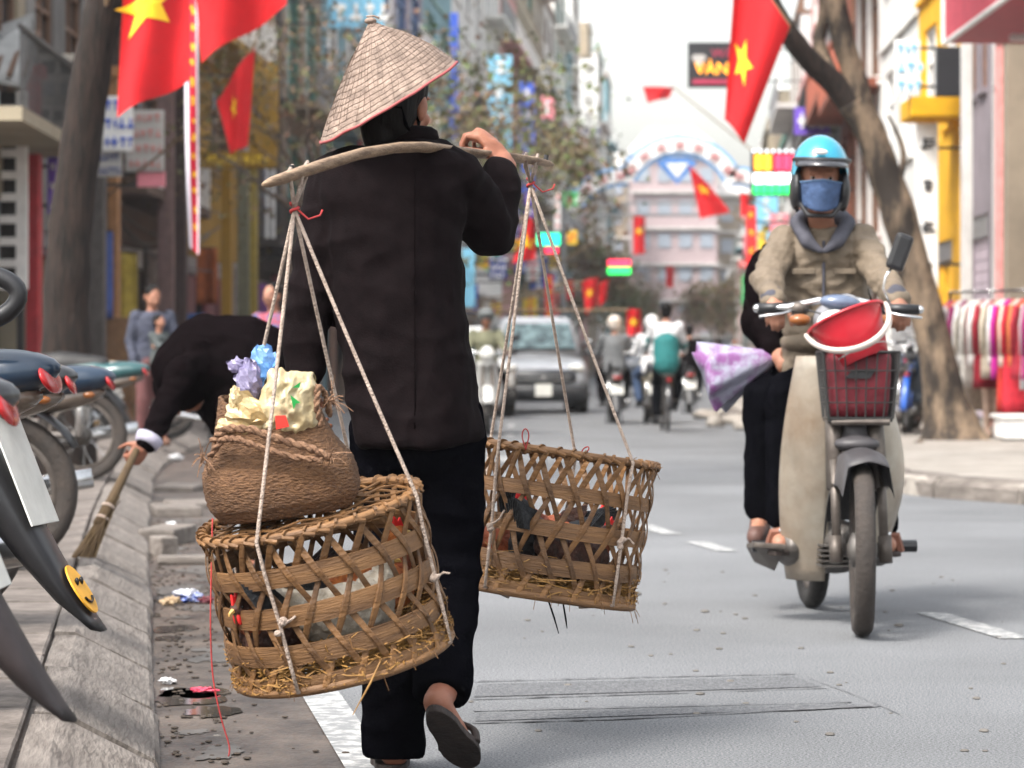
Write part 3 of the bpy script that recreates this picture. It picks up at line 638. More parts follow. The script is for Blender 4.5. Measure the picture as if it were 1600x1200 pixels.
# the lettered arch over the far street
def arch():
    d = 130; t = thing('street_arch', 'pale blue lettered arch with a diamond emblem spanning the far street', 'arch', P(1060, 565, d)); t.location.z = 0; ORG[t.name] = t.location.copy()
    band = mat('arch_blue', (.14, .36, .68), .6); cream = mat('arch_cream', (.8, .8, .8), .6); redl = mat('arch_red', (.55, .2, .2), .6)
    def arc(cx, cy, r0, r1, a0, a1, nlet, nm):
        for (ra, rb, m, dd, n_) in ((r0, r1, band, 0, 'band'), (r0 + (r1-r0)*.16, r1 - (r1-r0)*.16, cream, -.06, 'face')):
            b = MB(); pr = []
            for i in range(25):
                a = R(lerp(a0, a1, i/24)); pr.append([P(cx + ra*math.cos(a), cy - ra*math.sin(a), d + dd), P(cx + rb*math.cos(a), cy - rb*math.sin(a), d + dd)])
            b.loft([[q[0], q[1], q[1] + V((0, .3, 0)), q[0] + V((0, .3, 0))] for q in pr]); b.build(n_, m, t)
        for i in range(nlet):
            a = R(lerp(a0, a1, (i + .5)/nlet)); rm = (r0 + r1)/2; q = P(cx + rm*math.cos(a), cy - rm*math.sin(a), d - .1); s_ = (r1 - r0)/34.6*.42
            rot = Matrix.Rotation(-(a - R(90)), 3, 'Y'); b = MB()
            for dx in (-.3, .3): b.box(q + rot @ V((dx*s_, 0, 0)), (s_*.25, .08, s_), rot)
            b.box(q, (s_*.6, .081, s_*.22), rot); b.build('letter', redl, t)
    arc(1062, 318, 76, 108, 26, 154, 7, 'main'); arc(974, 362, 72, 102, 84, 158, 4, 'left'); arc(1150, 362, 72, 102, 22, 96, 4, 'right')
    b = MB(); q = P(1058, 262, d); s_ = 1 / 34.6
    b.prism([q + V((-32*s_, 0, 8*s_)), q + V((-18*s_, 0, 16*s_)), q + V((18*s_, 0, 16*s_)), q + V((32*s_, 0, 8*s_)), q + V((0, 0, -26*s_))], (0, .25, 0)); b.build('diamond_emblem', mat('emblem_blue', (.08, .22, .55), .5), t)
    b = MB(); b.prism([q + V((-18*s_, -.02, 7*s_)), q + V((18*s_, -.02, 7*s_)), q + V((0, -.02, -17*s_))], (0, .01, 0)); b.build('emblem_face', cream, t)
    b = MB(); b.tube([P(1058, 236, d + .1), P(1058, 208, d + .1)], .06, 6); b.build('emblem_rod', metalg, t)
    for xx, ytop in ((880, 300), (1240, 300)):
        q = P(xx, ytop, d + .15); b = MB(); b.tube([(q.x, q.y, -.02), q], .14, 8); b.build('post', metalg, t)
    b = MB(); b.beam(P(880, 318, d + .15), P(1240, 318, d + .15), .12, .12); b.beam(P(880, 336, d + .15), P(1240, 336, d + .15), .12, .12); b.build('crossbeam', metalg, t)
arch()
# overhead cables
def cable(label, p0, p1, sag, r=.012):
    b = MB(); b.tube([p0.lerp(p1, i/16) + V((0, 0, -sag * 4 * (i/16) * (1 - i/16))) for i in range(17)], r, 5); tag(b.build('overhead_cable', blackm), label, 'cable', 'overhead cables')
for i in range(5):
    q = FL(40) - .05; cable('thin black cable strung along the left house fronts', V((FL(34), 34, 4.3 + .12*i)), V((FL(60) + .02, 60, 4.9 + .16*i)), .5 + .1*i)
rr = random.Random(77)
for i in range(10):
    ya, yb = rr.uniform(33, 44), rr.uniform(46, 66); cable('thin black cable strung along the left house fronts', V((FL(ya) + rr.uniform(0, .25), ya, rr.uniform(3, 5.4))), V((FL(yb) + rr.uniform(0, .25), yb, rr.uniform(3.2, 6))), rr.uniform(.2, .9), .014)
for i in range(3): cable('thin black cable strung along the right house fronts', V((FR(36), 36, 4.6 + .15*i)), V((FR(59), 59, 5.2 + .2*i)), .5 + .1*i)

# goods standing and hanging before the left shops
rr = random.Random(31)
goods = [('stack of yellow and red cartons', (.55, .3, .03)), ('stack of brown cartons', (.22, .12, .06)), ('green crate pile', (.04, .16, .07)), ('blue plastic crate pile', (.03, .1, .3)), ('white sack pile', (.45, .43, .4)), ('red crate pile', (.35, .02, .02)), ('orange carton pile', (.45, .14, .02)), ('dark carton pile', (.05, .04, .035))]
spots = [(150, 37.5), (182, 40.0), (236, 43.0), (300, 46.5), (325, 49.0), (368, 53.5), (410, 58.5), (446, 62)]
for (lb, c), (px, d) in zip(goods, spots):
    x = P(px, 0, d).x; t = thing('goods_stack', lb + ' standing before the left shop fronts', 'boxes', (x, d, SW), 'goods before the left shops'); m = mat('goods_' + lb.split()[0] + lb.split()[-2], c, .7, scale=6); z_ = SW - .02
    for k in range(rr.choice([3, 4, 5])):
        h = rr.uniform(.22, .38); w = rr.uniform(.35, .55); b = MB(); b.box((x + rr.uniform(-.05, .05), d + rr.uniform(-.04, .04), z_ + h/2), (w, .4, h), Matrix.Rotation(rr.uniform(-.12, .12), 3, 'Z')); b.build('box', m, t, bevel=.015); z_ += h
for k in range(9):
    d = 36.5 + k * 3.1; x = FL(d) + .16; L = rr.uniform(.7, 1.5); z_ = rr.uniform(2.3, 3.2); cn, c = [('crimson', (.3, .02, .04)), ('blue', (.06, .1, .3)), ('mustard', (.4, .3, .05)), ('taupe', (.25, .2, .18)), ('dark green', (.05, .16, .12)), ('orange', (.35, .1, .03)), ('off white', (.4, .38, .36)), ('purple', (.14, .05, .2)), ('pink', (.4, .12, .16))][k]
    b = MB(); w = rr.uniform(.3, .55); b.sheet(lambda u, v: V((x + w*u, d + .05*math.sin(7*u + k) + .02*math.sin(3*v), z_ - L*v)), 8, 8, .01); t = thing('hanging_cloth', cn + ' cloth hung out for sale before the left shop fronts', 'cloth', (x, d, z_), 'cloths hung before the left shops'); b.build('cloth', mat('hung_%d' % k, c, .85, scale=9), t, True)
    b = MB(); b.tube([(FL(d) - .05, d, z_ + .01), (x + w, d, z_ + .01)], .012, 5); b.build('rod', blackm, t)
# ------------------------------------------------------------------ trees
barkd = mat('dark_bark', (.026, .0155, .0115), .95, scale=9, col2=(.004, .0026, .002), stretch=(3.2, 3.2, .5), bump=1, bscale=16, contrast=(.35, .65))
barkl = mat('pale_bark', (.21, .15, .1), .9, scale=2.8, col2=(.02, .0145, .011), stretch=(1.6, 1.6, .7), bump=.8, bscale=12, contrast=(.42, .66))
twigm = mat('twig_bark', (.11, .085, .07), .9, scale=4)
leafA = mat('leaf_olive', (.09, .1, .03), .6, scale=1.3, col2=(.16, .08, .05), contrast=(.42, .58))
leafB = mat('leaf_green', (.07, .12, .025), .6, scale=1.1, col2=(.12, .09, .04), contrast=(.4, .6))
def rough_tube(b, pts, rad, n=16, amp=.08, sub=6):
    P2, R2 = [], []
    m = len(pts); pts = [V(p) for p in pts]
    for i in range(m - 1):
        p0, p1, p2, p3 = pts[max(i-1, 0)], pts[i], pts[i+1], pts[min(i+2, m-1)]
        for k in range(sub):
            t = k / sub; P2.append(.5 * ((2*p1) + (p2 - p0)*t + (2*p0 - 5*p1 + 4*p2 - p3)*t*t + (3*p1 - p0 - 3*p2 + p3)*t**3)); R2.append(lerp(rad[i], rad[i+1], t))
    P2.append(pts[-1]); R2.append(rad[-1]); s0 = len(b.v)
    b.tube(P2, R2, n)
    for i in range(s0, len(b.v)):
        q = b.v[i]; c = P2[min((i - s0) // n, len(P2) - 1)]; r_ = q - c; k = amp * (noise.noise(q * 3.0) + .6 * noise.noise(V((q.x * 14, q.y * 14, q.z * 4))))
        b.v[i] = c + r_ * (1 + k)
def grow(b, p, d, L, r, depth, rr, tips, droop=.0):
    pts = [p.copy()]; n = 4
    for i in range(n):
        d = (d + V((rr.uniform(-1, 1), rr.uniform(-1, 1), rr.uniform(-.7, .9) - droop)) * .28).normalized(); p = p + d * L / n; pts.append(p.copy())
        if depth <= 1: tips.append((p.copy(), d.copy()))
    b.tube(pts, [lerp(r, r * .55, i/n) for i in range(n + 1)], 7 if r > .04 else (5 if r > .012 else 3))
    if depth > 0:
        for k in range(rr.choice([2, 3, 3])):
            i = rr.choice([2, 3, 4, 4]); dd = (d + V((rr.uniform(-1, 1), rr.uniform(-1, 1), rr.uniform(-.6, .9))) * .85).normalized()
            grow(b, pts[i], dd, L * rr.uniform(.6, .85), r * .55 * (.75 if i < 4 else .9), depth - 1, rr, tips, droop)
def leaves(tips, rr, m, parent, per=3, size=.1, spread=.25, frac=1.0):
    b = MB()
    for (p, d) in tips:
        if rr.random() > frac: continue
        for k in range(per):
            c = p + V((rr.gauss(0, 1), rr.gauss(0, 1), rr.gauss(0, 1))) * spread
            u = V((rr.uniform(-1, 1), rr.uniform(-1, 1), rr.uniform(-1, .4))).normalized(); w = u.cross(V((rr.uniform(-1, 1), rr.uniform(-1, 1), rr.uniform(-1, 1)))).normalized()
            s_ = size * rr.uniform(.6, 1.3); q = w * s_ * .42; f = u.cross(w) * s_ * .12
            b.add([c, c + u*s_*.5 + q + f, c + u*s_, c + u*s_*.5 - q + f], [(0, 1, 2), (0, 2, 3)])
    return b.build('crown', m, parent, fix=False)
def tree(label, base, trunk, rads, limbs, bark, leafm, seed, depth=3, L=1.6, per=3, size=.1, spread=.25, frac=1, droop=0, group=None, name='street_tree', amp=.08, spread_dir=(0, 0, .5), rl=.5):
    rr = random.Random(seed); t = thing(name, label, 'tree', base, group); b = MB(); rough_tube(b, trunk, rads, 18 if rads[0] > .12 else 10, amp)
    tips = []; end = trunk[-1]
    tb = MB()
    for k in range(limbs):
        a = 2 * math.pi * (k + rr.random() * .6) / limbs; d = (V((math.cos(a), math.sin(a), .9)) + V(spread_dir)).normalized()
        st = V(trunk[-1]).lerp(V(trunk[-2]), rr.uniform(0, .5)); grow(tb, st, d, L * rr.uniform(.8, 1.2), rads[-1] * rl, depth, rr, tips, droop)
    b.build('trunk', bark, t, smooth=True); tb.build('branch', twigm if bark is twigm else bark, t, smooth=True)
    if leafm: leaves(tips, rr, leafm, t, per, size, spread, frac)
    return t, tips
# large tree on the left pavement, crown above the frame
d = 20; s_ = FPX / d
gz = SW - .05
tr = [V((P(104, 0, d).x, d, gz)), P(104, 640, d), P(104, 480, d), P(106, 417, d), P(118, 292, d), P(135, 167, d), P(148, 83, d), P(166, 0, d), P(185, -140, d), P(215, -330, d)]
tree('large dark trunked tree on the left pavement behind the parked motorbikes', tr[0], tr, [.25, .19, .165, .155, .148, .143, .14, .138, .13, .12], 5, barkd, leafB, 5, depth=4, L=1.9, per=2, size=.12, amp=.13, rl=.6)
# leaning tree on the right pavement
d = 29.5
A = [V((P(1490, 0, d).x, d, SW - .08)), P(1487, 668, d), P(1476, 620, d), P(1462, 550, d), P(1440, 460, d), P(1414, 370, d), P(1386, 280, d), P(1358, 205, d), P(1332, 160, d)]
rdA = [.44, .3, .22, .185, .178, .178, .17, .165, .155]
t = thing('leaning_tree', 'leaning forked tree with patchy pale bark beside the clothes rack', 'tree', A[0]); b = MB(); rough_tube(b, A, rdA, 22, .13)
for k, (x, y) in enumerate(((1440, 716), (1470, 708), (1520, 704), (1500, 712), (1532, 694))):
    q = P(x, y, d - .25 + .1 * (k % 3)); q.z = SW - .04; b.tube([P(1484, 655, d), P(lerp(1484, x, .55), 682, d - .1), q], [.2, .13, .05], 8)
b.build('trunk', barkl, t, smooth=True)
b = MB(); rough_tube(b, [P(1352, 195, d), P(1312, 138, d), P(1270, 100, d - .1), P(1238, 60, d - .2), P(1205, 5, d - .2), P(1180, -60, d - .3), P(1130, -180, d - .3)], [.15, .13, .12, .11, .1, .095, .08], 16, .16); b.build('limb', barkd, t, smooth=True)
b = MB(); rough_tube(b, [P(1350, 190, d), P(1338, 130, d), P(1320, 70, d), P(1306, 0, d), P(1298, -100, d), P(1310, -220, d)], [.14, .125, .118, .112, .105, .08], 16, .14); b.build('limb', barkl, t, smooth=True)
b = MB(); rough_tube(b, [P(1300, 122, d), P(1280, 70, d + .2), P(1288, 10, d + .3), P(1270, -70, d + .4)], [.1, .07, .06, .04], 10, .1); b.build('limb', barkl, t, smooth=True)
b = MB(); rough_tube(b, [P(1398, 300, d + .1), P(1412, 240, d + .3), P(1388, 180, d + .5)], [.05, .03, .015], 8, .1); b.build('limb', barkl, t, smooth=True)
rr = random.Random(8); tips = []; b = MB()
for q in (P(1130, -180, d - .3), P(1310, -220, d), P(1270, -70, d + .4)):
    for k in range(4): grow(b, q, V((rr.uniform(-1, 1), rr.uniform(-1, 1), 1)).normalized(), 1.7, .07, 3, rr, tips)
b.build('branch', barkd, t, smooth=True); leaves(tips, rr, leafB, t, 2, .13, .3)
# thin leaved street trees of the left pavement
def street(label, d, off, lean, h, seed, depth, L, per, size, leafm, r0=.11, frac=1, group=None, side='L', limbs=5, droop=.15, spread=.28):
    x = (Lx(d) - off) if side == 'L' else (Rx(d) + off); base = V((x, d, SW - .06))
    tr = [base, base + V((lean[0]*.15, 0, h*.35)), base + V((lean[0]*.5, lean[1]*.5, h*.7)), base + V((lean[0], lean[1], h))]
    return tree(label, base, tr, [r0, r0*.8, r0*.7, r0*.6], limbs, twigm, leafm, seed, depth, L, per, size, spread, frac, droop, group, spread_dir=(lean[0]*.15, 0, .15), rl=.62)
street('bare twiggy street tree with few brown leaves behind the conical hat', 46, .55, (.9, -.5), 3.4, 11, 5, 1.35, 1, .09, leafA, r0=.14, frac=.45, limbs=7)
street('street tree with sparse olive and russet leaves right of the conical hat', 58, .55, (2.2, -.6), 4.3, 12, 5, 1.5, 1, .14, leafB, r0=.15, frac=.4, limbs=7)
street('leaning sparse street tree beyond the carrying hand', 76, .5, (2.2, 0), 4.8, 14, 5, 1.4, 1, .17, leafA, frac=.45, limbs=5)
for k, (d, sd, ln) in enumerate(((150, 'L', 1.2), (190, 'L', 1.2), (226, 'L', 1.2))):
    street('hazy street tree in the far left row', d, .5, (ln, 0), 3.6 + .3 * (k % 2), 30 + k, 4, 1.6, 2, .26, [leafA, leafB][k % 2], group='far street trees of the left pavement', side=sd, limbs=5, spread=.4)
for k, (d, ln) in enumerate(((196, -.4), (240, -.6))):
    street('hazy street tree in the far right row', d, .9, (ln, 0), 3.6, 50 + k, 3, 1.3, 3, .26, leafA, group='far street trees of the right pavement', side='R', limbs=5, spread=.4)

# ------------------------------------------------------------------ flags
flagm = mat('flag_red', (.5, .0035, .008), .8, scale=4, var=.08)
starm = mat('flag_yellow', (.85, .5, .015), .7, scale=4, var=.05)
polem = mat('bamboo_pole', (.25, .17, .1), .7, scale=5)
def flag(label, q, d, su=(.5, .5, .3), amp=.05, pole=None, hoist=None, group=None, waves=2.2, dd=(0, 0, 0, 0), ph=0, name='flag'):
    """q: pixel corners TL TR BR BL; su: star centre u,v and radius in flag heights"""
    c = [P(x, y, d + e) for (x, y), e in zip(q, dd)]
    def f(u, v):
        p = c[0].lerp(c[1], u).lerp(c[3].lerp(c[2], u), v)
        w = math.sin(waves * math.pi * (u + .25 * v) + ph) + .5 * math.sin(waves * 4.3 * (u * .7 - v * .35) + 1.3 + ph)
        return p + V((.12 * w * amp, w * amp, .15 * amp * math.sin(5 * u)))
    t = thing(name, label, 'flag', (c[0] + c[1] + c[2] + c[3]) / 4, group)
    b = MB(); b.sheet(f, 20, 20); b.build('cloth', flagm, t, smooth=True, fix=False)
    if su:
        W_, H_ = (c[1] - c[0]).length, (c[3] - c[0]).length; asp = H_ / W_
        b = MB(); cu, cv, r = su; pts = [(cu, cv)]
        for k in range(10):
            a = -math.pi/2 + k * math.pi / 5; rad = r if k % 2 == 0 else r * .42; pts.append((cu + rad * math.cos(a) * asp, cv + rad * math.sin(a)))
        for sgn in (-1, 1):
            vs = []
            for (u, v) in pts: vs.append(f(u, v))
            mids = []
            base = len(b.v); V0 = []
            for k in range(10):                             # subdivide every star triangle so it follows the cloth
                a, bb, cc = pts[0], pts[1 + k], pts[1 + (k + 1) % 10]; n = 4; idx = {}
                for i in range(n + 1):
                    for j in range(n + 1 - i):
                        u = a[0] + (bb[0]-a[0])*i/n + (cc[0]-a[0])*j/n; v = a[1] + (bb[1]-a[1])*i/n + (cc[1]-a[1])*j/n
                        e = 1e-3; nn = (f(u + e, v) - f(u - e, v)).cross(f(u, v + e) - f(u, v - e)).normalized(); idx[i, j] = len(V0); V0.append((f(u, v) + nn * .006 * sgn, i, j, k))
                for i in range(n):
                    for j in range(n - i):
                        b.f.append((base + idx[i, j], base + idx[i+1, j], base + idx[i, j+1]))
                        if i + j < n - 1: b.f.append((base + idx[i+1, j], base + idx[i+1, j+1], base + idx[i, j+1]))
            b.v += [x[0] for x in V0]
        b.build('star', starm, t, smooth=True, fix=False)
    if pole:
        b = MB(); b.tube([V(p) for p in pole], .016 if d < 40 else .025, 6); b.build('pole', polem, t)
    return t
def flag_pole(q, d, side, k=0):                             # an angled staff from the house front up to the flag's upper corner
    top = P(*q, d); fx = FL(d) - .05 if side == 'L' else FR(d) + .05
    return [V((fx, d, max(2.2, top.z - abs(top.x - fx) * .8))), top, top + (top - V((fx, d, top.z - .5))).normalized() * .06]
F1 = [(196, -120), (288, -150), (301, 124), (181, 183)]
tk = P(152, 60, 20)
flag('large red flag with a yellow star hanging beside the large tree', F1, 19.4, (.4, .485, .165), .055, pole=[P(158, 40, 20.0), P(196, -118, 19.4), P(300, -158, 19.4)], dd=(0, .1, .15, -.1), waves=2.6)
flag('red flag blowing out behind the large starred one', [(282, -150), (430, -230), (452, 6), (316, 99)], 22.5, None, .1, pole=[P(160, 10, 20.05), P(282, -150, 22.5), P(300, -190, 22.7)], waves=2.4, ph=1)
flag('narrow red flag hanging from a slanted bamboo stick in front of the golden house', [(338, 158), (397, 70), (387, 226), (360, 242)], 36, (.42, .42, .17), .05, pole=[V((FL(40.6) + .0, 40.6, P(0, 340, 40.6).z)), P(345, 165, 36.1), P(402, 62, 36)])
flag('red flag with a yellow star hanging from the leaning tree', [(1150, -75), (1234, 40), (1163, 223), (1132, 186)], 28.6, (.38, .56, .155), .07, pole=[P(1232, 52, 29.3), P(1234, 40, 28.7), P(1150, -78, 28.6), P(1140, -90, 28.6)], waves=1.8)
for (lb, q, d, su, side, top) in [
    ('small red flag flying against the white sky', [(1004, 135), (1052, 136), (1046, 152), (1012, 161)], 100, None, 'R', (1052, 136)),
    ('red pennant shaped flag below the diamond emblem', [(1076, 258), (1104, 284), (1142, 331), (1094, 342)], 74, (.45, .4, .14), 'R', (1142, 331)),
    ('upright red flag hanging below the left part of the arch', [(989, 338), (1008, 338), (1007, 396), (990, 398)], 110, (.5, .4, .12), 'L', (989, 338)),
    ('smallest red flag above the cyclist', [(1040, 416), (1053, 416), (1052, 449), (1041, 449)], 150, None, 'L', (1040, 416)),
    ('red flag with a star left of the scooter rider\'s helmet', [(908, 440), (936, 432), (930, 476), (916, 492)], 84, (.45, .45, .18), 'L', (908, 440)),
    ('red flag tip beside the starred flag above the scooter', [(934, 446), (952, 434), (946, 470), (936, 480)], 88, None, 'L', (934, 446)),
    ('low red flag with a star beside the cyclist', [(978, 484), (1001, 482), (1002, 522), (980, 526)], 72, (.5, .5, .2), 'L', (978, 484)),
    ('small red flag hanging from the right row above the far traffic', [(1156, 300), (1172, 304), (1170, 336), (1158, 340)], 96, None, 'R', (1172, 304)),
    ('tiny red flag on the left row behind the carrying ropes', [(884, 440), (896, 436), (895, 466), (886, 470)], 104, None, 'L', (884, 440)),
    ('red flag with a star seen through the carrying ropes', [(822, 338), (836, 346), (836, 404), (800, 412)], 62, (.35, .55, .2), 'L', (822, 338))]:
    flag(lb, q, d, su, .06, flag_pole(top, d, side))
# long red banner with white edges
d = 31; t = thing('hanging_banner', 'long narrow red banner with white edges and gold marks', 'banner', P(298, 380, d))
def bf(u, v, e=0):
    x0 = lerp(288, 297, v**3); x1 = lerp(309, 310, v); y1 = lerp(386, 398, u); w = .04 * math.sin(6 * v + 3 * u)
    return P(lerp(x0, x1, u), lerp(-150, y1, v), d) + V((0, w - e, 0))
b = MB(); b.sheet(bf, 6, 40); b.build('cloth', mat('banner_red', (.5, .006, .03), .7, var=.08), t, True, fix=False)
for (u0, u1, nm) in ((-.02, .28, 'edge'), (.88, 1.02, 'edge')):
    b = MB(); b.sheet(lambda u, v: bf(lerp(u0, u1, u), v, .008), 2, 40); b.build(nm, mat('banner_white', (.75, .7, .78), .7, var=.05), t, True, fix=False)
rr = random.Random(2)
for k in range(13):
    v0 = .3 + k * .052; b = MB()
    for j in range(3):
        uu, vv = rr.uniform(.45, .62), v0 + rr.uniform(-.008, .008); b.sheet(lambda u, v: bf(lerp(uu, uu + .2, u), lerp(vv, vv + .011, v), .012), 1, 2)
    b.build('gold_mark', starm, t, fix=False)
b = MB(); b.tube([P(270, -150, d), P(330, -152, d)], .02, 6); b.tube([P(296, -151, d), V((FL(d) - .1, d, P(0, -151, d).z + .3))], .02, 6); b.build('rod', polem, t)
# ------------------------------------------------------------------ people: shared anatomy
skinm = mat('skin', (.34, .165, .105), .55, scale=14, col2=(.25, .11, .07), sub=.08, bump=.05, bscale=120)
skind = mat('skin_tan', (.29, .12, .072), .55, scale=14, col2=(.21, .078, .046), sub=.08, bump=.05, bscale=120)
hairm = mat('black_hair', (.006, .005, .005), .6, scale=30, stretch=(1, 1, .1), bump=.3, bscale=90, spec=.12)
blackcl = mat('black_cloth', (.005, .0035, .004), .95, scale=30, bump=.25, bscale=160, spec=0)
darkcl = mat('black_trousers', (.0028, .0028, .004), .95, scale=25, bump=.2, bscale=120, spec=0)
eyew = mat('eye_white', (.3, .26, .23), .3); eyeb = mat('eye_dark', (.01, .008, .007), .15)
def head(mb, c, f, u, s=1, face=True):
    c, f, u = V(c), V(f).normalized(), V(u).normalized(); r = f.cross(u).normalized(); u = r.cross(f); M = basis(r, f, u)
    def e(a, b, z, rad): mb.ell(c + (r*a + f*b + u*z) * s, [q * s for q in rad], M)
    e(0, -.01, .022, (.073, .092, .086)); e(0, .02, -.035, (.06, .068, .075)); e(0, .052, -.082, (.03, .03, .024)); e(0, .06, -.02, (.045, .035, .05))
    if face:
        mb.cap2(c + (f*.09 + u*.008)*s, .008*s, c + (f*.108 - u*.026)*s, .013*s, 8); e(.013, .1, -.03, (.009, .009, .008)); e(-.013, .1, -.03, (.009, .009, .008))
        e(0, .088, -.056, (.024, .011, .006)); e(0, .087, -.064, (.02, .011, .007))
        for k in (-1, 1):
            e(k*.073, -.004, -.012, (.01, .02, .032)); e(k*.03, .078, .022, (.022, .014, .007)); e(k*.04, .062, -.03, (.022, .022, .02))
def eyes(parent, c, f, u, s=1):
    c, f, u = V(c), V(f).normalized(), V(u).normalized(); r = f.cross(u).normalized(); u = r.cross(f)
    for k in (-1, 1):
        b = MB(); q = c + (r*k*.031 + f*.078 + u*.003)*s; b.ell(q, (.0125*s, .011*s, .0048*s), basis(r, f, u), 10, 6); o = b.build('eye', eyew, parent, True)
        b = MB(); b.ell(q + f*.009*s, (.0058*s, .004*s, .0058*s), basis(r, f, u), 8, 5); b.build('iris', eyeb, o, True)
def hand(mb, w, d, n, th, curl=40, s=1, spread=.0, curls=None):
    """w wrist, d pointing direction, n palm side, th thumb side"""
    w, d = V(w), V(d).normalized(); n = V(n); n = (n - d*n.dot(d)).normalized(); a = d.cross(n).normalized()
    if a.dot(V(th)) < 0: a = -a
    M = basis(a, d, n)
    mb.ell(w + d*.05*s, (.038*s, .055*s, .0155*s), M, 12, 8); mb.cap2(w - d*.02*s, .021*s, w + d*.03*s, .024*s, 10)
    for i, (off, L) in enumerate(((.029, .07), (.0098, .079), (-.0098, .074), (-.029, .06))):
        p = w + (d*(.085 - (.008 if i in (0, 3) else 0)) + a*off) * s; q = p - d*.025*s; ang = 0; r_ = .0083*s if i < 3 else .0073*s
        mb.cap2(q, r_*1.05, p, r_, 8); cu = curls[i] if curls else curl
        for k, fr in enumerate((.45, .31, .24)):
            ang += R(cu) * (1, 1.05, .7)[k]; dd = d*math.cos(ang) + n*math.sin(ang) + a*spread*(1.5 - i)*.1
            e = p + dd * L*fr*s; mb.cap2(p, r_*(1 - .06*k), e, r_*(.94 - .06*k), 8); p = e
    p = w + (d*.018 + a*.026 + n*.004)*s; dd = (d*.62 + a*.62 + n*.35).normalized(); e = p + dd*.042*s; mb.cap2(p, .0125*s, e, .0105*s, 8)
    d2 = (d*.85 + a*.12 + n*(.25 + curl*.008)).normalized(); g = e + d2*.03*s; mb.cap2(e, .0105*s, g, .009*s, 8); mb.cap2(g, .009*s, g + (d2 + n*.2).normalized()*.022*s, .0075*s, 8)
def torso(mb, hip, ch, nk, r, w=1, m=0, dep=1, low=.1, n=18):
    hip, ch, nk, r = V(hip), V(ch), V(nk), V(r).normalized(); rings = []
    axis = (ch - hip); L = axis.length; ax = axis.normalized()
    sec = [(hip - ax*low, .135, .1), (hip - ax*low*.4, .165, .115), (hip + ax*.03, .165, .115), (hip.lerp(ch, .45), .14, .1), (hip.lerp(ch, .8), .152, .112), (ch, .16, .115), (ch.lerp(nk, .45), .16, .1), (ch.lerp(nk, .8), .115, .075), (nk, .06, .058)]
    for i, (p, a, b) in enumerate(sec):
        t = (sec[min(i+1, len(sec)-1)][0] - sec[max(i-1, 0)][0]).normalized(); rr_ = (r - t*r.dot(t)).normalized(); f = t.cross(rr_)
        rings.append([p + rr_*math.cos(2*math.pi*k/n)*(a*w + m) + f*math.sin(2*math.pi*k/n)*(b*dep + m) for k in range(n)])
    mb.loft(rings)
def limb(mb, pts, rads, m=0):
    for i in range(len(pts) - 1): mb.cap2(pts[i], rads[i] + m, pts[i+1], rads[i+1] + m, 14)
def foot(mb, a, toe, s=1, m=0):
    a, toe = V(a), V(toe); mb.cap2(a, .036*s + m, a.lerp(toe, .15) - V((0, 0, .02*s)), .036*s + m, 10); mb.cap2(a.lerp(toe, .1) + V((0, 0, -.03*s)), .032*s + m, toe, .022*s + m, 10); mb.cap2(a.lerp(toe, .5) - V((0, 0, .01*s)), .034*s + m, toe, .03*s + m, 10)
def hair_cap(mb, c, f, u, s=1, bun=False, long_=0):
    c, f, u = V(c), V(f).normalized(), V(u).normalized(); r = f.cross(u).normalized(); u = r.cross(f); M = basis(r, f, u)
    mb.ell(c + (f*-.022 + u*.034)*s, (.082*s, .092*s, .084*s), M); mb.ell(c + (f*-.04 - u*.02)*s, (.074*s, .065*s, .075*s), M)
    if bun: mb.ell(c + (f*-.11 + u*.0)*s, .042*s)
    if long_: mb.cap2(c + (f*-.07)*s, .05*s, c + (f*-.085 - u*long_)*s, .03*s)
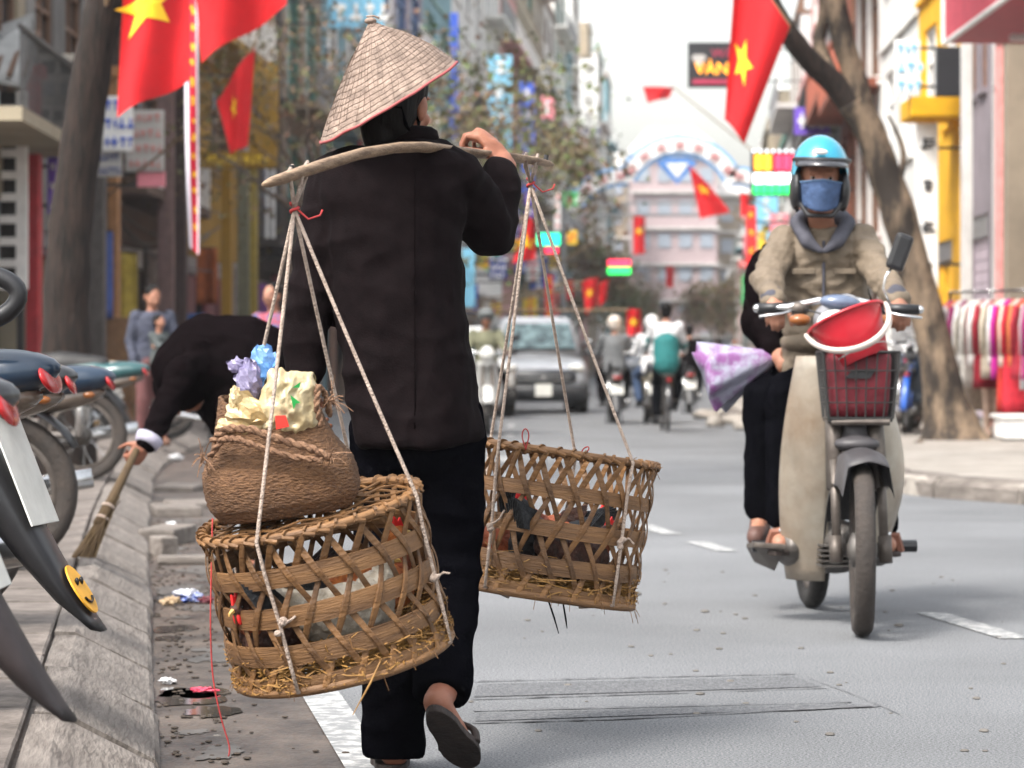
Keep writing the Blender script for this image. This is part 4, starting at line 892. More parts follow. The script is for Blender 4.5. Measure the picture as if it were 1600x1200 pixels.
def person(label, loc, J, top, pants, skin=None, hair=True, voxel=.014, sleeve=1.0, shoe=None, bun=False, long_=0, s=1, group=None, hcurl=45, hat=None, skirt=0, fold=.006, eyes_=True, extra=None):
    """J in local metres relative to loc; body, shirt, trousers, hair and shoes as parts of one figure"""
    t = thing('person', label, 'person', loc, group); o = V(loc); g = {k: (V(v) + o if k not in ('hf', 'hu', 'r') and not k.startswith('d') and not k.startswith('n') else V(v)) for k, v in J.items() if k != 'nk'}; g['nk'] = V(J['nk']) + o
    sk = skin or skinm; r = g['r']; b = MB(); torso(b, g['hip'], g['ch'], g['nk'], r, .9*s, -.01, .9*s); b.cap2(g['nk'] - V((0, 0, .02)), .05*s, g['hd'] - V(g['hu']).normalized()*.05, .046*s)
    head(b, g['hd'], g['hf'], g['hu'], s)
    for q in 'LR':
        sg = -1 if q == 'L' else 1
        limb(b, [g['s'+q], g['e'+q], g['w'+q]], [.042*s, .036*s, .024*s])
        dd = J.get('d'+q) or (g['w'+q] - g['e'+q]); nn = J.get('n'+q) or (-r * sg); hand(b, g['w'+q], dd, nn, J.get('dt'+q) or g['hf'], hcurl, s)
        limb(b, [g['hip'] + r*sg*.085*s, g['k'+q], g['a'+q]], [.07*s, .05*s, .034*s]); foot(b, g['a'+q], g['t'+q], s)
    body = fused('body', b, sk, t, voxel, 3)
    if eyes_: eyes(t, g['hd'], g['hf'], g['hu'], s)
    b = MB(); torso(b, g['hip'], g['ch'], g['nk'] - V((0, 0, .01)), r, s, .012, s)
    for q in 'LR':
        e = g['e'+q].lerp(g['w'+q], sleeve - .08) if sleeve > .5 else g['s'+q].lerp(g['e'+q], .8); 
        limb(b, [g['s'+q], g['e'+q], e] if sleeve > .5 else [g['s'+q], e], [.056*s, .047*s, .037*s], .008)
    fused('shirt', b, top, t, voxel, 3, [(fold, (9, 9, 14)), (-fold*.7, (11, 11, 20))])
    b = MB(); hp = g['hip']; b.ell(hp - V((0, 0, .02)), (.165*s, .135*s, .12*s), frame(V(g['hf']) * V((1, 1, 0)) if abs(V(g['hf']).z) < .9 else V((0, 1, 0))))
    for q in 'LR':
        sg = -1 if q == 'L' else 1; limb(b, [hp + r*sg*.08*s, g['k'+q], g['k'+q].lerp(g['a'+q], .92)], [.092*s, .07*s, .056*s], .006)
    fused('trousers', b, pants, t, voxel, 3, [(fold, (12, 12, 7)), (fold*.5, (26, 26, 16))])
    if hair:
        b = MB(); hair_cap(b, g['hd'], g['hf'], g['hu'], s, bun, long_); fused('hair', b, hairm, t, max(.008, voxel*.8), 2)
    for q in 'LR':
        if shoe:
            b = MB(); foot(b, g['a'+q] - V((0, 0, .022)), g['t'+q] - V((0, 0, .003)), s, .007); fused('shoe', b, shoe, t, .01, 2)
    return t
def standing(fw=(0, -1, 0), h=1.55, lean=0):                # relaxed standing joints
    s = h / 1.6; f = V(fw).normalized(); r = f.cross(V((0, 0, 1))); q = lambda a, b, z: (r*a + f*b + V((0, 0, z))) * s
    return dict(hip=q(0, 0, .86), ch=q(0, .01, 1.2), nk=q(0, 0, 1.35), hd=q(0, .025, 1.49), hf=f, hu=(0, 0, 1), r=r, sL=q(-.165, 0, 1.29), eL=q(-.22, -.02, 1.04), wL=q(-.2, .08, .82), sR=q(.165, 0, 1.29), eR=q(.22, -.02, 1.04), wR=q(.2, .08, .82),
                kL=q(-.09, .03, .47), aL=q(-.1, -.02, .085), tL=q(-.12, .14, .03), kR=q(.09, .03, .47), aR=q(.1, -.02, .085), tR=q(.12, .14, .03))
# ------------------------------------------------------------------ the woman with the carrying pole
WD = 6.6
coatm = mat('black_wool_coat', (.0075, .0046, .0052), .9, scale=40, bump=.14, bscale=240, spec=.06, col2=(.004, .0026, .003))
wo = V((P(640, 0, WD).x, WD, 0))
wm = thing('person', 'woman in a conical hat and long black coat carrying two baskets on a pole', 'person', wo)
# coat
b = MB(); rows = [(218, 585, 672, .062), (228, 552, 704, .085), (240, 520, 722, .1), (262, 503, 729, .112), (305, 496, 728, .122), (380, 504, 722, .125), (470, 521, 726, .128), (560, 534, 738, .142), (630, 545, 749, .155), (684, 555, 757, .165), (697, 562, 750, .155)]
rings = []
for (y, xl, xr, dp) in rows:
    a, c = P(xl, y, WD), P(xr, y, WD); m_, hw = (a + c)/2, (c.x - a.x)/2; ring = []
    for k in range(28):
        q = 2*math.pi*k/28; cs_, sn = math.cos(q), math.sin(q); e = .82
        px = math.copysign(abs(cs_)**e, cs_)*hw; tiltz = (px / .16) * .012 * max(0, (y - 500)/190); ring.append(m_ + V((px, math.copysign(abs(sn)**e, sn)*dp, tiltz)))
    rings.append(ring)
b.loft(rings)
shR, elR, wrR = P(703, 282, 6.62), P(768, 357, 6.74), P(781, 272, 6.81)
shL, elL, wrL = P(528, 285, 6.62), P(489, 440, 6.6), P(476, 580, 6.6)
limb(b, [shR, elR], [.074, .063]); limb(b, [elR, wrR], [.062, .047]); limb(b, [shL, elL, wrL], [.07, .058, .048])
b.cap2(P(690, 250, WD), .05, P(715, 275, WD), .06)
coat = fused('coat', b, coatm, wm, .0065, 4, [(.01, (8, 8, 4)), (-.0075, (6, 6, 13)), (-.004, (16, 16, 9))])
# seams, collar
b = MB(); b.tube([P(648, y, WD - .128 - .00022*max(0, y - 300) * .35) for y in range(262, 690, 24)], .0016, 5); b.build('back_seam', darkcl, coat)
col_c = P(630, 216, WD + .01)
b.tube([col_c + V((math.cos(2*math.pi*k/24)*.066, math.sin(2*math.pi*k/24)*.06, 0)) for k in range(24)], .017, 8, closed=True, flat=1.5); b.build('collar', coatm, coat, True)
# trousers
b = MB()
limb(b, [P(618, 668, WD + .02), P(618, 900, WD + .02)], [.105, .086]); b.tube([P(618, 900, WD + .02), P(619, 980, WD), P(619, 1060, WD - .02), P(617, 1182, WD - .02)], [.085, .079, .074, .073], 20)
limb(b, [P(690, 668, WD), P(697, 860, WD + .03), P(698, 950, WD - .01)], [.105, .083, .073]); b.tube([P(698, 940, WD), P(697, 1000, WD - .06), P(691, 1086, WD - .15)], [.073, .068, .06], 20)
b.ell(P(655, 690, WD), (.15, .13, .12))
tz = fused('trousers', b, darkcl, wm, .0075, 3, [(.01, (8, 8, 4)), (-.007, (8, 8, 15))])
hemz = P(0, 1180, WD).z
for v in tz.data.vertices:
    if v.co.z < hemz: v.co.z = hemz + (v.co.z - hemz)*.12
    pass
# body: head, neck, hands, lower legs and feet as one skin surface under the clothes
hc, hf, hu = P(618, 160, WD + .01), V((.4, .91, -.06)), V((.04, -.1, 1))
b = MB(); torso(b, P(650, 640, WD), P(612, 340, WD), P(620, 232, WD), (1, 0, 0), .8, -.01, .8); b.cap2(P(618, 240, WD), .05, hc - V((0, 0, .05)), .046)
head(b, hc, hf, hu, .98)
hwr = P(786, 250, 6.87)
limb(b, [shR, elR, wrR, hwr], [.042, .038, .028, .0235])
hand(b, P(786, 250, 6.875), V((-.5, .12, .6)), V((-.6, .3, -.62)), V((-.3, -1, .2)), 55, 1.0)
b.cap2(P(772, 226, 6.87), .013, P(750, 218, 6.865), .0115, 8); b.cap2(P(750, 218, 6.865), .0115, P(732, 213, 6.86), .009, 8); b.cap2(P(768, 226, 6.9), .02, P(757, 234, 6.92), .016, 8)
limb(b, [shL, elL, wrL], [.042, .036, .026]); hand(b, wrL, V((.02, .1, -1)), (1, .2, 0), (0, 1, -.2), 30)
anL, anR = P(617, 1175, WD - .02), P(692, 1082, WD - .16)
limb(b, [P(620, 700, WD), P(618, 900, WD + .02), P(619, 1060, WD - .02), anL], [.06, .045, .04, .034]); limb(b, [P(690, 700, WD), P(697, 860, WD + .03), P(698, 960, WD - .01), anR], [.06, .045, .04, .033])
tL = V((anL.x - .01, anL.y + .16, .035)); foot(b, V((anL.x, anL.y, .09)), tL); b.cap2(anL, .034, V((anL.x, anL.y - .025, .05)), .034)
heel, toe = P(684, 1124, WD - .24), P(731, 1192, WD - .09); axf = (toe - heel).normalized(); nso = V((-.15, -1, -.35)); nso = (nso - axf*nso.dot(axf)).normalized()
b.cap2(anR, .033, heel - nso*.042 - axf*.005, .031); b.cap2(heel - nso*.04, .031, toe - nso*.03 - axf*.03, .027, 12); b.cap2(heel.lerp(toe, .55) - nso*.034 + axf.cross(nso)*.012, .026, toe - nso*.024 + axf.cross(nso)*.016, .016); b.cap2(heel.lerp(toe, .5) - nso*.034, .03, toe - nso*.022 - axf.cross(nso)*.012, .014)
fused('body', b, skind, wm, .0045, 3)
b = MB(); hair_cap(b, hc, hf, hu, 1.0); b.cap2(P(592, 175, WD - .03), .05, P(596, 214, WD - .035), .045); b.cap2(P(622, 200, WD - .045), .035, P(634, 214, WD - .04), .02)
fused('hair', b, hairm, wm, .007, 2)
# sandals
solem = mat('sandal_sole', (.036, .024, .02), .75, scale=24, col2=(.012, .008, .007), bump=.3)
def sandal(hl, te, nrm, th=.016, w=.045):
    ax = (te - hl); L = ax.length; ax.normalize(); nrm = V(nrm); nrm = (nrm - ax*nrm.dot(ax)).normalized(); sd = ax.cross(nrm); b = MB(); pts = []
    for k in range(28):
        a = 2*math.pi*k/28; v = math.cos(a); wd = w*(1.0 + .16*v)*(1.06 - .24*math.exp(-((v + .12)/.34)**2))*(1.0 if abs(v) < .8 else 1.08); pts.append((hl + te)/2 + ax*v*L/2*1.06 + sd*math.sin(a)*wd)
    b.prism(pts, nrm*th); return b
so_ = sandal(heel - axf*.03, toe + axf*.02, -nso, .018, .043).build('sandal', solem, wm, bevel=.003)
q = heel.lerp(toe, .7); sdn = axf.cross(nso); b = MB(); b.tube(smoothed([q + sdn*.042 - nso*.012, q + sdn*.036 - nso*.045, q - nso*.066, q - sdn*.036 - nso*.045, q - sdn*.042 - nso*.012]), .008, 6, flat=1.6); b.build('strap', solem, so_, True)
so2 = sandal(V((anL.x - .005, anL.y - .07, .004)), V((anL.x - .02, anL.y + .19, .004)), V((0, 0, 1)), .022, .046).build('sandal', solem, wm, bevel=.003)
b = MB(); b.tube([V((anL.x - .045, anL.y + .05, .03)), V((anL.x - .03, anL.y + .05, .085)), V((anL.x + .02, anL.y + .05, .085)), V((anL.x + .04, anL.y + .05, .03))], .009, 6); b.build('strap', solem, so2)
# conical hat
strawm = mat('palm_leaf_hat', (.27, .2, .16), .75, scale=38, col2=(.14, .1, .08), bump=.35, bscale=70, big=(9, .8, 1.15), contrast=(.35, .65))
rimC, apex = P(607, 160, WD - .02), P(579, 34, WD - .035)
e1 = (P(713, 99, WD) - P(501, 224, WD)); rad = e1.length/2; e1.normalize()
axh = V((-.5, -.12, .86)); e2 = axh.cross(e1).normalized(); b = MB()
if e2.y < 0: e2 = -e2
e2 = (e2 + V((0, 0, .05))).normalized()
def hatp(t, k, n=120, off=0):                               # t 0 rim .. 1 apex
    a = 2*math.pi*k/n; rr_ = rad*(1 - t*.985); saw = ((t*17) % 1)*.0022; rip = .0013*math.sin(a*44 + 3*noise.noise(V((math.cos(a)*2, math.sin(a)*2, t*3)))) * (1 - t*.5); bow = .012*math.sin(math.pi*t)
    q = rimC.lerp(apex, t) + (e1*math.cos(a) + e2*math.sin(a))*(rr_ + saw + rip + bow - off); q += V((0, 0, .004*noise.noise(V((math.cos(a)*3, math.sin(a)*3, t*4)))))
    return q
rows_ = 68
b.loft([[hatp(i/rows_, k) for k in range(120)] for i in range(rows_ + 1)], cap=False); hat = b.build('conical_hat', strawm, wm, True, fix=False)
b = MB(); b.loft([[hatp(i/12, k, 60, .006) for k in range(60)] for i in range(13)], cap=False); b.build('hat_lining', mat('hat_lining', (.3, .22, .15), .8, scale=20), hat, True, fix=False)
hl = mat('hat_stitch', (.13, .09, .07), .8)
for i in range(1, 17):
    b = MB(); b.tube([hatp(i/17.0 + .004, k, 72, -.0012) for k in range(72)], .00085, 4, closed=True); b.build('hoop_line', hl, hat)
b = MB()
for k in range(64):
    t0, t1 = random.Random(k).uniform(0, .3), random.Random(k + 99).uniform(.6, .97); b.tube([hatp(lerp(t0, t1, q/8), k*120/64 + .5*math.sin(q*.8 + k), 120, -.0008) for q in range(9)], .0006, 3, cap=False)
tag(b.build('leaf_ribs', hl, hat, fix=False), kind='stuff')
b = MB(); b.tube([hatp(0, k, 72) for k in range(72)], .0035, 6, closed=True); b.build('rim', mat('hat_rim', (.3, .07, .07), .7), hat, True)
b = MB(); b.ell(apex + V((0, 0, .002)), (.014, .014, .008)); b.tube([apex + V((0, 0, .004)), apex + V((-.01, 0, .012)), apex + V((.008, 0, .013)), apex + V((.02, 0, .008))], .0025, 5); b.build('tip', strawm, hat, True)
b = MB(); b.tube([hatp(.3, 8, 120, .01), P(652, 150, WD - .03), P(654, 185, WD - .01), P(646, 215, WD + .02)], .008, 6, flat=.4); b.tube([hatp(.3, 70, 120, .01), P(628, 168, WD - .085), P(634, 195, WD - .075), P(643, 216, WD - .03)], .007, 6, flat=.4); b.build('chin_strap', darkcl, hat)

# carrying pole
polew = mat('worn_bamboo', (.32, .225, .15), .6, scale=6, col2=(.11, .068, .042), stretch=(3, 3, 14), bump=.3, bscale=30, contrast=(.35, .65))
pp = [(415, 286, 5.98, .008), (424, 283, 6.0, .0145), (455, 273, 6.06, .0175), (500, 258, 6.15, .018), (560, 240, 6.27, .0165), (620, 230, 6.385, .0145), (660, 229, 6.46, .0135), (700, 234, 6.6, .0125), (740, 239, 6.78, .012), (790, 244, 6.97, .0115), (835, 251, 7.14, .0105), (856, 256, 7.24, .008), (863, 258, 7.28, .004)]
tp = thing('carrying_pole', 'worn bamboo carrying pole across the woman\'s shoulder', 'pole', P(640, 233, 6.6)); b = MB(); rings = []
for i, (x, y, d, h) in enumerate(pp):
    a, c = P(*pp[max(i-1, 0)][:3]), P(*pp[min(i+1, len(pp)-1)][:3]); t_ = (c - a).normalized(); sd = t_.cross(V((0, 0, 1))).normalized(); up = sd.cross(t_); q = P(x, y, d); h *= .82
    up = (up*.9 - sd*.35).normalized(); sd = t_.cross(up)
    rings.append([q + sd*math.cos(2*math.pi*k/14)*h*1.8 + up*math.sin(2*math.pi*k/14)*h*(1 if math.sin(2*math.pi*k/14) < 0 else .75) for k in range(14)])
b.loft(rings); b.build('shaft', polew, tp, True)
for (x, y, d) in ((456, 264, 6.06), (853, 248, 7.22)):
    b = MB(); b.tube([P(x - 1, y + 6, d), P(x + 1, y - 6, d)], .006, 8); b.build('peg', blackm, tp)
for (x, y, d) in ((733, 251, 6.74), (744, 253, 6.78)):
    b = MB(); b.ell(P(x, y, d), .006); b.build('bead', blackm, tp, True)
# ------------------------------------------------------------------ bamboo cages hanging from the pole
canem = mat('split_bamboo', (.185, .09, .03), .6, scale=7, col2=(.05, .022, .008), stretch=(1, 1, 2.5), bump=.3, bscale=40, rnd=.22, contrast=(.32, .68))
hoopm = mat('bamboo_hoop', (.2, .102, .04), .6, scale=5, col2=(.07, .033, .013), stretch=(1, 1, 9), bump=.3, bscale=30, rnd=.15, contrast=(.3, .7))
strawy = mat('nest_straw', (.33, .175, .04), .7, scale=20, col2=(.12, .055, .015))
def cane_mesh(H, R0, R1, sgn, turns, w=.0135):                # one diagonal cane, woven in and out of the hoops
    b = MB(); n = 26; rings = []
    for i in range(n + 1):
        v = i/n; z = v*H; a = sgn*turns*v; rr_ = lerp(R1, R0, v) + .0075*math.cos(v*4*math.pi)*sgn
        c = V((rr_*math.cos(a), rr_*math.sin(a), z)); rad_ = V((math.cos(a), math.sin(a), 0)); tg = V((-math.sin(a), math.cos(a), 0)); al = (tg*sgn*turns*rr_ + V((0, 0, H))).normalized(); sd = al.cross(rad_).normalized()
        ww = w*.5*(1 + .12*math.sin(v*17)); rings.append([c + sd*ww + rad_*.001, c + sd*ww*.6 + rad_*.0022, c - sd*ww*.6 + rad_*.0022, c - sd*ww + rad_*.001, c - sd*ww - rad_*.001, c + sd*ww - rad_*.001])
    b.loft(rings); me = b.mesh('cane', smooth=False); me.materials.append(canem); return me
def hoop_mesh(r, h, th, seed, wob=.002):
    b = MB(); n = 72; rings = []
    for k in range(n + 1):
        a = 2*math.pi*k/n; q = r + wob*math.sin(3*a + seed); u = V((math.cos(a), math.sin(a), 0)); z = .0025*math.sin(2*a + seed)
        rings.append([u*(q - th) + V((0, 0, -h/2 + z)), u*(q + th) + V((0, 0, -h/2 + z)), u*(q + th*1.12) + V((0, 0, z)), u*(q + th) + V((0, 0, h/2 + z)), u*(q - th) + V((0, 0, h/2 + z))])
    b.loft(rings, cap=False); return b
def basket(label, C, rot, H, R0, R1, hoops, n=22, turns=2*math.pi/22*2.4, seed=1, lid=True, straw_h=.105):
    rr = random.Random(seed); t = thing('bamboo_cage', label, 'basket')
    ms = [cane_mesh(H, R0, R1, s_, turns) for s_ in (1, -1)]
    for k in range(n):
        for s_ in (0, 1):
            o = link('cane', ms[s_], None, t); o.rotation_euler = (rr.uniform(-.006, .006), rr.uniform(-.006, .006), 2*math.pi*(k + rr.uniform(-.09, .09) + .5*s_)/n)
    for i, (z, h) in enumerate(hoops):
        o = hoop_mesh(lerp(R1, R0, z), h, .0035, i + seed).build('hoop', hoopm, t); o.location = (0, 0, z*H); o.rotation_euler = (rr.uniform(-.012, .012), rr.uniform(-.012, .012), rr.uniform(0, 6))
    # rolled rim bound with cane
    b = MB(); b.tube([V((R0*math.cos(2*math.pi*k/72), R0*math.sin(2*math.pi*k/72), H)) for k in range(72)], .0095, 8, closed=True); rim = b.build('rim', hoopm, t, True)
    for k in range(38):
        a = 2*math.pi*(k + rr.random()*.5)/38; b = MB(); u = V((math.cos(a), math.sin(a), 0)); g = V((-math.sin(a), math.cos(a), 0)); pts = [u*R0 + V((0, 0, H)) + (u*math.cos(q) + V((0, 0, math.sin(q))))*.0112 + g*(q*.004) for q in [2*math.pi*j/10 for j in range(10)]]
        b.tube(pts, .0032, 4, closed=True, flat=1.6); b.build('binding', canem, rim)
    b = MB(); b.tube([V((R1*math.cos(2*math.pi*k/60), R1*math.sin(2*math.pi*k/60), .004)) for k in range(60)], .011, 7, closed=True); b.build('base_rim', hoopm, t, True)
    for k in range(15):                                       # woven floor
        x = lerp(-R1, R1, (k + .5)/15); L = math.sqrt(R1*R1 - x*x)
        for s_ in (0, 1):
            b = MB(); b.box((0, 0, 0), (.02, L*2, .002)); o = b.build('floor_cane', canem, t); o.location = (x, 0, .004) if s_ == 0 else (0, x, .008); o.rotation_euler = (0, 0, 0 if s_ == 0 else math.pi/2)
    if lid:
        for k in range(13):
            x = lerp(-R0, R0, (k + .5)/13); L = math.sqrt(R0*R0 - x*x)
            for s_, a in enumerate((0, R(60), R(120))):
                if s_ == 2 and k % 2: continue
                b = MB(); nseg = 8; rings = []
                for j in range(nseg + 1):
                    yy = lerp(-L, L, j/nseg); zz = .006*math.sin(j*1.9 + k); rings.append([V((x - .0055, yy, zz)), V((x + .0055, yy, zz)), V((x + .0055, yy, zz + .003)), V((x - .0055, yy, zz + .003))])
                b.loft(rings); o = b.build('lid_cane', canem, t); o.location = (0, 0, H - .012 + .003*s_); o.rotation_euler = (0, 0, a)
    b = MB()                                                  # straw bedding
    for k in range(1500):
        a = rr.uniform(0, 2*math.pi); q = math.sqrt(rr.random())*(R1 - .004) if rr.random() < .45 else rr.uniform(R1*.86, R1 + .002); c = V((q*math.cos(a), q*math.sin(a), rr.uniform(.008, straw_h)*rr.uniform(.3, 1)))
        ph = rr.uniform(0, 6.28); L = rr.uniform(.03, .1); dr = V((math.cos(ph), math.sin(ph), rr.uniform(-.35, .45))); bend = V((rr.uniform(-1, 1), rr.uniform(-1, 1), rr.uniform(-.6, .6)))*L*.35
        pts = []
        for j in range(5):
            s_ = j/4 - .5; p = c + dr*L*s_ + bend*(1 - 4*s_*s_)*.5; rl = math.hypot(p.x, p.y); mx = R1 + .012
            if rl > mx: p.x *= mx/rl; p.y *= mx/rl
            p.z = max(p.z, .004); pts.append(p)
        b.tube(pts, rr.uniform(.0008, .0019), 3, cap=False)
    tag(b.build('straw', strawy, t, fix=False), kind='stuff')
    b = MB()                                                  # whiskers and loose ends under and on the side
    for k in range(46):
        a = rr.uniform(0, 2*math.pi); z = rr.choice([.0, .01, .03, H*.3, H*.97]); q = lerp(R1, R0, z/H) + .004; c = V((q*math.cos(a), q*math.sin(a), z)); L = rr.uniform(.015, .045)
        e = c + V((math.cos(a)*L*.5, math.sin(a)*L*.5, -L*rr.uniform(.2, 1) if z < .05 else L*rr.uniform(-.6, .8))); b.tube([c, c.lerp(e, .5) + V((0, 0, .006)), e], .0009, 3, cap=False)
    tag(b.build('frayed_fibres', canem, t, fix=False), kind='stuff')
    place(t, C, rot=rot); return t
def rotm(rot): return Matrix.Rotation(rot[2], 3, 'Z') @ Matrix.Rotation(rot[1], 3, 'Y') @ Matrix.Rotation(rot[0], 3, 'X')
LB = dict(rot=(R(8), R(-12.5), 0), H=.33, R0=.233, R1=.232); RB = dict(rot=(R(1), R(8.5), .4), H=.36, R0=.232, R1=.222)
lc, rc = P(511, 915, 6.12), P(866, 820, 7.25)
LB['C'] = lc - rotm(LB['rot']) @ V((0, 0, LB['H']/2)); RB['C'] = rc - rotm(RB['rot']) @ V((0, 0, RB['H']/2))
basket('bamboo chicken cage with a woven bag on top hanging from the rear pole end', LB['C'], LB['rot'], LB['H'], LB['R0'], LB['R1'], [(.74, .04), (.5, .042), (.25, .042), (.06, .03)], seed=3)
basket('open topped bamboo chicken cage hanging from the front pole end', RB['C'], RB['rot'], RB['H'], RB['R0'], RB['R1'], [(.73, .034), (.48, .04), (.23, .042), (.05, .03)], seed=8, lid=False)

# chickens
def chicken(label, B, loc, rz, s, body, neck, tail, combm, up=0):
    M_ = rotm(B['rot']); t = thing('chicken', label, 'chicken', (0, 0, 0), None)
    b = MB(); b.ell((0, 0, .1), (.1, .068, .068)); b.ell((-.055, 0, .12), (.065, .05, .05)); b.ell((.055, 0, .1), (.06, .058, .062))
    b.cap2((.075, 0, .13), .042, (.1, 0, .19 + up), .024); b.ell((.11, 0, .212 + up), (.027, .019, .021)); b.cap2((-.08, 0, .14), .035, (-.15, 0, .19), .014)
    for k in (-1, 1): b.ell((-.01, k*.058, .105), (.075, .018, .045), Matrix.Rotation(.25, 3, 'Y')); b.cap2((.01, k*.03, .06), .028, (.015, k*.03, .03), .01)
    o = fused('body', b, body, t, .006, 2, (.003, (60, 60, 60)))
    b = MB(); b.cap2((.078, 0, .135), .0445, (.101, 0, .185 + up), .0275); fused('hackle', b, neck, t, .006, 2, (.004, (70, 70, 30)))
    b = MB()
    for k in range(9):
        a = lerp(-.5, .5, k/8); rr_ = V((-.11, a*.04, .155)); b.prism([rr_, rr_ + V((-.04, a*.02, .055)), rr_ + V((-.1, a*.03, .06 + .02*math.cos(a*3))), rr_ + V((-.075, a*.03, .0))], (0, .003, 0))
    b.build('tail', tail, t)
    b = MB(); b.prism([(.094, -.003, .226 + up), (.1, -.003, .25 + up), (.106, -.003, .238 + up), (.113, -.003, .254 + up), (.12, -.003, .24 + up), (.128, -.003, .248 + up), (.132, -.003, .224 + up)], (0, .006, 0)); b.build('comb', combm, t)
    b = MB(); b.ell((.126, .006, .19 + up), (.007, .004, .014)); b.ell((.126, -.006, .19 + up), (.007, .004, .014)); b.build('wattle', combm, t)
    b = MB(); b.tube([(.134, 0, .212 + up), (.146, 0, .208 + up), (.15, 0, .203 + up)], [.007, .004, .001], 6); b.build('beak', mat('beak', (.45, .28, .08), .5), t)
    for k in (-1, 1):
        b = MB(); b.ell((.12, k*.018, .216 + up), .0035, nu=6, nv=4); b.build('eye', eyeb, t)
        b = MB(); b.tube([(.015, k*.03, .04), (.01, k*.03, .005)], .005, 5)
        for a in (-.6, 0, .6): b.tube([(.01, k*.03, .006), (.01 + .03*math.cos(a), k*.03 + .03*math.sin(a), .002)], .003, 4)
        b.build('leg', mat('beak', (.45, .28, .08), .5), t)
    M4 = Matrix.Translation(V(B['C']) + M_ @ V(loc)) @ M_.to_4x4() @ Matrix.Rotation(rz, 4, 'Z') @ Matrix.Scale(s, 4); t.matrix_world = M4
combm = mat('comb_red', (.62, .02, .02), .5, var=.1)
fm = lambda n, c, c2: mat('feather_' + n, c, .7, scale=30, col2=c2, bump=.5, bscale=60, contrast=(.35, .65))
rust, dkb, blk, wht, org = fm('rust', (.3, .07, .02), (.12, .025, .01)), fm('dark', (.07, .025, .015), (.02, .01, .008)), fm('black', (.012, .014, .018), (.006, .006, .006)), fm('white', (.5, .46, .4), (.3, .26, .2)), fm('orange', (.48, .16, .03), (.25, .06, .015))
chicken('rust brown rooster with a large red comb in the open cage', RB, (.05, .02, .02), R(15), 1.02, rust, org, blk, combm, -.012)
chicken('black hen with a glossy neck in the open cage', RB, (-.03, -.04, .02), R(200), .98, blk, blk, blk, combm, -.01)
chicken('dark brown hen facing the side of the open cage', RB, (.0, -.13, .02), R(10), .92, dkb, rust, blk, combm, -.035)
chicken('chestnut hen at the rear of the open cage', RB, (-.09, .1, .02), R(160), .95, rust, rust, dkb, combm, -.02)
chicken('pale hen with white feathers in the cage under the bag', LB, (.03, -.1, .02), R(20), .98, wht, wht, blk, combm, -.03)
chicken('orange rooster in the cage under the bag', LB, (.08, .05, .02), R(40), .98, org, rust, blk, combm, -.012)
chicken('dark rust hen at the left of the cage under the bag', LB, (-.11, -.06, .02), R(230), .92, dkb, rust, dkb, combm, -.03)

# rope slings
ropem = mat('white_rope', (.42, .34, .285), .8, scale=60, col2=(.24, .18, .145), bump=.6, bscale=160)
redt = mat('red_tie', (.36, .03, .03), .7)
def sling(label, tie, pegs, B, angles, seed, rr_=.0042, knot_v=.45, back=()):
    t = thing('rope_sling', label, 'rope', tie); M_ = rotm(B['rot']); rr = random.Random(seed)
    def on(a, v, off=.014):                                   # point on the cage side: azimuth a from the camera side, height fraction v
        q = lerp(B['R1'], B['R0'], v) + off; return V(B['C']) + M_ @ (Matrix.Rotation(-B['rot'][2], 3, 'Z') @ V((math.sin(a)*q, -math.cos(a)*q, v*B['H'])))
    for i, a in enumerate(angles):
        top, mid, bot = on(a, 1.0, .017), on(a + .03, knot_v, .014), on(a + .05, .02, .016)
        pts = [tie] + [tie.lerp(top, k/6) + V((0, 0, -.006*math.sin(math.pi*k/6))) for k in range(1, 6)] + [top, on(a, .8, .015), mid, on(a + .04, .2, .015), bot, V(B['C']) + M_ @ (Matrix.Rotation(-B['rot'][2], 3, 'Z') @ V((math.sin(a)*B['R1']*.6, -math.cos(a)*B['R1']*.6, -.012)))]
        b = MB(); b.tube(pts, rr_, 7); b.build('rope', ropem, t, True)
        b = MB(); 
        for k in range(3): b.ell(mid + V((rr.uniform(-.006, .006), -.003, rr.uniform(-.016, .016))), (.0095, .0085, .0075), nu=8, nv=5)
        b.tube([mid, mid + V((.018, -.006, .012)), mid + V((.032, -.006, .02 + rr.uniform(-.03, .02)))], .0036, 5)
        fused('knot', b, ropem, t, .003, 1)
    for k, q in enumerate(pegs):
        b = MB(); b.tube([tie, q, q + V((.004, .03, .012)), q + V((.0, .045, -.02)), tie + V((0, .012, .01))], rr_, 7); b.build('loop', ropem, t, True)
    b = MB(); b.tube([tie + V((math.cos(k*.9)*.0085, math.sin(k*.9)*.0085, -.012 + .0024*k)) for k in range(12)], .0034, 6); b.tube([tie + V((.008, -.005, 0)), tie + V((.03, -.01, -.02)), tie + V((.055, -.01, -.012)), tie + V((.06, -.01, .0))], .0022, 5); b.build('red_tie', redt, t, True)
tl, tr_ = P(460, 328, 6.07), P(829, 288, 7.15)
sling('white rope sling under the rear end of the carrying pole', tl, [P(452, 266, 6.04), P(476, 260, 6.08)], LB, [R(-24), R(68), R(-128), R(158)], 2)
sling('white rope sling under the front end of the carrying pole', tr_, [P(820, 246, 7.06), P(838, 248, 7.13)], RB, [R(-42), R(42), R(-130), R(172)], 4)
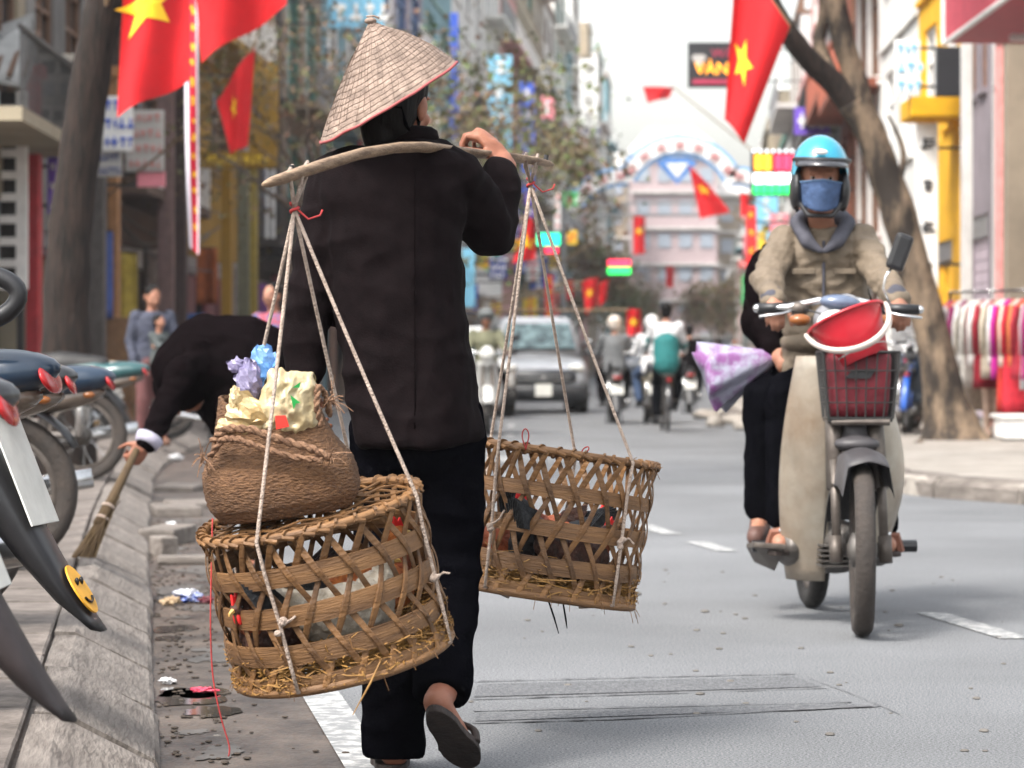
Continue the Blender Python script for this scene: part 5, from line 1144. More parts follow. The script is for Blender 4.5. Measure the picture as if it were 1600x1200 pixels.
# loose red strings
for (lb, pts) in (('long thin red string trailing from the rear cage to the ground', [(332, 810, 6.05), (330, 900, 6.02), (329, 985, 6.0), (333, 1060, 6.0), (345, 1120, 6.0), (358, 1165, 6.0), (357, 1182, 6.0)]), ('small red string loop standing on the front cage rim', [(822, 702, 7.03), (816, 684, 7.03), (817, 674, 7.03), (821, 670, 7.03), (825, 674, 7.03), (826, 684, 7.03), (821, 703, 7.03)]), ('thin dark string loop on the front cage rim', [(905, 716, 7.03), (911, 702, 7.03), (918, 698, 7.03), (920, 702, 7.03), (913, 709, 7.03), (902, 717, 7.03)])):
    b = MB(); b.tube(smoothed([P(*q) for q in pts]), .0017, 5); tag(b.build('red_string', redt, None, True), lb, 'string')
for (lb, pts) in (('straw stalk sticking out under the rear cage', [(596, 1030, 5.92), (578, 1068, 5.9), (551, 1117, 5.88)]), ('dark twig hanging under the front cage', [(856, 936, 7.04), (866, 966, 7.04), (873, 990, 7.04)]), ('second dark twig hanging under the front cage', [(879, 938, 7.05), (884, 968, 7.05), (886, 982, 7.05)])):
    b = MB(); b.tube([P(*q) for q in pts], [.0022, .0026, .001], 5); tag(b.build('straw_stalk', strawy if 'straw' in lb else darkcl), lb, 'straw')

# ------------------------------------------------------------------ woven bag on the rear cage and what is in it
weave = mat('woven_straw', (.17, .085, .037), .75, scale=60, col2=(.07, .032, .015), bump=.8, bscale=95, stretch=(1, 1, 2.4), big=(10, .75, 1.2))
M_ = rotm(LB['rot']); top = V(LB['C']) + M_ @ V((-.05, .02, LB['H'] + .004)); Bz = (M_ @ V((0, 0, 1)) + V((0, 0, .6))).normalized(); Bx = (M_ @ V((1, 0, 0)) + V((.35, 0, 0))).normalized(); By = Bz.cross(Bx).normalized(); Bx = By.cross(Bz)
def bp(x, y, z): return top + Bx*x + By*y + Bz*z*1.2
bag = thing('woven_bag', 'bulging brown woven straw bag resting on the rear cage', 'bag', top); b = MB(); n = 64
def bagp(k, z, off=0):
    a = 2*math.pi*k/n; v = z/.215; hw = .152 + .012*math.sin(math.pi*min(1, v*1.5 + .12)) - .058*max(0, v - .4)/.6; hd = .1 + .014*math.sin(math.pi*min(1, v*1.6 + .1)) - .055*max(0, v - .35)/.65; e = .66 + .22*v
    if v < .12: k_ = .9 + .1*v/.12; hw *= k_; hd *= k_
    c, s_ = math.cos(a), math.sin(a); dip = -.03*(abs(s_)**2)*max(0, v - .5) if s_ < 0 else 0
    nn = .007*noise.noise(V((c*2.4, s_*2.4, v*2.2))) + .0016*math.sin(z*520)*math.sin(a*46)
    return bp(math.copysign(abs(c)**e, c)*(hw + nn - off) - .012*v, math.copysign(abs(s_)**e, s_)*(hd + nn - off), z + dip + .012*max(0, v - .5)*math.cos(a*2 + .5))
rows_ = 44
b.loft([[bagp(k, .215*i/rows_) for k in range(n)] for i in range(rows_ + 1)] + [[bagp(k, .215*(1 - i/20), .006) for k in range(n)] for i in range(19)], cap=True); b.build('body', weave, bag, True, fix=False)
def braid(pts, r, m, nm, parent):                             # two twisted strands
    P2 = [V(p) for p in pts]; dense = []
    for i in range(len(P2) - 1):
        for k in range(10): dense.append(P2[i].lerp(P2[i+1], k/10))
    dense.append(P2[-1])
    b = MB()
    for s_ in (0, math.pi):
        q = []
        for i, p in enumerate(dense):
            t_ = (dense[min(i+1, len(dense)-1)] - dense[max(i-1, 0)]).normalized(); a = t_.cross(V((0, 1, .2))).normalized(); c = t_.cross(a); q.append(p + (a*math.cos(i*.75 + s_) + c*math.sin(i*.75 + s_))*r*.6)
        b.tube(q, r*.75, 6)
    return b.build(nm, m, parent, True)
ropeb = mat('fibre_rope', (.25, .145, .085), .9, scale=50, col2=(.12, .06, .035), bump=.6, bscale=120)
f_ = -.108
braid([bp(-.125, f_ + .03, .15), bp(-.09, f_ - .002, .172), bp(-.04, f_ - .006, .165), bp(.02, f_ - .014, .14), bp(.075, f_ - .016, .12), bp(.115, f_ - .012, .098)], .0075, ropeb, 'handle', bag)
braid([bp(-.135, f_ + .028, .125), bp(-.1, f_ - .006, .155), bp(-.07, f_ - .012, .152), bp(-.02, f_ - .016, .13), bp(.04, f_ - .02, .108), bp(.1, f_ - .018, .095)], .006, ropeb, 'handle', bag)
braid([bp(.105, -.07, .15), bp(.1, -.075, .185), bp(.108, -.06, .22), bp(.118, -.02, .2), bp(.12, .0, .16)], .006, ropeb, 'handle', bag)
rr = random.Random(4); b = MB()
for (c, n_) in ((bp(-.15, -.085, .125), 22), (bp(.13, -.05, .19), 22), (bp(.118, f_ - .01, .098), 14)):
    for k in range(n_): 
        e = c + V((rr.gauss(0, 1), rr.gauss(0, .6), rr.gauss(0, 1)))*.022; b.tube([c + V((rr.gauss(0, .004), 0, rr.gauss(0, .004))), c.lerp(e, .6) + V((0, 0, .005)), e], .0012, 3, cap=False)
tag(b.build('frayed_ends', ropeb, bag, fix=False), kind='stuff')
def crumple(name, label, cat, c, r, m, seed, rot=None, amp=.02, sc=14, extra=None):
    rr = random.Random(seed); t = thing(name, label, cat, c)          # thin plastic film crushed into flat facets with sharp creases
    for (cc, rad, ro) in [(c, r, rot)] + [(e[0], e[1], None) for e in extra or ()]:
        b = MB(); b.ell(cc, rad, ro, 17, 12); cc = V(cc)
        for i in range(len(b.v)):
            q = b.v[i] - cc; b.v[i] = cc + q*(1.06 + rr.uniform(-.11, .11)) + V((rr.uniform(-1, 1), rr.uniform(-1, 1), rr.uniform(-1, 1)))*.12*min(rad)
        for k in range(3):                                           # loose corners of film
            a = rr.uniform(0, 6.28); u = V((math.cos(a), rr.uniform(-.7, .1), abs(math.sin(a)))); p0 = cc + V((u.x*rad[0], u.y*rad[1], u.z*rad[2]))*.8; w = u.cross(V((rr.uniform(-1, 1), 1, rr.uniform(-1, 1)))).normalized()*rad[0]*.5
            tip = p0 + u*rad[0]*rr.uniform(.3, .55); b.add([p0 - w, p0 + w, tip + w*.5 + V((0, .006, .004)), tip - w*.4], [(0, 1, 2), (0, 2, 3)])
        b.build('film', m, t, fix=False)
    return t
plas = lambda nm, c, c2=None: mat('plastic_' + nm, c, .3, scale=9, col2=c2, spec=.5, bump=.35, bscale=40)
crm = plas('cream', (.46, .39, .25), (.36, .27, .13))
t = thing('plastic_bag', 'cream plastic bag with green and red print in the woven bag', 'plastic bag', bp(.045, -.03, .2)); axp = Matrix.Rotation(.22, 3, 'Y')
def packet(u, v, sg):                                         # soft pillow of film, creased, its lower half inside the woven bag
    x, z = u*2 - 1, v*2 - 1; th = .034*max(0, (1 - x**4)*(1 - abs(z)**3))**.7; w = .066*(1 - .3*max(0, z)); p = V((x*w, 0, z*.075)); cr = -abs(noise.noise(V((x*2.2, z*2.2, sg))))*.016 - abs(noise.noise(V((x*5, z*3.5, sg + 4))))*.007 + .007
    e = 1 - max(abs(x), abs(z))**6; p.y = sg*(th + cr*e*1.3); p.x += .006*noise.noise(V((z*4, sg, 1))); p.z += .012*noise.noise(V((x*3, 2, 1)))*max(0, z)
    q = axp @ p; return bp(.04, -.035, .19) + Bx*q.x + By*q.y + Bz*q.z
b = MB(); b.sheet(lambda u, v: packet(u, v, -1), 34, 34); b.sheet(lambda u, v: packet(u, v, 1), 34, 34); b.build('film', crm, t, True, fix=False)
def print_mark(t, pts, m):
    b = MB(); b.prism([bp(*q) for q in pts], By*-.004); b.build('print', m, t)
print_mark(t, [(.012, -.078, .18), (.034, -.08, .178), (.038, -.08, .158), (.01, -.078, .156)], mat('print_red', (.65, .04, .03), .4)); print_mark(t, [(.05, -.08, .212), (.068, -.076, .196), (.059, -.078, .196), (.052, -.08, .186)], mat('print_green', (.02, .3, .06), .4)); print_mark(t, [(.056, -.074, .224), (.074, -.07, .232), (.07, -.07, .222)], mat('print_green', (.02, .3, .06), .4))
crumple('plastic_bag', 'yellowish plastic bag with a knotted ear at the left of the woven bag', 'plastic bag', bp(-.045, -.035, .18), (.048, .04, .036), plas('amber', (.34, .22, .08), (.48, .4, .25)), 9, None, .012, 18, [(bp(-.07, -.04, .215), (.012, .018, .026)), (bp(-.09, -.04, .17), (.026, .024, .016))])
crumple('plastic_bag', 'sky blue plastic bag rising from the woven bag', 'plastic bag', bp(-.005, .02, .255), (.026, .024, .05), plas('sky', (.05, .17, .42), (.16, .28, .48)), 14, Matrix.Rotation(-.15, 3, 'Y'), .01, 20)
crumple('plastic_bag', 'lavender tissue like bag beside the sky blue one', 'plastic bag', bp(-.04, .0, .24), (.026, .026, .045), plas('lavender', (.24, .22, .34), (.12, .1, .2)), 21, None, .014, 26, [(bp(-.06, .0, .27), (.018, .01, .014)), (bp(-.05, .01, .2), (.02, .02, .026))])
# ------------------------------------------------------------------ motorbikes
rubber = mat('tyre_rubber', (.022, .02, .019), .8, scale=20, bump=.3, bscale=60)
rubberd = mat('dusty_tyre', (.045, .035, .029), .85, scale=12, col2=(.028, .024, .022), bump=.3, bscale=60)
chrome = mat('chrome', (.6, .6, .6), .22, metal=.9, scale=8, var=.1)
steel = mat('dusty_steel', (.14, .12, .105), .5, metal=.5, scale=9, col2=(.05, .04, .034))
blkp = mat('black_plastic', (.014, .014, .016), .38, scale=14)
plate = mat('number_plate', (.62, .62, .58), .4, scale=12, var=.1)
redl = mat('tail_lamp', (.32, .006, .008), .25, coat=.3)
ambl = mat('amber_lamp', (.22, .07, .012), .3, coat=.3)
clearl = mat('clear_lamp', (.55, .55, .52), .15, coat=.6)
vinyl = mat('seat_vinyl', (.014, .013, .013), .5, scale=30, bump=.2, bscale=160)
engm = mat('engine_alloy', (.16, .15, .14), .5, metal=.6, scale=10, col2=(.06, .05, .045))
def paintm(nm, c): return mat('body_' + nm, c, .3, scale=3, var=.1, coat=.5)
RX = Matrix.Rotation(R(90), 3, 'X')
def wheel(parent, c, rad=.285, w=.036, tyre=rubber, name='wheel', spokes=16, rimm=chrome, rot=None, drum=True):
    c = V(c); pr = [(rad - .075, -w*.55), (rad - .05, -w*.95), (rad - .02, -w), (rad - .004, -w*.6), (rad, 0), (rad - .004, w*.6), (rad - .02, w), (rad - .05, w*.95), (rad - .075, w*.55), (rad - .075, -w*.55)]
    M_ = (rot or Matrix.Identity(3)) @ RX
    b = MB(); b.lathe(pr, 40, c, M_, cap=False); o = b.build(name, tyre, parent, True)
    b = MB(); b.lathe([(rad - .095, -w*.45), (rad - .07, -w*.6), (rad - .07, w*.6), (rad - .095, w*.45), (rad - .095, -w*.45)], 40, c, M_, cap=False); b.build('rim', rimm, o, True)
    b = MB()
    for k in range(spokes):
        a = 2*math.pi*k/spokes; a2 = a + (.35 if k % 2 else -.35); s_ = 1 if k % 2 else -1; b.tube([c + M_ @ V((.045*math.cos(a), .045*math.sin(a), s_*w*.6)), c + M_ @ V(((rad - .09)*math.cos(a2), (rad - .09)*math.sin(a2), 0))], .0022, 4)
    tag(b.build('spokes', chrome, o), kind='stuff')
    b = MB(); b.lathe([(.02, -w*1.5), (.06 if drum else .03, -w), (.06 if drum else .03, w), (.02, w*1.5)], 20, c, M_); b.build('hub', engm, o, True)
    return o
def arcsheet(c, r, w, a0, a1, th=.004, n=16, crown=.25):       # mudguard: curved sheet round the wheel, angle from +x over the top
    b = MB(); rings = []
    for i in range(n + 1):
        a = R(lerp(a0, a1, i/n)); u = V((math.cos(a), 0, math.sin(a))); ring = []
        for k in range(9):
            v = k/8*2 - 1; ring.append(V(c) + u*(r - crown*w*v*v) + V((0, v*w, 0)))
        ring += [q - u*th for q in reversed(ring)]
        rings.append(ring)
    b.loft(rings); return b
def motorbike(label, col, loc, rz, col2=None, flap='plain', plate_=True, tyre=rubber, s=1, group='motorbikes parked on the left pavement', lean=0, rail=True, stand='centre', mirrors=True, lamp=redl, name='motorbike', steer=0, z=0):
    t = thing(name, label, 'motorbike', (0, 0, 0), group); c2 = col2 or col
    wheel(t, (0, 0, .285), tyre=tyre, rimm=steel); wheel(t, (1.22, 0, .285), tyre=tyre, rimm=steel)
    arcsheet((0, 0, .285), .335, .07, 20, 150).build('rear_mudguard', blkp, t, True); arcsheet((1.22, 0, .285), .325, .065, 20, 165).build('front_mudguard', c2, t, True)
    # body: tail cowl, side covers, under-seat
    b = MB(); b.ell((-.2, 0, .675), (.23, .095, .062), Matrix.Rotation(.12, 3, 'Y')); b.cap2((-.1, 0, .67), .09, (.1, 0, .66), .1); b.cap2((.0, 0, .64), .1, (.42, 0, .55), .1); b.cap2((.42, 0, .55), .085, (.78, 0, .5), .07)
    fused('body_cowl', b, col, t, .012, 3)
    b = MB(); b.cap2((-.12, 0, .715), .06, (.12, 0, .72), .09); b.cap2((.12, 0, .72), .09, (.5, 0, .67), .082); fused('seat', b, vinyl, t, .014, 4)
    b = MB(); b.ell((-.22, 0, .615), (.17, .07, .042), Matrix.Rotation(.2, 3, 'Y')); b.build('lower_lens', mat('smoked_lens', (.13, .1, .08), .25, scale=9, coat=.5), t, True)
    # leg shield and head
    b = MB(); rings = []
    for i in range(9):
        v = i/8; z_ = lerp(.34, .9, v); x = lerp(.86, 1.02, v) - .08*math.sin(math.pi*v); w = .13 + .07*math.sin(math.pi*min(1, v*1.15 + .1)); rings.append([V((x - .06*(abs(k/6*2 - 1))**1.5, (k/6*2 - 1)*w, z_)) for k in range(7)] + [V((x - .012 - .06*(abs(k/6*2 - 1))**1.5, (k/6*2 - 1)*w*.97, z_)) for k in range(6, -1, -1)])
    b.loft(rings); b.build('leg_shield', c2, t, True)
    for sgn in (-1, 1):
        b = MB(); b.tube([(1.22, sgn*.065, .285), (1.1, sgn*.065, .62), (1.03, sgn*.05, .84)], [.02, .022, .024], 8); b.build('fork', steel, t, True)
    b = MB(); b.cap2((1.02, 0, .9), .075, (1.0, 0, 1.0), .09); b.ell((1.05, 0, .97), (.07, .1, .075)); fused('head_cowl', b, col, t, .012, 3)
    b = MB(); b.ell((1.105, 0, .97), (.03, .075, .06)); b.build('headlamp', clearl, t, True)
    b = MB(); b.tube([(.93, -.34, 1.0), (.97, -.2, 1.02), (1.0, -.08, 1.0), (1.0, .08, 1.0), (.97, .2, 1.02), (.93, .34, 1.0)], .012, 8); hb = b.build('handlebar', chrome, t, True)
    for sgn in (-1, 1):
        b = MB(); b.tube([(.965, sgn*.24, 1.012), (.925, sgn*.36, .998)], .018, 8); b.build('grip', blkp, hb, True)
        if mirrors:
            b = MB(); b.tube([(.96, sgn*.22, 1.02), (.98, sgn*.27, 1.1), (.97, sgn*.32, 1.17)], .005, 6); mr = b.build('mirror', blkp, t, True); b = MB(); b.ell((.965, sgn*.34, 1.19), (.014, .06, .038)); b.build('mirror_shell', blkp, mr, True); b = MB(); b.ell((.953, sgn*.34, 1.19), (.006, .053, .032)); b.build('mirror_glass', chrome, mr, True)
        b = MB(); b.ell((-.33, sgn*.055, .635), (.022, .011, .012)); b.build('rear_indicator', ambl, t, True)
        b = MB(); b.tube([(0, sgn*.1, .285), (-.02, sgn*.1, .6)], [.022, .026], 8); b.build('shock_absorber', chrome, t, True)
    b = MB(); b.ell((-.4, 0, .68), (.011, .066, .034), Matrix.Rotation(.45, 3, 'Y')); b.build('tail_lamp', lamp, t, True)
    # engine, exhaust, frame
    b = MB(); b.box((.55, 0, .3), (.3, .16, .16)); b.cap2((.7, 0, .34), .07, (.86, 0, .36), .065); b.box((.0, -.0, .285), (.06, .18, .06)); b.cap2((.02, .1, .285), .025, (.5, .1, .29), .03); fused('engine', b, engm, t, .014, 1)
    b = MB(); b.tube([(.8, -.1, .3), (.6, -.13, .22), (.3, -.14, .22), (.05, -.145, .27), (-.32, -.15, .33)], [.016, .018, .03, .042, .036], 10); b.build('exhaust', chrome, t, True)
    b = MB(); b.tube([(.5, -.09, .24), (.42, -.12, .012)], .012, 6); b.tube([(.5, .09, .24), (.42, .12, .012)], .012, 6); b.tube([(.42, -.13, .012), (.42, .13, .012)], .012, 6); b.build('stand', blkp, t)
    b = MB(); b.tube([(.6, -.24, .25), (.6, .24, .25)], .014, 8); b.build('footpeg', blkp, t)
    if rail:
        for sgn in (1,):
            b = MB(); b.tube(smoothed([(x_, sgn*(.105 - .1*max(0, -x_ - .2)), z_) for x_, z_ in ((.02, .7), (-.1, .735), (-.24, .775), (-.335, .81), (-.36, .85), (-.33, .88), (-.27, .885), (-.16, .84), (-.03, .775), (.05, .73))], 4, True), .019, 10, closed=True); b.build('grab_rail', blkp, t, True)
    # number plate and mud flap hang from the tail
    if flap:
        b = MB(); rings = []
        for (x, z_, w, tk) in ((-.22, .6, .07, .12), (-.29, .53, .078, .16), (-.35, .43, .082, .16), (-.4, .34, .082, .14), (-.44, .27, .08, .11), (-.485, .2, .07, .07), (-.505, .175, .055, .04)):
            u = V((.9, 0, .45)).normalized(); rings.append([V((x, -w, z_)) + u*tk*.2, V((x, -w*.5, z_)) - u*.006, V((x, 0, z_)) - u*.009, V((x, w*.5, z_)) - u*.006, V((x, w, z_)) + u*tk*.2, V((x, w*.5, z_)) + u*tk, V((x, -w*.5, z_)) + u*tk])
        b.loft(rings); fl = b.build('mud_flap', blkp if flap != 'worn' else mat('worn_flap', (.028, .02, .021), .7, scale=9, col2=(.012, .009, .0095)), t, True)
        if flap == 'smiley':
            u = V((-.88, 0, -.42)).normalized(); q = V((-.456, 0, .25)); ax = V((-.045, 0, -.07)).normalized(); nn = V((ax.z, 0, -ax.x)); nn = nn if nn.x < 0 else -nn
            b = MB(); pts = [q + ax*.056*math.cos(a) + V((0, .046*math.sin(a), 0)) + nn*.008 for a in [2*math.pi*k/24 for k in range(24)]]; b.prism(pts, nn*.004); st = b.build('sticker', mat('sticker_yellow', (.8, .4, .03), .5), fl)
            for yy in (-.016, .016):
                b = MB(); b.ell(q - ax*.016 + V((0, yy, 0)) + nn*.014, (.005, .005, .009)); b.build('sticker_eye', eyeb, st)
            b = MB(); b.tube([q + ax*(.012 + .02*math.cos(a)) + V((0, .026*math.sin(a), 0)) + nn*.0145 for a in [R(-65 + 13*k) for k in range(11)]], .003, 5); b.build('sticker_mouth', eyeb, st)
            b = MB(); b.ell((-.483, 0, .19), (.012, .03, .012)); b.build('flap_tip', chrome, fl, True)
        if plate_:
            ax = V((-.37, 0, -.93)).normalized(); nn = V((-.93, 0, .37)); q = V((-.325, 0, .49)) + nn*.022; b = MB(); b.box(q, (.004, .19, .14 if flap == 'plain' else .24), Matrix.Rotation(math.atan2(.37, .93)*1.0, 3, 'Y')); pl = b.build('number_plate', plate, t, bevel=.001)
            b = MB()
            for i in range(0 if flap in ('smiley', 'worn') else 2):
                for k in range(4): b.box(q + nn*.003 + ax*(-.03 + .06*i) + V((0, -.06 + .04*k, 0)), (.002, .012, .03), Matrix.Rotation(math.atan2(.37, .93), 3, 'Y'))
            if b.v: tag(b.build('plate_characters', blkp, pl), kind='stuff')
    t.location = loc; t.rotation_euler = (lean, 0, rz); t.scale = (s, s, s)
    return t
# the row on the left pavement: tails towards the road; given by the pixel of the flap tip and its distance
def park(label, px, d, rz, col, **k):
    s = k.pop('s', 1.08); tipx = P(px, 0, d).x; dirx = V((math.cos(rz), math.sin(rz), 0)); base = V((tipx, d, SW)) + dirx*(.505 if k.get('flap', 'plain') else 0)*s
    return motorbike(label, col, (base.x, base.y, SW), rz, s=s, **k)
navy, silver, tealg, redp, whitep, blackp_ = paintm('navy', (.008, .022, .045)), paintm('silver', (.13, .13, .13)), paintm('teal', (.02, .07, .075)), paintm('red', (.5, .02, .02)), paintm('white', (.6, .6, .58)), paintm('black', (.012, .012, .014))
park('black motorbike with a worn brown mud flap at the front of the parked row', 112, 4.95, R(180), blackp_, col2=silver, flap='worn', s=1.06, rail=False)
park('navy motorbike with a smiling yellow sticker on its mud flap', 158, 6.5, R(173), navy, col2=silver, flap='smiley', s=1.12)
park('navy motorbike behind the sticker bike with a dusty wheel', -2, 11.0, R(182), navy, col2=silver, flap=None, tyre=rubberd, s=1.06, rail=False)
park('black motorbike squeezed in behind the navy sticker bike', -118, 8.6, R(184), blackp_, col2=navy, flap=None, tyre=rubberd, s=1.08, rail=False)
park('teal motorbike with white trim and a pale plate before the tree', 128, 19.2, R(176), tealg, col2=whitep, tyre=rubberd, flap=None, rail=False)
park('silver motorbike with a yellow lamp beside the tree trunk', 190, 23.5, R(178), silver, col2=redp, lamp=ambl, rail=False)
park('white and red motorbike beside the standing woman', 212, 26.5, R(170), whitep, col2=redp, rail=False)
motorbike('red motorbike parked beyond the sweeping woman', redp, (P(262, 0, 29.5).x, 29.5, SW), R(8), col2=redp, flap=None, tyre=rubber)
motorbike('dark motorbike parked behind the red one', blackp_, (P(268, 0, 34).x, 34, SW), R(14), col2=silver, flap=None)
# right pavement
motorbike('dark motorbike parked behind the leaning tree', blackp_, (P(1400, 0, 33).x, 33.2, SW), R(70), col2=navy, group='motorbikes parked on the right pavement')
# ------------------------------------------------------------------ the rider coming towards us on a step-through motorbike
d0, d1 = 9.85, 11.0
fw = V((P(1347, 0, d0).x, d0, 0)); rw = V((P(1268, 0, d1).x, d1, 0)); ax = (rw - fw).normalized(); sdv = V((-ax.y, ax.x, 0))    # ax points rearwards
if sdv.x < 0: sdv = -sdv
cub = thing('step_through_motorbike', 'cream step-through motorbike ridden by two towards us on the road', 'motorbike', rw)
def Q(a, x, z): return fw + ax*a + sdv*x + V((0, 0, z))       # a: metres behind the front axle, x: to the right in the picture
cream = mat('cream_enamel', (.4, .37, .31), .4, scale=3, col2=(.22, .16, .11), coat=.25, big=(3.5, .6, 1.08), bump=.08); greyp = mat('grey_mudguard', (.045, .042, .045), .5, scale=5)
turn = Matrix((sdv, -ax, V((0, 0, 1)))).transposed()
def cwheel(c, rad, steer, m, **k):
    M_ = Matrix.Rotation(steer, 3, 'Z') @ Matrix((-ax, sdv, V((0, 0, 1)))).transposed(); return wheel(cub, c, rad, .034, m, rot=M_, **k)
cwheel(Q(0, 0, .295), .295, R(-7), rubberd, spokes=28, rimm=steel); cwheel(Q(1.15, 0, .29), .29, 0, rubber, spokes=20, rimm=steel)
# forks, leading mudguard
for sgn in (-1, 1):
    b = MB(); b.tube([Q(.02, sgn*.085, .25), Q(.04, sgn*.085, .34)], .024, 10); b.tube([Q(.03, sgn*.082, .3), Q(.1, sgn*.08, .6)], .0165, 10); b.tube([Q(.09, sgn*.078, .5), Q(.2, sgn*.07, .84)], .03, 10); b.build('fork', steel, cub, True)
b = MB(); rings = []
for i in range(15):
    a = R(lerp(62, 165, i/14)); ring = []
    for k in range(11):
        v = k/10*2 - 1; rr_ = .335 - .035*v*v; ring.append(Q(-math.cos(a)*rr_*1.0 + .01, v*.088, .295 + math.sin(a)*rr_*1.05 - (.09 if abs(v) > .85 else 0)))
    rings.append(ring + [q - V((0, 0, .006)) for q in reversed(ring)])
b.loft(rings); b.build('front_mudguard', greyp, cub, True)
b = MB(); b.cap2(Q(.15, 0, .68), .045, Q(.22, 0, .92), .05); b.ell(Q(.12, 0, .655), (.085, .07, .03)); fused('steering_column', b, greyp, cub, .01, 3)
# leg shields
for sgn, zt, zb in ((-1, .96, .15), (1, .82, .22)):
    b = MB(); rings = []
    for i in range(19):
        v = i/18; z_ = lerp(zb, zt, v); x0 = .05 + .035*v**2; x1 = .165 + .055*math.sin(math.pi*min(1, v*.95 + .04))*(1.0 if sgn < 0 else 1.15); ap = lerp(.5, .34, v) - .1*math.sin(math.pi*v*.8); ring = []
        for k in range(9):
            u = k/8; ring.append(Q(ap + .14*u*u + .012*math.cos(u*3), sgn*lerp(x0, x1, u), z_))
        rings.append(ring + [q + ax*.012 for q in reversed(ring)])
    b.loft(rings); b.build('leg_shield', cream, cub, True)
# frame body, seat, engine
b = MB(); b.cap2(Q(.25, 0, .78), .06, Q(.5, 0, .5), .08); b.cap2(Q(.5, 0, .5), .085, Q(.8, 0, .55), .1); b.cap2(Q(.8, 0, .56), .1, Q(1.25, 0, .6), .08); b.ell(Q(.9, 0, .62), (.11, .2, .12), turn); fused('frame_cover', b, cream, cub, .012, 4)
b = MB(); b.cap2(Q(.72, 0, .74), .1, Q(1.3, 0, .76), .1); fused('seat', b, vinyl, cub, .014, 4)
b = MB(); b.ell(Q(.6, 0, .27), (.13, .14, .1), turn); b.cap2(Q(.4, 0, .3), .06, Q(.55, 0, .28), .08); b.ell(Q(.62, -.16, .27), (.06, .13, .075), turn); b.ell(Q(.62, .16, .27), (.06, .13, .075), turn); fused('engine', b, engm, cub, .01, 1)
for z_ in range(5):
    b = MB(); b.box(Q(.42, 0, .215 + .018*z_), (.17, .12, .006), turn); b.build('cooling_fin', engm, cub)
b = MB(); b.tube([Q(.5, .12, .24), Q(.8, .15, .2), Q(1.3, .16, .3)], [.02, .035, .04], 10); b.build('exhaust', chrome, cub, True)
b = MB(); b.tube([Q(.6, -.29, .27), Q(.6, .29, .27)], .013, 8); ft = b.build('footrest_bar', steel, cub)
for sgn in (-1, 1):
    b = MB(); b.tube([Q(.6, sgn*.2, .27), Q(.6, sgn*.3, .27)], .022, 8); b.build('footrest_rubber', blkp, ft)
b = MB(); b.prism([Q(.45, -.2, .27), Q(.55, -.3, .27), Q(.68, -.31, .26), Q(.78, -.27, .2), Q(.72, -.2, .17)], V((0, 0, .02))); b.build('footboard', steel, cub, bevel=.006)
arc_c = Q(1.15, 0, .29); b = MB(); rings = []
for i in range(12):
    a = R(lerp(30, 175, i/11)); ring = [Q(1.15 + -math.cos(a)*(.34 - .04*(k/6*2 - 1)**2), (k/6*2 - 1)*.085, .29 + math.sin(a)*(.34 - .04*(k/6*2 - 1)**2)) for k in range(7)]; rings.append(ring + [q - V((0, 0, .005)) for q in reversed(ring)])
b.loft(rings); b.build('rear_mudguard', cream, cub, True)
# handlebar and instruments
hbz = 1.115; hl, hr = P(1190, 482, 10.33), P(1430, 484, 10.28); cpt = (hl + hr)/2
b = MB(); b.tube([hl, hl.lerp(cpt, .35) + V((0, 0, .005)), hl.lerp(cpt, .75) + V((0, 0, .03)), cpt + V((0, 0, .03)), hr.lerp(cpt, .75) + V((0, 0, .03)), hr.lerp(cpt, .35) + V((0, 0, .005)), hr], .0135, 10); hb = b.build('handlebar', chrome, cub, True)
for e, c in ((hl, 1), (hr, -1)):
    b = MB(); b.tube([e - V((.012*c, 0, 0)), e + V((.105*c, 0, .004))], .0185, 12); b.build('grip', blkp, hb, True)
    b = MB(); b.ell(e - V((.016*c, 0, 0)), .0155); b.build('bar_end', chrome, hb, True)
    q = e + V((.135*c, -.01, .0)); b = MB(); b.ell(q, (.035, .026, .026)); b.build('switch', blkp if c < 0 else steel, hb, True)
    b = MB(); b.tube([q, q + V((-.07*c, -.05, -.02)), q + V((-.15*c, -.06, -.03))], .005, 6); b.build('brake_lever', chrome, hb, True)
b = MB(); b.cap2(P(1300, 500, 10.32), .07, P(1320, 490, 10.3), .075); b.ell(P(1310, 520, 10.25), (.085, .06, .07)); fused('head_cowl', b, mat('cowl_grey', (.22, .22, .24), .35, coat=.3), cub, .01, 3)
b = MB(); b.ell(P(1313, 473, 10.22), (.075, .045, .03), Matrix.Rotation(.1, 3, 'Y')); b.build('speedometer', mat('instrument_blue', (.1, .13, .2), .25, coat=.5), cub, True)
b = MB(); b.ell(P(1305, 510, 10.17), (.07, .03, .06)); b.build('headlamp', clearl, cub, True)
for x in (1250, 1372):
    b = MB(); b.ell(P(x, 500, 10.22), (.04, .03, .022)); b.build('front_indicator', ambl, cub, True)
q = P(1392, 478, 10.3); b = MB(); b.tube([q, P(1380, 450, 10.3), P(1384, 432, 10.3), P(1392, 420, 10.3)], .005, 8); mr = b.build('mirror', chrome, cub, True)
b = MB(); mm = Matrix.Rotation(R(20), 3, 'Y'); b.box(P(1406, 394, 10.3), (.066, .035, .135), mm); o = b.build('mirror_shell', blkp, mr, bevel=.016)
for e, c in ((hl, 1), (hr, -1)):
    b = MB(); q = e + V((.14*c, -.01, 0)); b.tube([q, q + V((.06*c, -.09, -.02)), q + V((.1*c, -.07, -.16)), Q(.2, -.05*c, .8)], .004, 6); b.build('control_cable', blkp, cub, True)
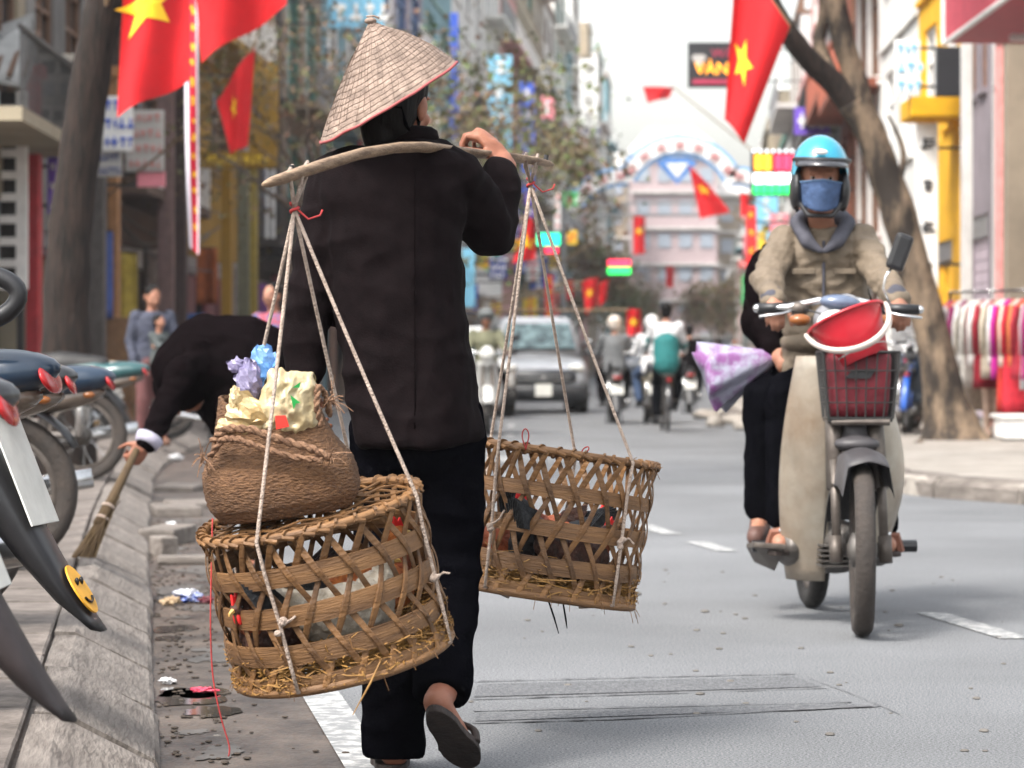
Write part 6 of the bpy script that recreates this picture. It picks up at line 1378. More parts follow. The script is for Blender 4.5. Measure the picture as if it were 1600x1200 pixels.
# front basket with a red bag
wire = mat('basket_wire', (.02, .02, .02), .5); dk = mat('basket_bag', (.13, .008, .016), .6, scale=8, bump=.3, bscale=30)
bc = P(1340, 606, 10.02); bz0, bz1 = -.105, .125
bk = thing('front_basket', 'black wire basket on the front of the cream motorbike', 'basket', bc); b = MB()
def bcorn(z_, g=0): 
    k = lerp(.9, 1.08, (z_ - bz0)/(bz1 - bz0)); return [bc + V((sx*(.122*k + g), sy*(.1*k + g), z_)) for sx, sy in ((-1, -1), (1, -1), (1, 1), (-1, 1))]
for z_ in (bz0, -.05, 0, .06, bz1):
    b = MB(); c = bcorn(z_); b.tube(c + [c[0]], .0045 if z_ in (bz0, bz1) else .0025, 6); b.build('hoop_wire', wire, bk)
c0, c1 = bcorn(bz0), bcorn(bz1)
for s_ in range(4):
    for k in range(7):
        b = MB(); b.tube([c0[s_].lerp(c0[(s_+1) % 4], k/7), c1[s_].lerp(c1[(s_+1) % 4], k/7)], .003 if k else .0055, 5); b.build('upright_wire', wire, bk)
b = MB(); b.span(bc + V((-.11, -.09, bz0 - .012)), bc + V((.11, .09, bz0))); b.build('tray', wire, bk)
b = MB(); b.tube([bc + V((-.1, -.08, bz0 - .012)), bc + V((.1, -.09, bz0 - .012))], .012, 8); b.tube([bc + V((0, 0, bz0 - .01)), Q(.16, 0, .76)], .02, 8); b.build('carrier', steel, bk)
b = MB(); rings = []
for z_, k in ((-.098, .86), (-.06, .9), (.03, .95), (.1, .97), (.118, .93)):
    rings.append([bc + V((math.copysign(abs(math.cos(a))**.35, math.cos(a))*.115*k, math.copysign(abs(math.sin(a))**.35, math.sin(a))*.092*k, z_)) for a in [2*math.pi*j/32 for j in range(32)]])
tb = thing('shopping_bag', 'dark red box bag with a black strip inside the front basket', 'bag', bc); b.v, b.f = [], []; b.loft(rings); b.build('body', dk, tb, True)
b = MB(); q = bc + V((.0, -.092, .045)); b.prism([q + V((-.055, 0, -.012)), q + V((.03, 0, -.012)), q + V((.055, 0, .022)), q + V((-.03, 0, .018))], (0, -.006, 0)); b.build('strip', blkp, tb)
b = MB(); b.tube([bc + V((-.115, -.02, .118)), bc + V((.115, -.02, .118))], .004, 5); b.build('top_seam', blkp, tb)
# red bucket lying tilted in the basket
bu = thing('bucket', 'red plastic bucket with a white rim tilted over the front basket', 'bucket', P(1335, 520, 10.0)); redb = mat('bucket_red', (.36, .008, .018), .4, scale=5, var=.1, coat=.15); whr = mat('bucket_rim', (.58, .5, .45), .5)
axb = V((-.36, .22, .9)).normalized(); e1 = V((.93, .0, -.0)); e1 = (V((.88, 0, .47)) - axb*axb.dot(V((.88, 0, .47)))).normalized(); e2 = axb.cross(e1); mb_ = basis(e1, e2, axb); base = P(1350, 566, 9.98)
b = MB(); b.lathe([(.085, 0), (.092, .004), (.118, .11), (.132, .165), (.136, .17), (.128, .168), (.112, .11), (.084, .012), (.0, .012)], 40, base, mb_, cap=False); b.build('body', redb, bu, True)
b = MB(); b.tube([base + mb_ @ V((.138*math.cos(a), .138*math.sin(a), .168)) for a in [2*math.pi*k/48 for k in range(48)]], .006, 8, closed=True); b.build('rim', redb, bu, True)
rc_ = base + axb*.16; b = MB(); b.tube([rc_ + e1*.146*math.cos(a) + V((0, -.17*math.sin(a), 0)) - axb*.1*math.sin(a) for a in [R(180*k/28) for k in range(29)]], .0095, 8, flat=1.5); b.build('handle', whr, bu, True)
b = MB(); b.lathe([(.0, .03), (.1, .032), (.1, .034), (0, .034)], 30, base, mb_); b.build('inner_base', mat('teal_inside', (.2, .4, .38), .5), bu)

# rider
jackm = mat('khaki_jacket', (.14, .108, .076), .75, scale=18, bump=.25, bscale=60, var=.12); collm = mat('slate_collar', (.05, .05, .065), .8, scale=20); hm_ = mat('helmet_turquoise', (.012, .22, .33), .22, scale=4, var=.06, coat=.8); maskm = mat('mask_blue', (.05, .09, .19), .85, scale=40, bump=.4, bscale=120)
O = V((P(1285, 0, 10.85).x, 10.85, 0)); L_ = lambda p: p - O
def J(x, y, d): return P(x, y, d) - O
hd = P(1281, 280, 10.72); hfv, huv = V((-.02, -1, -.05)), V((.03, -.05, 1))
jr = dict(hip=J(1290, 610, 10.95), ch=J(1286, 425, 10.86), nk=J(1284, 350, 10.82), hd=L_(hd), hf=hfv, hu=huv, r=V((-1, 0, 0)), sR=J(1226, 376, 10.85), eR=J(1199, 438, 10.66), wR=J(1208, 470, 10.42), sL=J(1344, 376, 10.85), eL=J(1374, 428, 10.66), wL=J(1405, 470, 10.4),
          kR=J(1229, 615, 10.52), aR=J(1222, 822, 10.55), tR=J(1219, 850, 10.38), kL=J(1345, 615, 10.5), aL=J(1384, 835, 10.55), tL=J(1388, 852, 10.38), dR=V((.0, -.75, -.55)), nR=V((.05, .1, -1)), dL=V((.0, -.75, -.55)), nL=V((-.05, .1, -1)))
jr['dtR'] = V((1, 0, 0)); jr['dtL'] = V((-1, 0, 0))
rd = person('motorbike rider in a khaki jacket, blue face mask and turquoise helmet', O, jr, jackm, darkcl, skin=skinm, hair=False, voxel=.0065, shoe=None, s=1.02, hcurl=48, fold=.012)
b = MB(); 
for x in (1229, 1347): b.cap2(P(x + (10 if x < 1280 else -10), 372, 10.85), .075, P(x, 384, 10.85), .07)
# jacket details
b = MB(); b.tube([P(1287 - .0*k, y, 10.86 - .128 - .0001*k) for k, y in enumerate(range(376, 545, 12))], .006, 6); b.build('zip', collm, rd)
b = MB(); b.cap2(P(1246, 348, 10.8), .03, P(1262, 378, 10.71), .028); b.cap2(P(1325, 348, 10.8), .03, P(1308, 378, 10.71), .028); b.cap2(P(1262, 378, 10.71), .028, P(1282, 392, 10.69), .012); b.cap2(P(1308, 378, 10.71), .028, P(1290, 392, 10.69), .012); b.cap2(P(1246, 348, 10.8), .03, P(1262, 338, 10.92), .04); b.cap2(P(1325, 348, 10.8), .03, P(1308, 338, 10.92), .04); b.cap2(P(1262, 338, 10.92), .04, P(1308, 338, 10.92), .04); fused('collar', b, collm, rd, .007, 2)
for x in (1255, 1320):
    b = MB(); b.box(P(x, 424, 10.735), (.085, .012, .022)); b.build('pocket_flap', jackm, rd, bevel=.004)
for w_ in ('R', 'L'):
    q = O + jr['w' + w_]; e = O + jr['e' + w_]; b = MB(); b.cap2(q.lerp(e, .1), .041, q.lerp(e, .2), .044); fused('cuff', b, collm, rd, .006, 1)
b = MB(); b.ell(P(1289, 535, 10.9), (.175, .15, .06)); fused('jacket_hem', b, jackm, rd, .009, 3, (.008, (14, 14, 6)))
# helmet, mask
r_ = hfv.normalized().cross(huv).normalized(); u_ = r_.cross(hfv.normalized()); f_ = hfv.normalized(); Mh = basis(r_, f_, u_)
def hp(a, b_, z_): return hd + r_*a + f_*b_ + u_*z_
b = MB(); n, m_ = 40, 18; rings = []
for i in range(m_ + 1):
    th = R(2 + 104*i/m_); ring = []
    for k in range(n):
        a = 2*math.pi*k/n; ca, sa = math.cos(a), math.sin(a); cut = 1.0
        lim = R(76) if sa > .35 else R(106); tt = min(th, lim if sa <= .35 else lerp(R(106), R(74), min(1, (sa - .35)/.25)))
        ring.append(hp(.108*math.sin(tt)*ca, -.008 + .128*math.sin(tt)*sa, .03 + .135*math.cos(tt)))
    rings.append(ring)
b.loft(rings, cap=False); he = b.build('helmet', hm_, rd, True)
b = MB()
for sgn in (-1, 1): b.ell(hp(sgn*.088, .015, -.045), (.026, .062, .075), Mh); b.cap2(hp(sgn*.09, .04, -.07), .012, hp(sgn*.045, .075, -.135), .01)
b.cap2(hp(-.045, .075, -.135), .01, hp(.045, .075, -.135), .01); b.ell(hp(0, -.055, -.04), (.1, .06, .075), Mh); fused('helmet_lining', b, blkp, he, .006, 2)
b = MB(); rings = []
for i in range(13):
    a = R(lerp(28, 152, i/12)); ca, sa = math.cos(a), math.sin(a); rings.append([hp(.113*ca, .122*sa, .075), hp(.112*ca, .13*sa + .045*sa, .05), hp(.11*ca, .128*sa + .045*sa, .043), hp(.106*ca, .117*sa, .062)])
b.loft(rings); b.build('peak', mat('peak_dark', (.03, .03, .035), .2, coat=.7), he, True)
b = MB(); b.tube([hp(.109*math.cos(R(a)), .124*math.sin(R(a)) + .002, .07) for a in range(20, 165, 8)], .009, 8); b.build('trim', blkp, he, True)
b = MB(); b.ell(hp(.012, .123, .098), (.028, .008, .011), Mh @ Matrix.Rotation(-.45, 3, 'X')); b.build('badge', whitem, he, True)
b = MB()
def mk(u, v, o=0):
    a = R(lerp(-82, 82, u)); wdt = .083 - .012*v; bulge = .022*math.exp(-((u - .5)/.18)**2)*(1 - abs(v - .35)); return hp(wdt*math.sin(a), .03 + (.078 - .012*v)*math.cos(a) + bulge + o, lerp(.0, -.122, v) - .012*abs(math.sin(a))*(1 - v) + .028*abs(math.sin(a))**2*v)
b.sheet(lambda u, v: mk(u, v, .004), 24, 14, .003); b.build('face_mask', maskm, rd, True)
b = MB(); b.tube([mk(u/24, .02, .006) for u in range(25)], .0028, 6); b.build('mask_seam', mat('mask_edge', (.1, .18, .3), .8), rd)
# sandals on the rider's feet
for w_ in 'RL':
    q = O + jr['t' + w_]; a = O + jr['a' + w_]; b = MB(); h_ = V((a.x, a.y + .05, q.z - .05)); b.prism([V((q.x + sx*.046, y_, q.z - .04)) for sx, y_ in ((-1, q.y - .01), (-.5, q.y - .045), (.5, q.y - .045), (1, q.y - .01), (.85, a.y + .06), (-.85, a.y + .06))], (0, 0, .018)); sdl = b.build('sandal', solem, rd, bevel=.004)
    b = MB(); m_p = q.lerp(a, .3); b.tube([m_p + V((-.045, 0, -.035)), m_p + V((-.03, -.015, .022)), m_p + V((.03, -.015, .022)), m_p + V((.045, 0, -.035))], .012, 6, flat=1.5); b.build('strap', mat('strap_tan', (.2, .08, .05), .6), sdl); b = MB(); b.ell(m_p + V((0, -.03, .03)), .011); b.build('buckle', chrome, sdl, True)
# passenger, mostly hidden behind the rider
O2 = V((P(1275, 0, 11.3).x, 11.3, 0))
def J2(x, y, d): return P(x, y, d) - O2
j2 = dict(hip=J2(1272, 585, 11.32), ch=J2(1262, 440, 11.28), nk=J2(1262, 365, 11.25), hd=J2(1270, 305, 11.22), hf=V((.1, -1, 0)), hu=V((0, 0, 1)), r=V((-1, 0, 0)), sR=J2(1208, 405, 11.25), eR=J2(1183, 480, 11.2), wR=J2(1212, 552, 10.98), sL=J2(1318, 405, 11.25), eL=J2(1345, 490, 11.2), wL=J2(1330, 540, 11.0),
          kR=J2(1192, 625, 10.9), aR=J2(1188, 808, 10.95), tR=J2(1181, 838, 10.8), kL=J2(1345, 625, 10.9), aL=J2(1372, 800, 10.95), tL=J2(1376, 835, 10.8))
pa = person('passenger in black clothes sitting behind the motorbike rider', O2, j2, blackcl, darkcl, skin=skinm, voxel=.009, s=1.0, shoe=mat('brown_slipper', (.1, .05, .04), .6), hcurl=60, fold=.01)
b = MB(); b.cap2(P(1200, 420, 11.22), .085, P(1190, 500, 11.2), .08); b.cap2(P(1190, 500, 11.2), .085, P(1220, 545, 11.15), .07); fused('cape', b, blackcl, pa, .011, 4, (.01, (10, 10, 8)))
# purple and white plastic sack in the passenger's hand
sk_ = mat('sack_print', (.28, .28, .36), .5, scale=9, col2=(.2, .08, .22), contrast=(.42, .55), bump=.4, bscale=20); t = thing('plastic_sack', 'white and purple printed plastic sack held out beside the motorbike', 'sack', P(1150, 590, 10.95)); b = MB(); rings = []
axs = (P(1108, 592, 10.95) - P(1214, 556, 10.98)); L = axs.length; axs.normalize(); up_ = V((axs.z, 0, -axs.x)).normalized()
for i in range(15):
    v = i/14; hw = .012 + .115*v**.8; ring = []
    for k in range(26):
        a = 2*math.pi*k/26; wv = 1 + .2*math.sin(a*7 + 2*v)*v + .1*math.sin(a*3); ring.append(P(1214, 556, 10.98) + axs*L*v*(1 + .1*math.sin(2*a)*v) + up_*math.cos(a)*hw*wv + V((0, math.sin(a)*hw*.6*wv, 0)))
    rings.append(ring)
b.loft(rings); b.build('film', sk_, t, True)
b = MB(); b.tube([P(1214, 556, 10.98), P(1213, 550, 10.98), P(1212, 545, 10.97)], .012, 6); b.build('neck', sk_, t, True)
# ------------------------------------------------------------------ woman bending down to sweep the kerb
O3 = V((P(415, 0, 12.3).x, 12.3, 0))
def J3(x, y, d): return P(x, y, d) - O3
j3 = dict(hip=J3(398, 572, 12.3), ch=J3(322, 552, 12.3), nk=J3(276, 582, 12.28), hd=J3(284, 602, 12.34), hf=V((-.35, 0, -.94)), hu=V((-.94, 0, .35)), r=V((0, 1, 0)), sL=J3(284, 578, 12.12), eL=J3(258, 640, 12.0), wL=J3(229, 694, 11.92), sR=J3(290, 575, 12.45), eR=J3(330, 640, 12.5), wR=J3(356, 690, 12.45),
          kL=J3(392, 735, 12.2), aL=J3(408, 872, 12.15), tL=J3(372, 892, 12.1), kR=J3(398, 735, 12.42), aR=J3(412, 868, 12.42), tR=J3(376, 888, 12.4), dL=V((-.62, -.08, -.75)), nL=V((-.1, .3, .1)), dtL=V((-.3, -.6, .3)))
sw = person('woman in black bending down to sweep the kerb with a hand broom', O3, j3, blackcl, darkcl, skin=skind, voxel=.008, s=1.05, hcurl=62, shoe=blkp, fold=.009, eyes_=False)
b = MB(); b.cap2(P(385, 565, 12.3), .2, P(325, 550, 12.3), .165); b.cap2(P(325, 550, 12.3), .165, P(282, 575, 12.28), .13); b.cap2(P(395, 575, 12.3), .19, P(392, 640, 12.3), .17); fused('coat', b, blackcl, sw, .011, 4, (.012, (8, 8, 8)))
b = MB(); hc3 = O3 + j3['hd']; b.ell(hc3, (.125, .11, .115)); b.cap2(hc3, .1, O3 + j3['nk'], .09); fused('headscarf', b, blackcl, sw, .012, 3, (.006, (14, 14, 14)))
q, e = O3 + j3['wL'], O3 + j3['eL']; b = MB(); b.tube([q.lerp(e, -.04), q.lerp(e, .05), q.lerp(e, .2)], [.05, .054, .06], 16); b.build('cuff', mat('white_cuff', (.36, .34, .42), .7), sw, True)
br = thing('hand_broom', 'short grass hand broom held against the kerb', 'broom', P(132, 885, 11.6)); hb_, tp_ = P(132, 868, 11.62), P(214, 702, 11.885)
bm_ = mat('broom_grass', (.08, .05, .02), .85, scale=30, stretch=(1, 1, .2), col2=(.05, .03, .015))
b = MB(); b.tube([tp_, tp_.lerp(hb_, .5), tp_.lerp(hb_, .72)], [.014, .022, .03], 10); b.build('handle', bm_, br, True)
rr = random.Random(5); b = MB()
for k in range(190):
    s0 = tp_.lerp(hb_, rr.uniform(.45, .7)) + V((rr.gauss(0, .012), rr.gauss(0, .012), 0)); e = P(132 + rr.uniform(-20, 18), 889 + rr.uniform(-6, 3), 11.62 + rr.uniform(-.05, .05)); e.z = max(e.z, SW + .012); b.tube([s0, s0.lerp(e, .5) + V((rr.gauss(0, .006), 0, 0)), e], [.003, .003, .0015], 4, cap=False)
tag(b.build('bristles', bm_, br, fix=False), kind='stuff')
for k in (.55, .66):
    c = tp_.lerp(hb_, k); b = MB(); b.lathe([(.028, -.006), (.031, 0), (.028, .006)], 12, c, (hb_ - tp_).to_track_quat('Z', 'X').to_matrix()); b.build('binding', ropem, br)
# ------------------------------------------------------------------ traffic down the street
def rrect(cx, z0, z1, hw, y, r=.3, n=5):
    pts = []; hh = (z1 - z0)/2; zc = (z0 + z1)/2
    for k in range(24):
        a = 2*math.pi*k/24; c, s_ = math.cos(a), math.sin(a); pts.append(V((cx + math.copysign(abs(c)**.45, c)*hw, y, zc + math.copysign(abs(s_)**.5, s_)*hh)))
    return pts
def car(label, loc, rz, col, low, w=1.0, h=1.0, plate_=True):
    t = thing('car', label, 'car', (0, 0, 0))
    b = MB(); b.loft([rrect(0, .5, .66, .62*w, -.02), rrect(0, .42, .8, .76*w, .05), rrect(0, .4, .9, .84*w, .3), rrect(0, .38, 1.0, .87*w, .9), rrect(0, .38, 1.06, .88*w, 1.3), rrect(0, .38, 1.08, .88*w, 3.6), rrect(0, .42, 1.06, .85*w, 4.35), rrect(0, .5, .9, .75*w, 4.5)]); b.build('body', col, t, True)
    b = MB(); b.loft([rrect(0, .24, .52, .7*w, -.05), rrect(0, .22, .56, .84*w, .1), rrect(0, .24, .5, .87*w, 1), rrect(0, .24, .5, .87*w, 3.6), rrect(0, .3, .5, .8*w, 4.52)]); b.build('lower_bumper', low, t, True)
    def cab(z_, hw, y0, y1): return [V((hw*w*x, lerp(y0, y1, q), z_*h)) for x, q in ((-1, .06), (-.9, 0), (0, -.025), (.9, 0), (1, .06), (1, .94), (.9, 1), (-.9, 1), (-1, .94))]
    b = MB(); b.loft([cab(1.0/h, .82, 1.2, 4.2), cab(1.25, .77, 1.5, 4.1), cab(1.5, .7, 1.82, 3.95), cab(1.62, .66, 2.02, 3.8), cab(1.69, .58, 2.3, 3.6)]); b.build('cabin', col, t, True)
    def pane(p, nm, m, off): b = MB(); b.prism(p, off); return b.build(nm, m, t)
    gl = mat('car_glass', (.1, .15, .16), .15, scale=4, col2=(.02, .035, .04), spec=.5, contrast=(.42, .58))
    pane([V((-.68*w, 1.33, 1.1*h)), V((.68*w, 1.33, 1.1*h)), V((.6*w, 1.84, 1.53*h)), V((-.6*w, 1.84, 1.53*h))], 'windscreen', gl, (0, -.14, .04))
    for sgn in (-1, 1):
        pane([V((sgn*.815*w, 1.75, 1.1*h)), V((sgn*.815*w, 3.9, 1.1*h)), V((sgn*.715*w, 3.7, 1.52*h)), V((sgn*.715*w, 2.05, 1.52*h))], 'side_window', gl, (sgn*.012, 0, 0))
        b = MB(); b.ell((sgn*.62*w, .1, .82), (.16*w, .12, .075), Matrix.Rotation(sgn*.12, 3, 'Y')); b.build('headlight', clearl, t, True)
        b = MB(); b.ell((sgn*.66*w, -.0, .4), (.07, .05, .05)); b.build('fog_light', clearl, t, True)
        b = MB(); b.ell((sgn*.97*w, 1.5, 1.12), (.1, .07, .075)); mr = b.build('wing_mirror', low, t, True); b = MB(); b.tube([(sgn*.82*w, 1.52, 1.08), (sgn*.95*w, 1.5, 1.1)], .025, 6); b.build('mirror_arm', low, mr)
        for yy in (.85, 3.55): 
            M_ = Matrix.Rotation(R(90), 3, 'Z'); wheel(t, (sgn*.76*w, yy, .34), .34, .11, rubber, rot=M_, spokes=10, rimm=steel)
    b = MB(); b.loft([rrect(0, .55, .8, .6*w, -.045), rrect(0, .55, .8, .6*w, .0)]); gr = b.build('grille', mat('grille_dark', (.012, .014, .02), .4), t, True)
    for zz in (.62, .7): b = MB(); b.box((0, -.06, zz), (1.0*w, .03, .022)); b.build('grille_bar', chrome, gr)
    b = MB(); b.prism([(-.07, -.075, .7), (0, -.075, .62), (.07, -.075, .7), (0, -.075, .735)], (0, .02, 0)); b.build('badge', chrome, gr)
    b = MB(); b.box((0, -.085, .43), (.3, .02, .22)); b.build('number_plate', plate, t, bevel=.004)
    for sgn in (-1, 1):
        b = MB(); b.tube([(sgn*.5*w, 2.2, 1.72*h), (sgn*.5*w, 3.6, 1.72*h)], .018, 6); b.build('roof_rail', low, t)
    place(t, loc, rz); return t
cs, cdk = paintm('car_silver', (.26, .27, .29)), mat('car_lower', (.02, .021, .024), .5)
car('silver off-road car with a dark bumper driving towards us', (P(849, 0, 51.5).x, 51.5, 0), R(3), cs, cdk, w=.98, h=1.05)
car('white car half hidden behind the woman\'s coat', (P(742, 0, 48).x, 48, 0), R(8), paintm('car_white', (.62, .62, .61)), cdk, w=.86, h=.92)
car('dark car far down the street beside the scooter rider', (P(994, 0, 84).x, 84, 0), R(183), paintm('car_grey', (.1, .11, .13)), cdk, w=.9, h=.9)
def seated(f, zs=.78, s=1, reach=.42, hz_=1.0, foot=.32, spread=.14):
    f = V(f).normalized(); r = f.cross(V((0, 0, 1))); q = lambda a, b_, z_: r*a + f*b_ + V((0, 0, z_))
    return dict(hip=q(0, 0, zs + .05), ch=q(0, .03, zs + .4*s), nk=q(0, .03, zs + .56*s), hd=q(0, .07, zs + .7*s), hf=f, hu=V((0, 0, 1)), r=r, sL=q(-.17, .03, zs + .5*s), eL=q(-.25, .16, zs + .27), wL=q(-.27, reach, hz_), sR=q(.17, .03, zs + .5*s), eR=q(.25, .16, zs + .27), wR=q(.27, reach, hz_),
                kL=q(-spread - .03, .4, zs - .06), aL=q(-spread, .32, foot + .05), tL=q(-spread, .48, foot), kR=q(spread + .03, .4, zs - .06), aR=q(spread, .32, foot + .05), tR=q(spread, .48, foot))
def helmet_on(t, hd, f, m, s=1):
    f = V(f).normalized(); r = f.cross(V((0, 0, 1))); b = MB(); b.ell(V(hd) - f*.01*s + V((0, 0, .045*s)), (.115*s, .13*s, .105*s), frame(f)); b.ell(V(hd) - f*.05*s, (.1*s, .08*s, .09*s), frame(f)); b.ell(V(hd) + f*.1*s + V((0, 0, .06*s)), (.08*s, .06*s, .015*s), frame(f)); fused('helmet', b, m, t, .012, 2)
whc = mat('white_cotton', (.62, .62, .63), .8, scale=20); greyc = mat('grey_jacket', (.13, .135, .14), .8, scale=20); tealc = mat('teal_jersey', (.015, .15, .15), .8, scale=20); denim = mat('blue_denim', (.04, .07, .14), .85, scale=30); olive = mat('olive_jacket', (.16, .16, .1), .8, scale=14); paleh = mat('pale_helmet', (.55, .48, .42), .35, coat=.4)
def bike_rider(blabel, plabel, px, d, rz, col, top, pants, hel, col2=None, lamp=redl, **k):
    x = P(px, 0, d).x; f = V((math.cos(rz), math.sin(rz), 0)); motorbike(blabel, col, (x, d, 0), rz, col2=col2, flap='plain', group='motorbikes riding along the street', lamp=lamp, s=k.get('s', 1.05))
    hip = V((x, d, 0)) + f*.36; jj = seated(f, .8, reach=.52, hz_=1.07, foot=.3, spread=.17); t = person(plabel, hip, jj, top, pants, voxel=.013, hair=True, shoe=blkp, group=None, eyes_=False)
    if hel: helmet_on(t, hip + jj['hd'], f, hel)
    return t
bike_rider('silver scooter with a bright red tail lamp seen from behind', 'scooter rider in a grey jacket and pale helmet seen from behind', 962, 43.5, R(91), silver, greyc, blackcl, paleh, col2=silver)
bike_rider('cream scooter with a round red lamp beside the cyclist', 'rider in a white shirt half hidden behind the cyclist', 1022, 43, R(92), mat('body_cream', (.45, .4, .3), .35, coat=.4), whc, denim, mat('white_helmet', (.65, .65, .65), .3, coat=.4))
bike_rider('white scooter coming towards us beside the white car', 'man in an olive jacket and cap riding the white scooter', 758, 38, R(-88), whitep, olive, blackcl, mat('grey_cap', (.12, .13, .13), .8), col2=whitep)
bike_rider('dark motorbike riding away beyond the cyclist', 'rider in black beyond the cyclist', 1078, 52, R(88), blackp_, blackcl, darkcl, None)
bike_rider('small motorbike far down the street near the right kerb', 'rider in a white shirt far down the street near the right kerb', 1125, 82, R(87), redp, whc, denim, None)
def bicycle(label, loc, rz, col, s=1, group=None, tyre=rubber, lean=0):
    t = thing('bicycle', label, 'bicycle', (0, 0, 0), group)
    wheel(t, (0, 0, .33), .33, .018, tyre, spokes=24, drum=False); wheel(t, (1.02, 0, .33), .33, .018, tyre, spokes=24, drum=False)
    F_ = [((.42, 0, .3), (.3, 0, .78)), ((.42, 0, .3), (.86, 0, .62)), ((.31, 0, .74), (.83, 0, .76)), ((.87, 0, .58), (.81, 0, .86))]
    b = MB()
    for a, c in F_: b.tube([a, c], .016, 8)
    for sgn in (-1, 1): b.tube([(0, sgn*.05, .33), (.42, sgn*.03, .3)], .009, 6); b.tube([(0, sgn*.05, .33), (.31, sgn*.02, .74)], .008, 6); b.tube([(1.02, sgn*.05, .33), (.88, sgn*.03, .62)], .012, 6)
    b.build('frame', col, t, True)
    b = MB(); b.ell((.27, 0, .84), (.13, .08, .04)); b.tube([(.3, 0, .76), (.28, 0, .83)], .012, 6); b.build('saddle', vinyl, t, True)
    b = MB(); b.tube([(.68, -.28, 1.0), (.8, -.2, 1.02), (.82, 0, .98), (.8, .2, 1.02), (.68, .28, 1.0)], .011, 7); b.tube([(.82, 0, .98), (.81, 0, .84)], .013, 7); b.build('handlebar', chrome, t, True)
    arcsheet((0, 0, .33), .36, .035, 40, 190).build('rear_mudguard', col, t, True); arcsheet((1.02, 0, .33), .36, .035, 0, 130).build('front_mudguard', col, t, True)
    b = MB(); b.span((-.25, -.07, .71), (.2, .07, .73)); b.tube([(-.15, .06, .71), (0, .06, .34)], .006, 5); b.tube([(-.15, -.06, .71), (0, -.06, .34)], .006, 5); b.build('carrier', steel, t)
    b = MB(); b.ell((-.27, 0, .66), (.02, .03, .025)); b.build('reflector', redl, t, True)
    for sgn in (-1, 1):
        b = MB(); b.tube([(.42, sgn*.05, .3), (.42 + sgn*.12, sgn*.06, .3 - sgn*.1)], .009, 6); b.box((.42 + sgn*.12, sgn*.11, .3 - sgn*.1), (.09, .1, .025)); b.build('pedal', steel, t)
    place(t, loc, rot=(lean, 0, rz)); t.scale = (s,)*3; return t
# cyclist
cy = V((P(1043, 0, 38.6).x, 38.6, 0)); bicycle('dark bicycle ridden away from us along the road', cy, R(91), blackp_, 1.05)
hip = cy + V((0, .3, 0)); jc = seated((0, 1, 0), .92, reach=.5, hz_=1.08, foot=.3, spread=.1)
jc['kR'] = V((.12, .36, .72)); jc['aR'] = V((.13, .2, .36)); jc['tR'] = V((.13, .34, .3)); jc['kL'] = V((-.11, .34, .62)); jc['aL'] = V((-.12, .15, .2)); jc['tL'] = V((-.12, .3, .17))
t = person('cyclist in a teal and white top riding away along the road', hip, jc, whc, darkcl, voxel=.012, eyes_=False, shoe=blkp, s=1.05)
b = MB(); b.cap2(hip + V((0, 0, .93)), .185, hip + V((0, .03, 1.22)), .178)
for q in 'LR': b.cap2((hip + jc['s'+q]).lerp(hip + jc['e'+q], .55), .062, hip + jc['e'+q], .058); b.cap2(hip + jc['e'+q], .058, hip + jc['w'+q], .045)
fused('vest', b, tealc, t, .013, 3, (.006, (9, 9, 12)))
# people on the left pavement
mar = mat('maroon_trousers', (.12, .045, .045), .8, scale=14); nav = mat('navy_top', (.04, .045, .07), .8, scale=14)
O4 = V((P(238, 0, 27.6).x, 27.6, SW)); j = standing((.35, -.94, 0), 1.53); f = j['hf']; r = j['r']
j['eL'] = r*-.22 + V((0, 0, 1.0)) + f*.05; j['wL'] = r*-.05 + f*.22 + V((0, 0, .96)); j['hf'] = V((.45, -.8, -.35)); j['hu'] = V((.2, -.3, .93))
person('woman in a navy top and maroon trousers holding a small child', O4, j, nav, mar, voxel=.012, shoe=mat('brown_shoe', (.12, .06, .04), .7), bun=True)
oc = O4 + r*-.02 + f*.2 + V((0, 0, .72)); jc = dict(hip=V((0, 0, .1)), ch=V((0, 0, .28)), nk=V((0, 0, .36)), hd=V((0, -.02, .46)), hf=V((.8, -.4, 0)), hu=V((0, 0, 1)), r=V((-.4, -.8, 0)).normalized(), sL=V((.05, .08, .33)), eL=V((.12, .06, .24)), wL=V((.2, .0, .24)), sR=V((-.05, -.09, .33)), eR=V((.02, -.16, .22)), wR=V((.1, -.18, .2)), kL=V((.14, .05, .02)), aL=V((.12, .05, -.15)), tL=V((.18, .03, -.18)), kR=V((.1, -.12, .02)), aR=V((.08, -.12, -.15)), tR=V((.14, -.14, -.18)))
person('small child in dark clothes held in the woman\'s arms', oc, jc, mat('child_top', (.05, .06, .06), .8), mat('child_brown', (.3, .12, .05), .8), voxel=.01, s=.6, eyes_=False)
O5 = V((P(428, 0, 25.5).x, 25.5, 0)); person('woman with loose dark hair in a red and blue top beyond the sweeping woman', O5, standing((-.5, -.85, 0), 1.64), mat('patterned_top', (.3, .05, .06), .8, scale=22, col2=(.06, .09, .2), contrast=(.45, .55)), nav, voxel=.012, long_=.16, shoe=blkp, sleeve=.4)
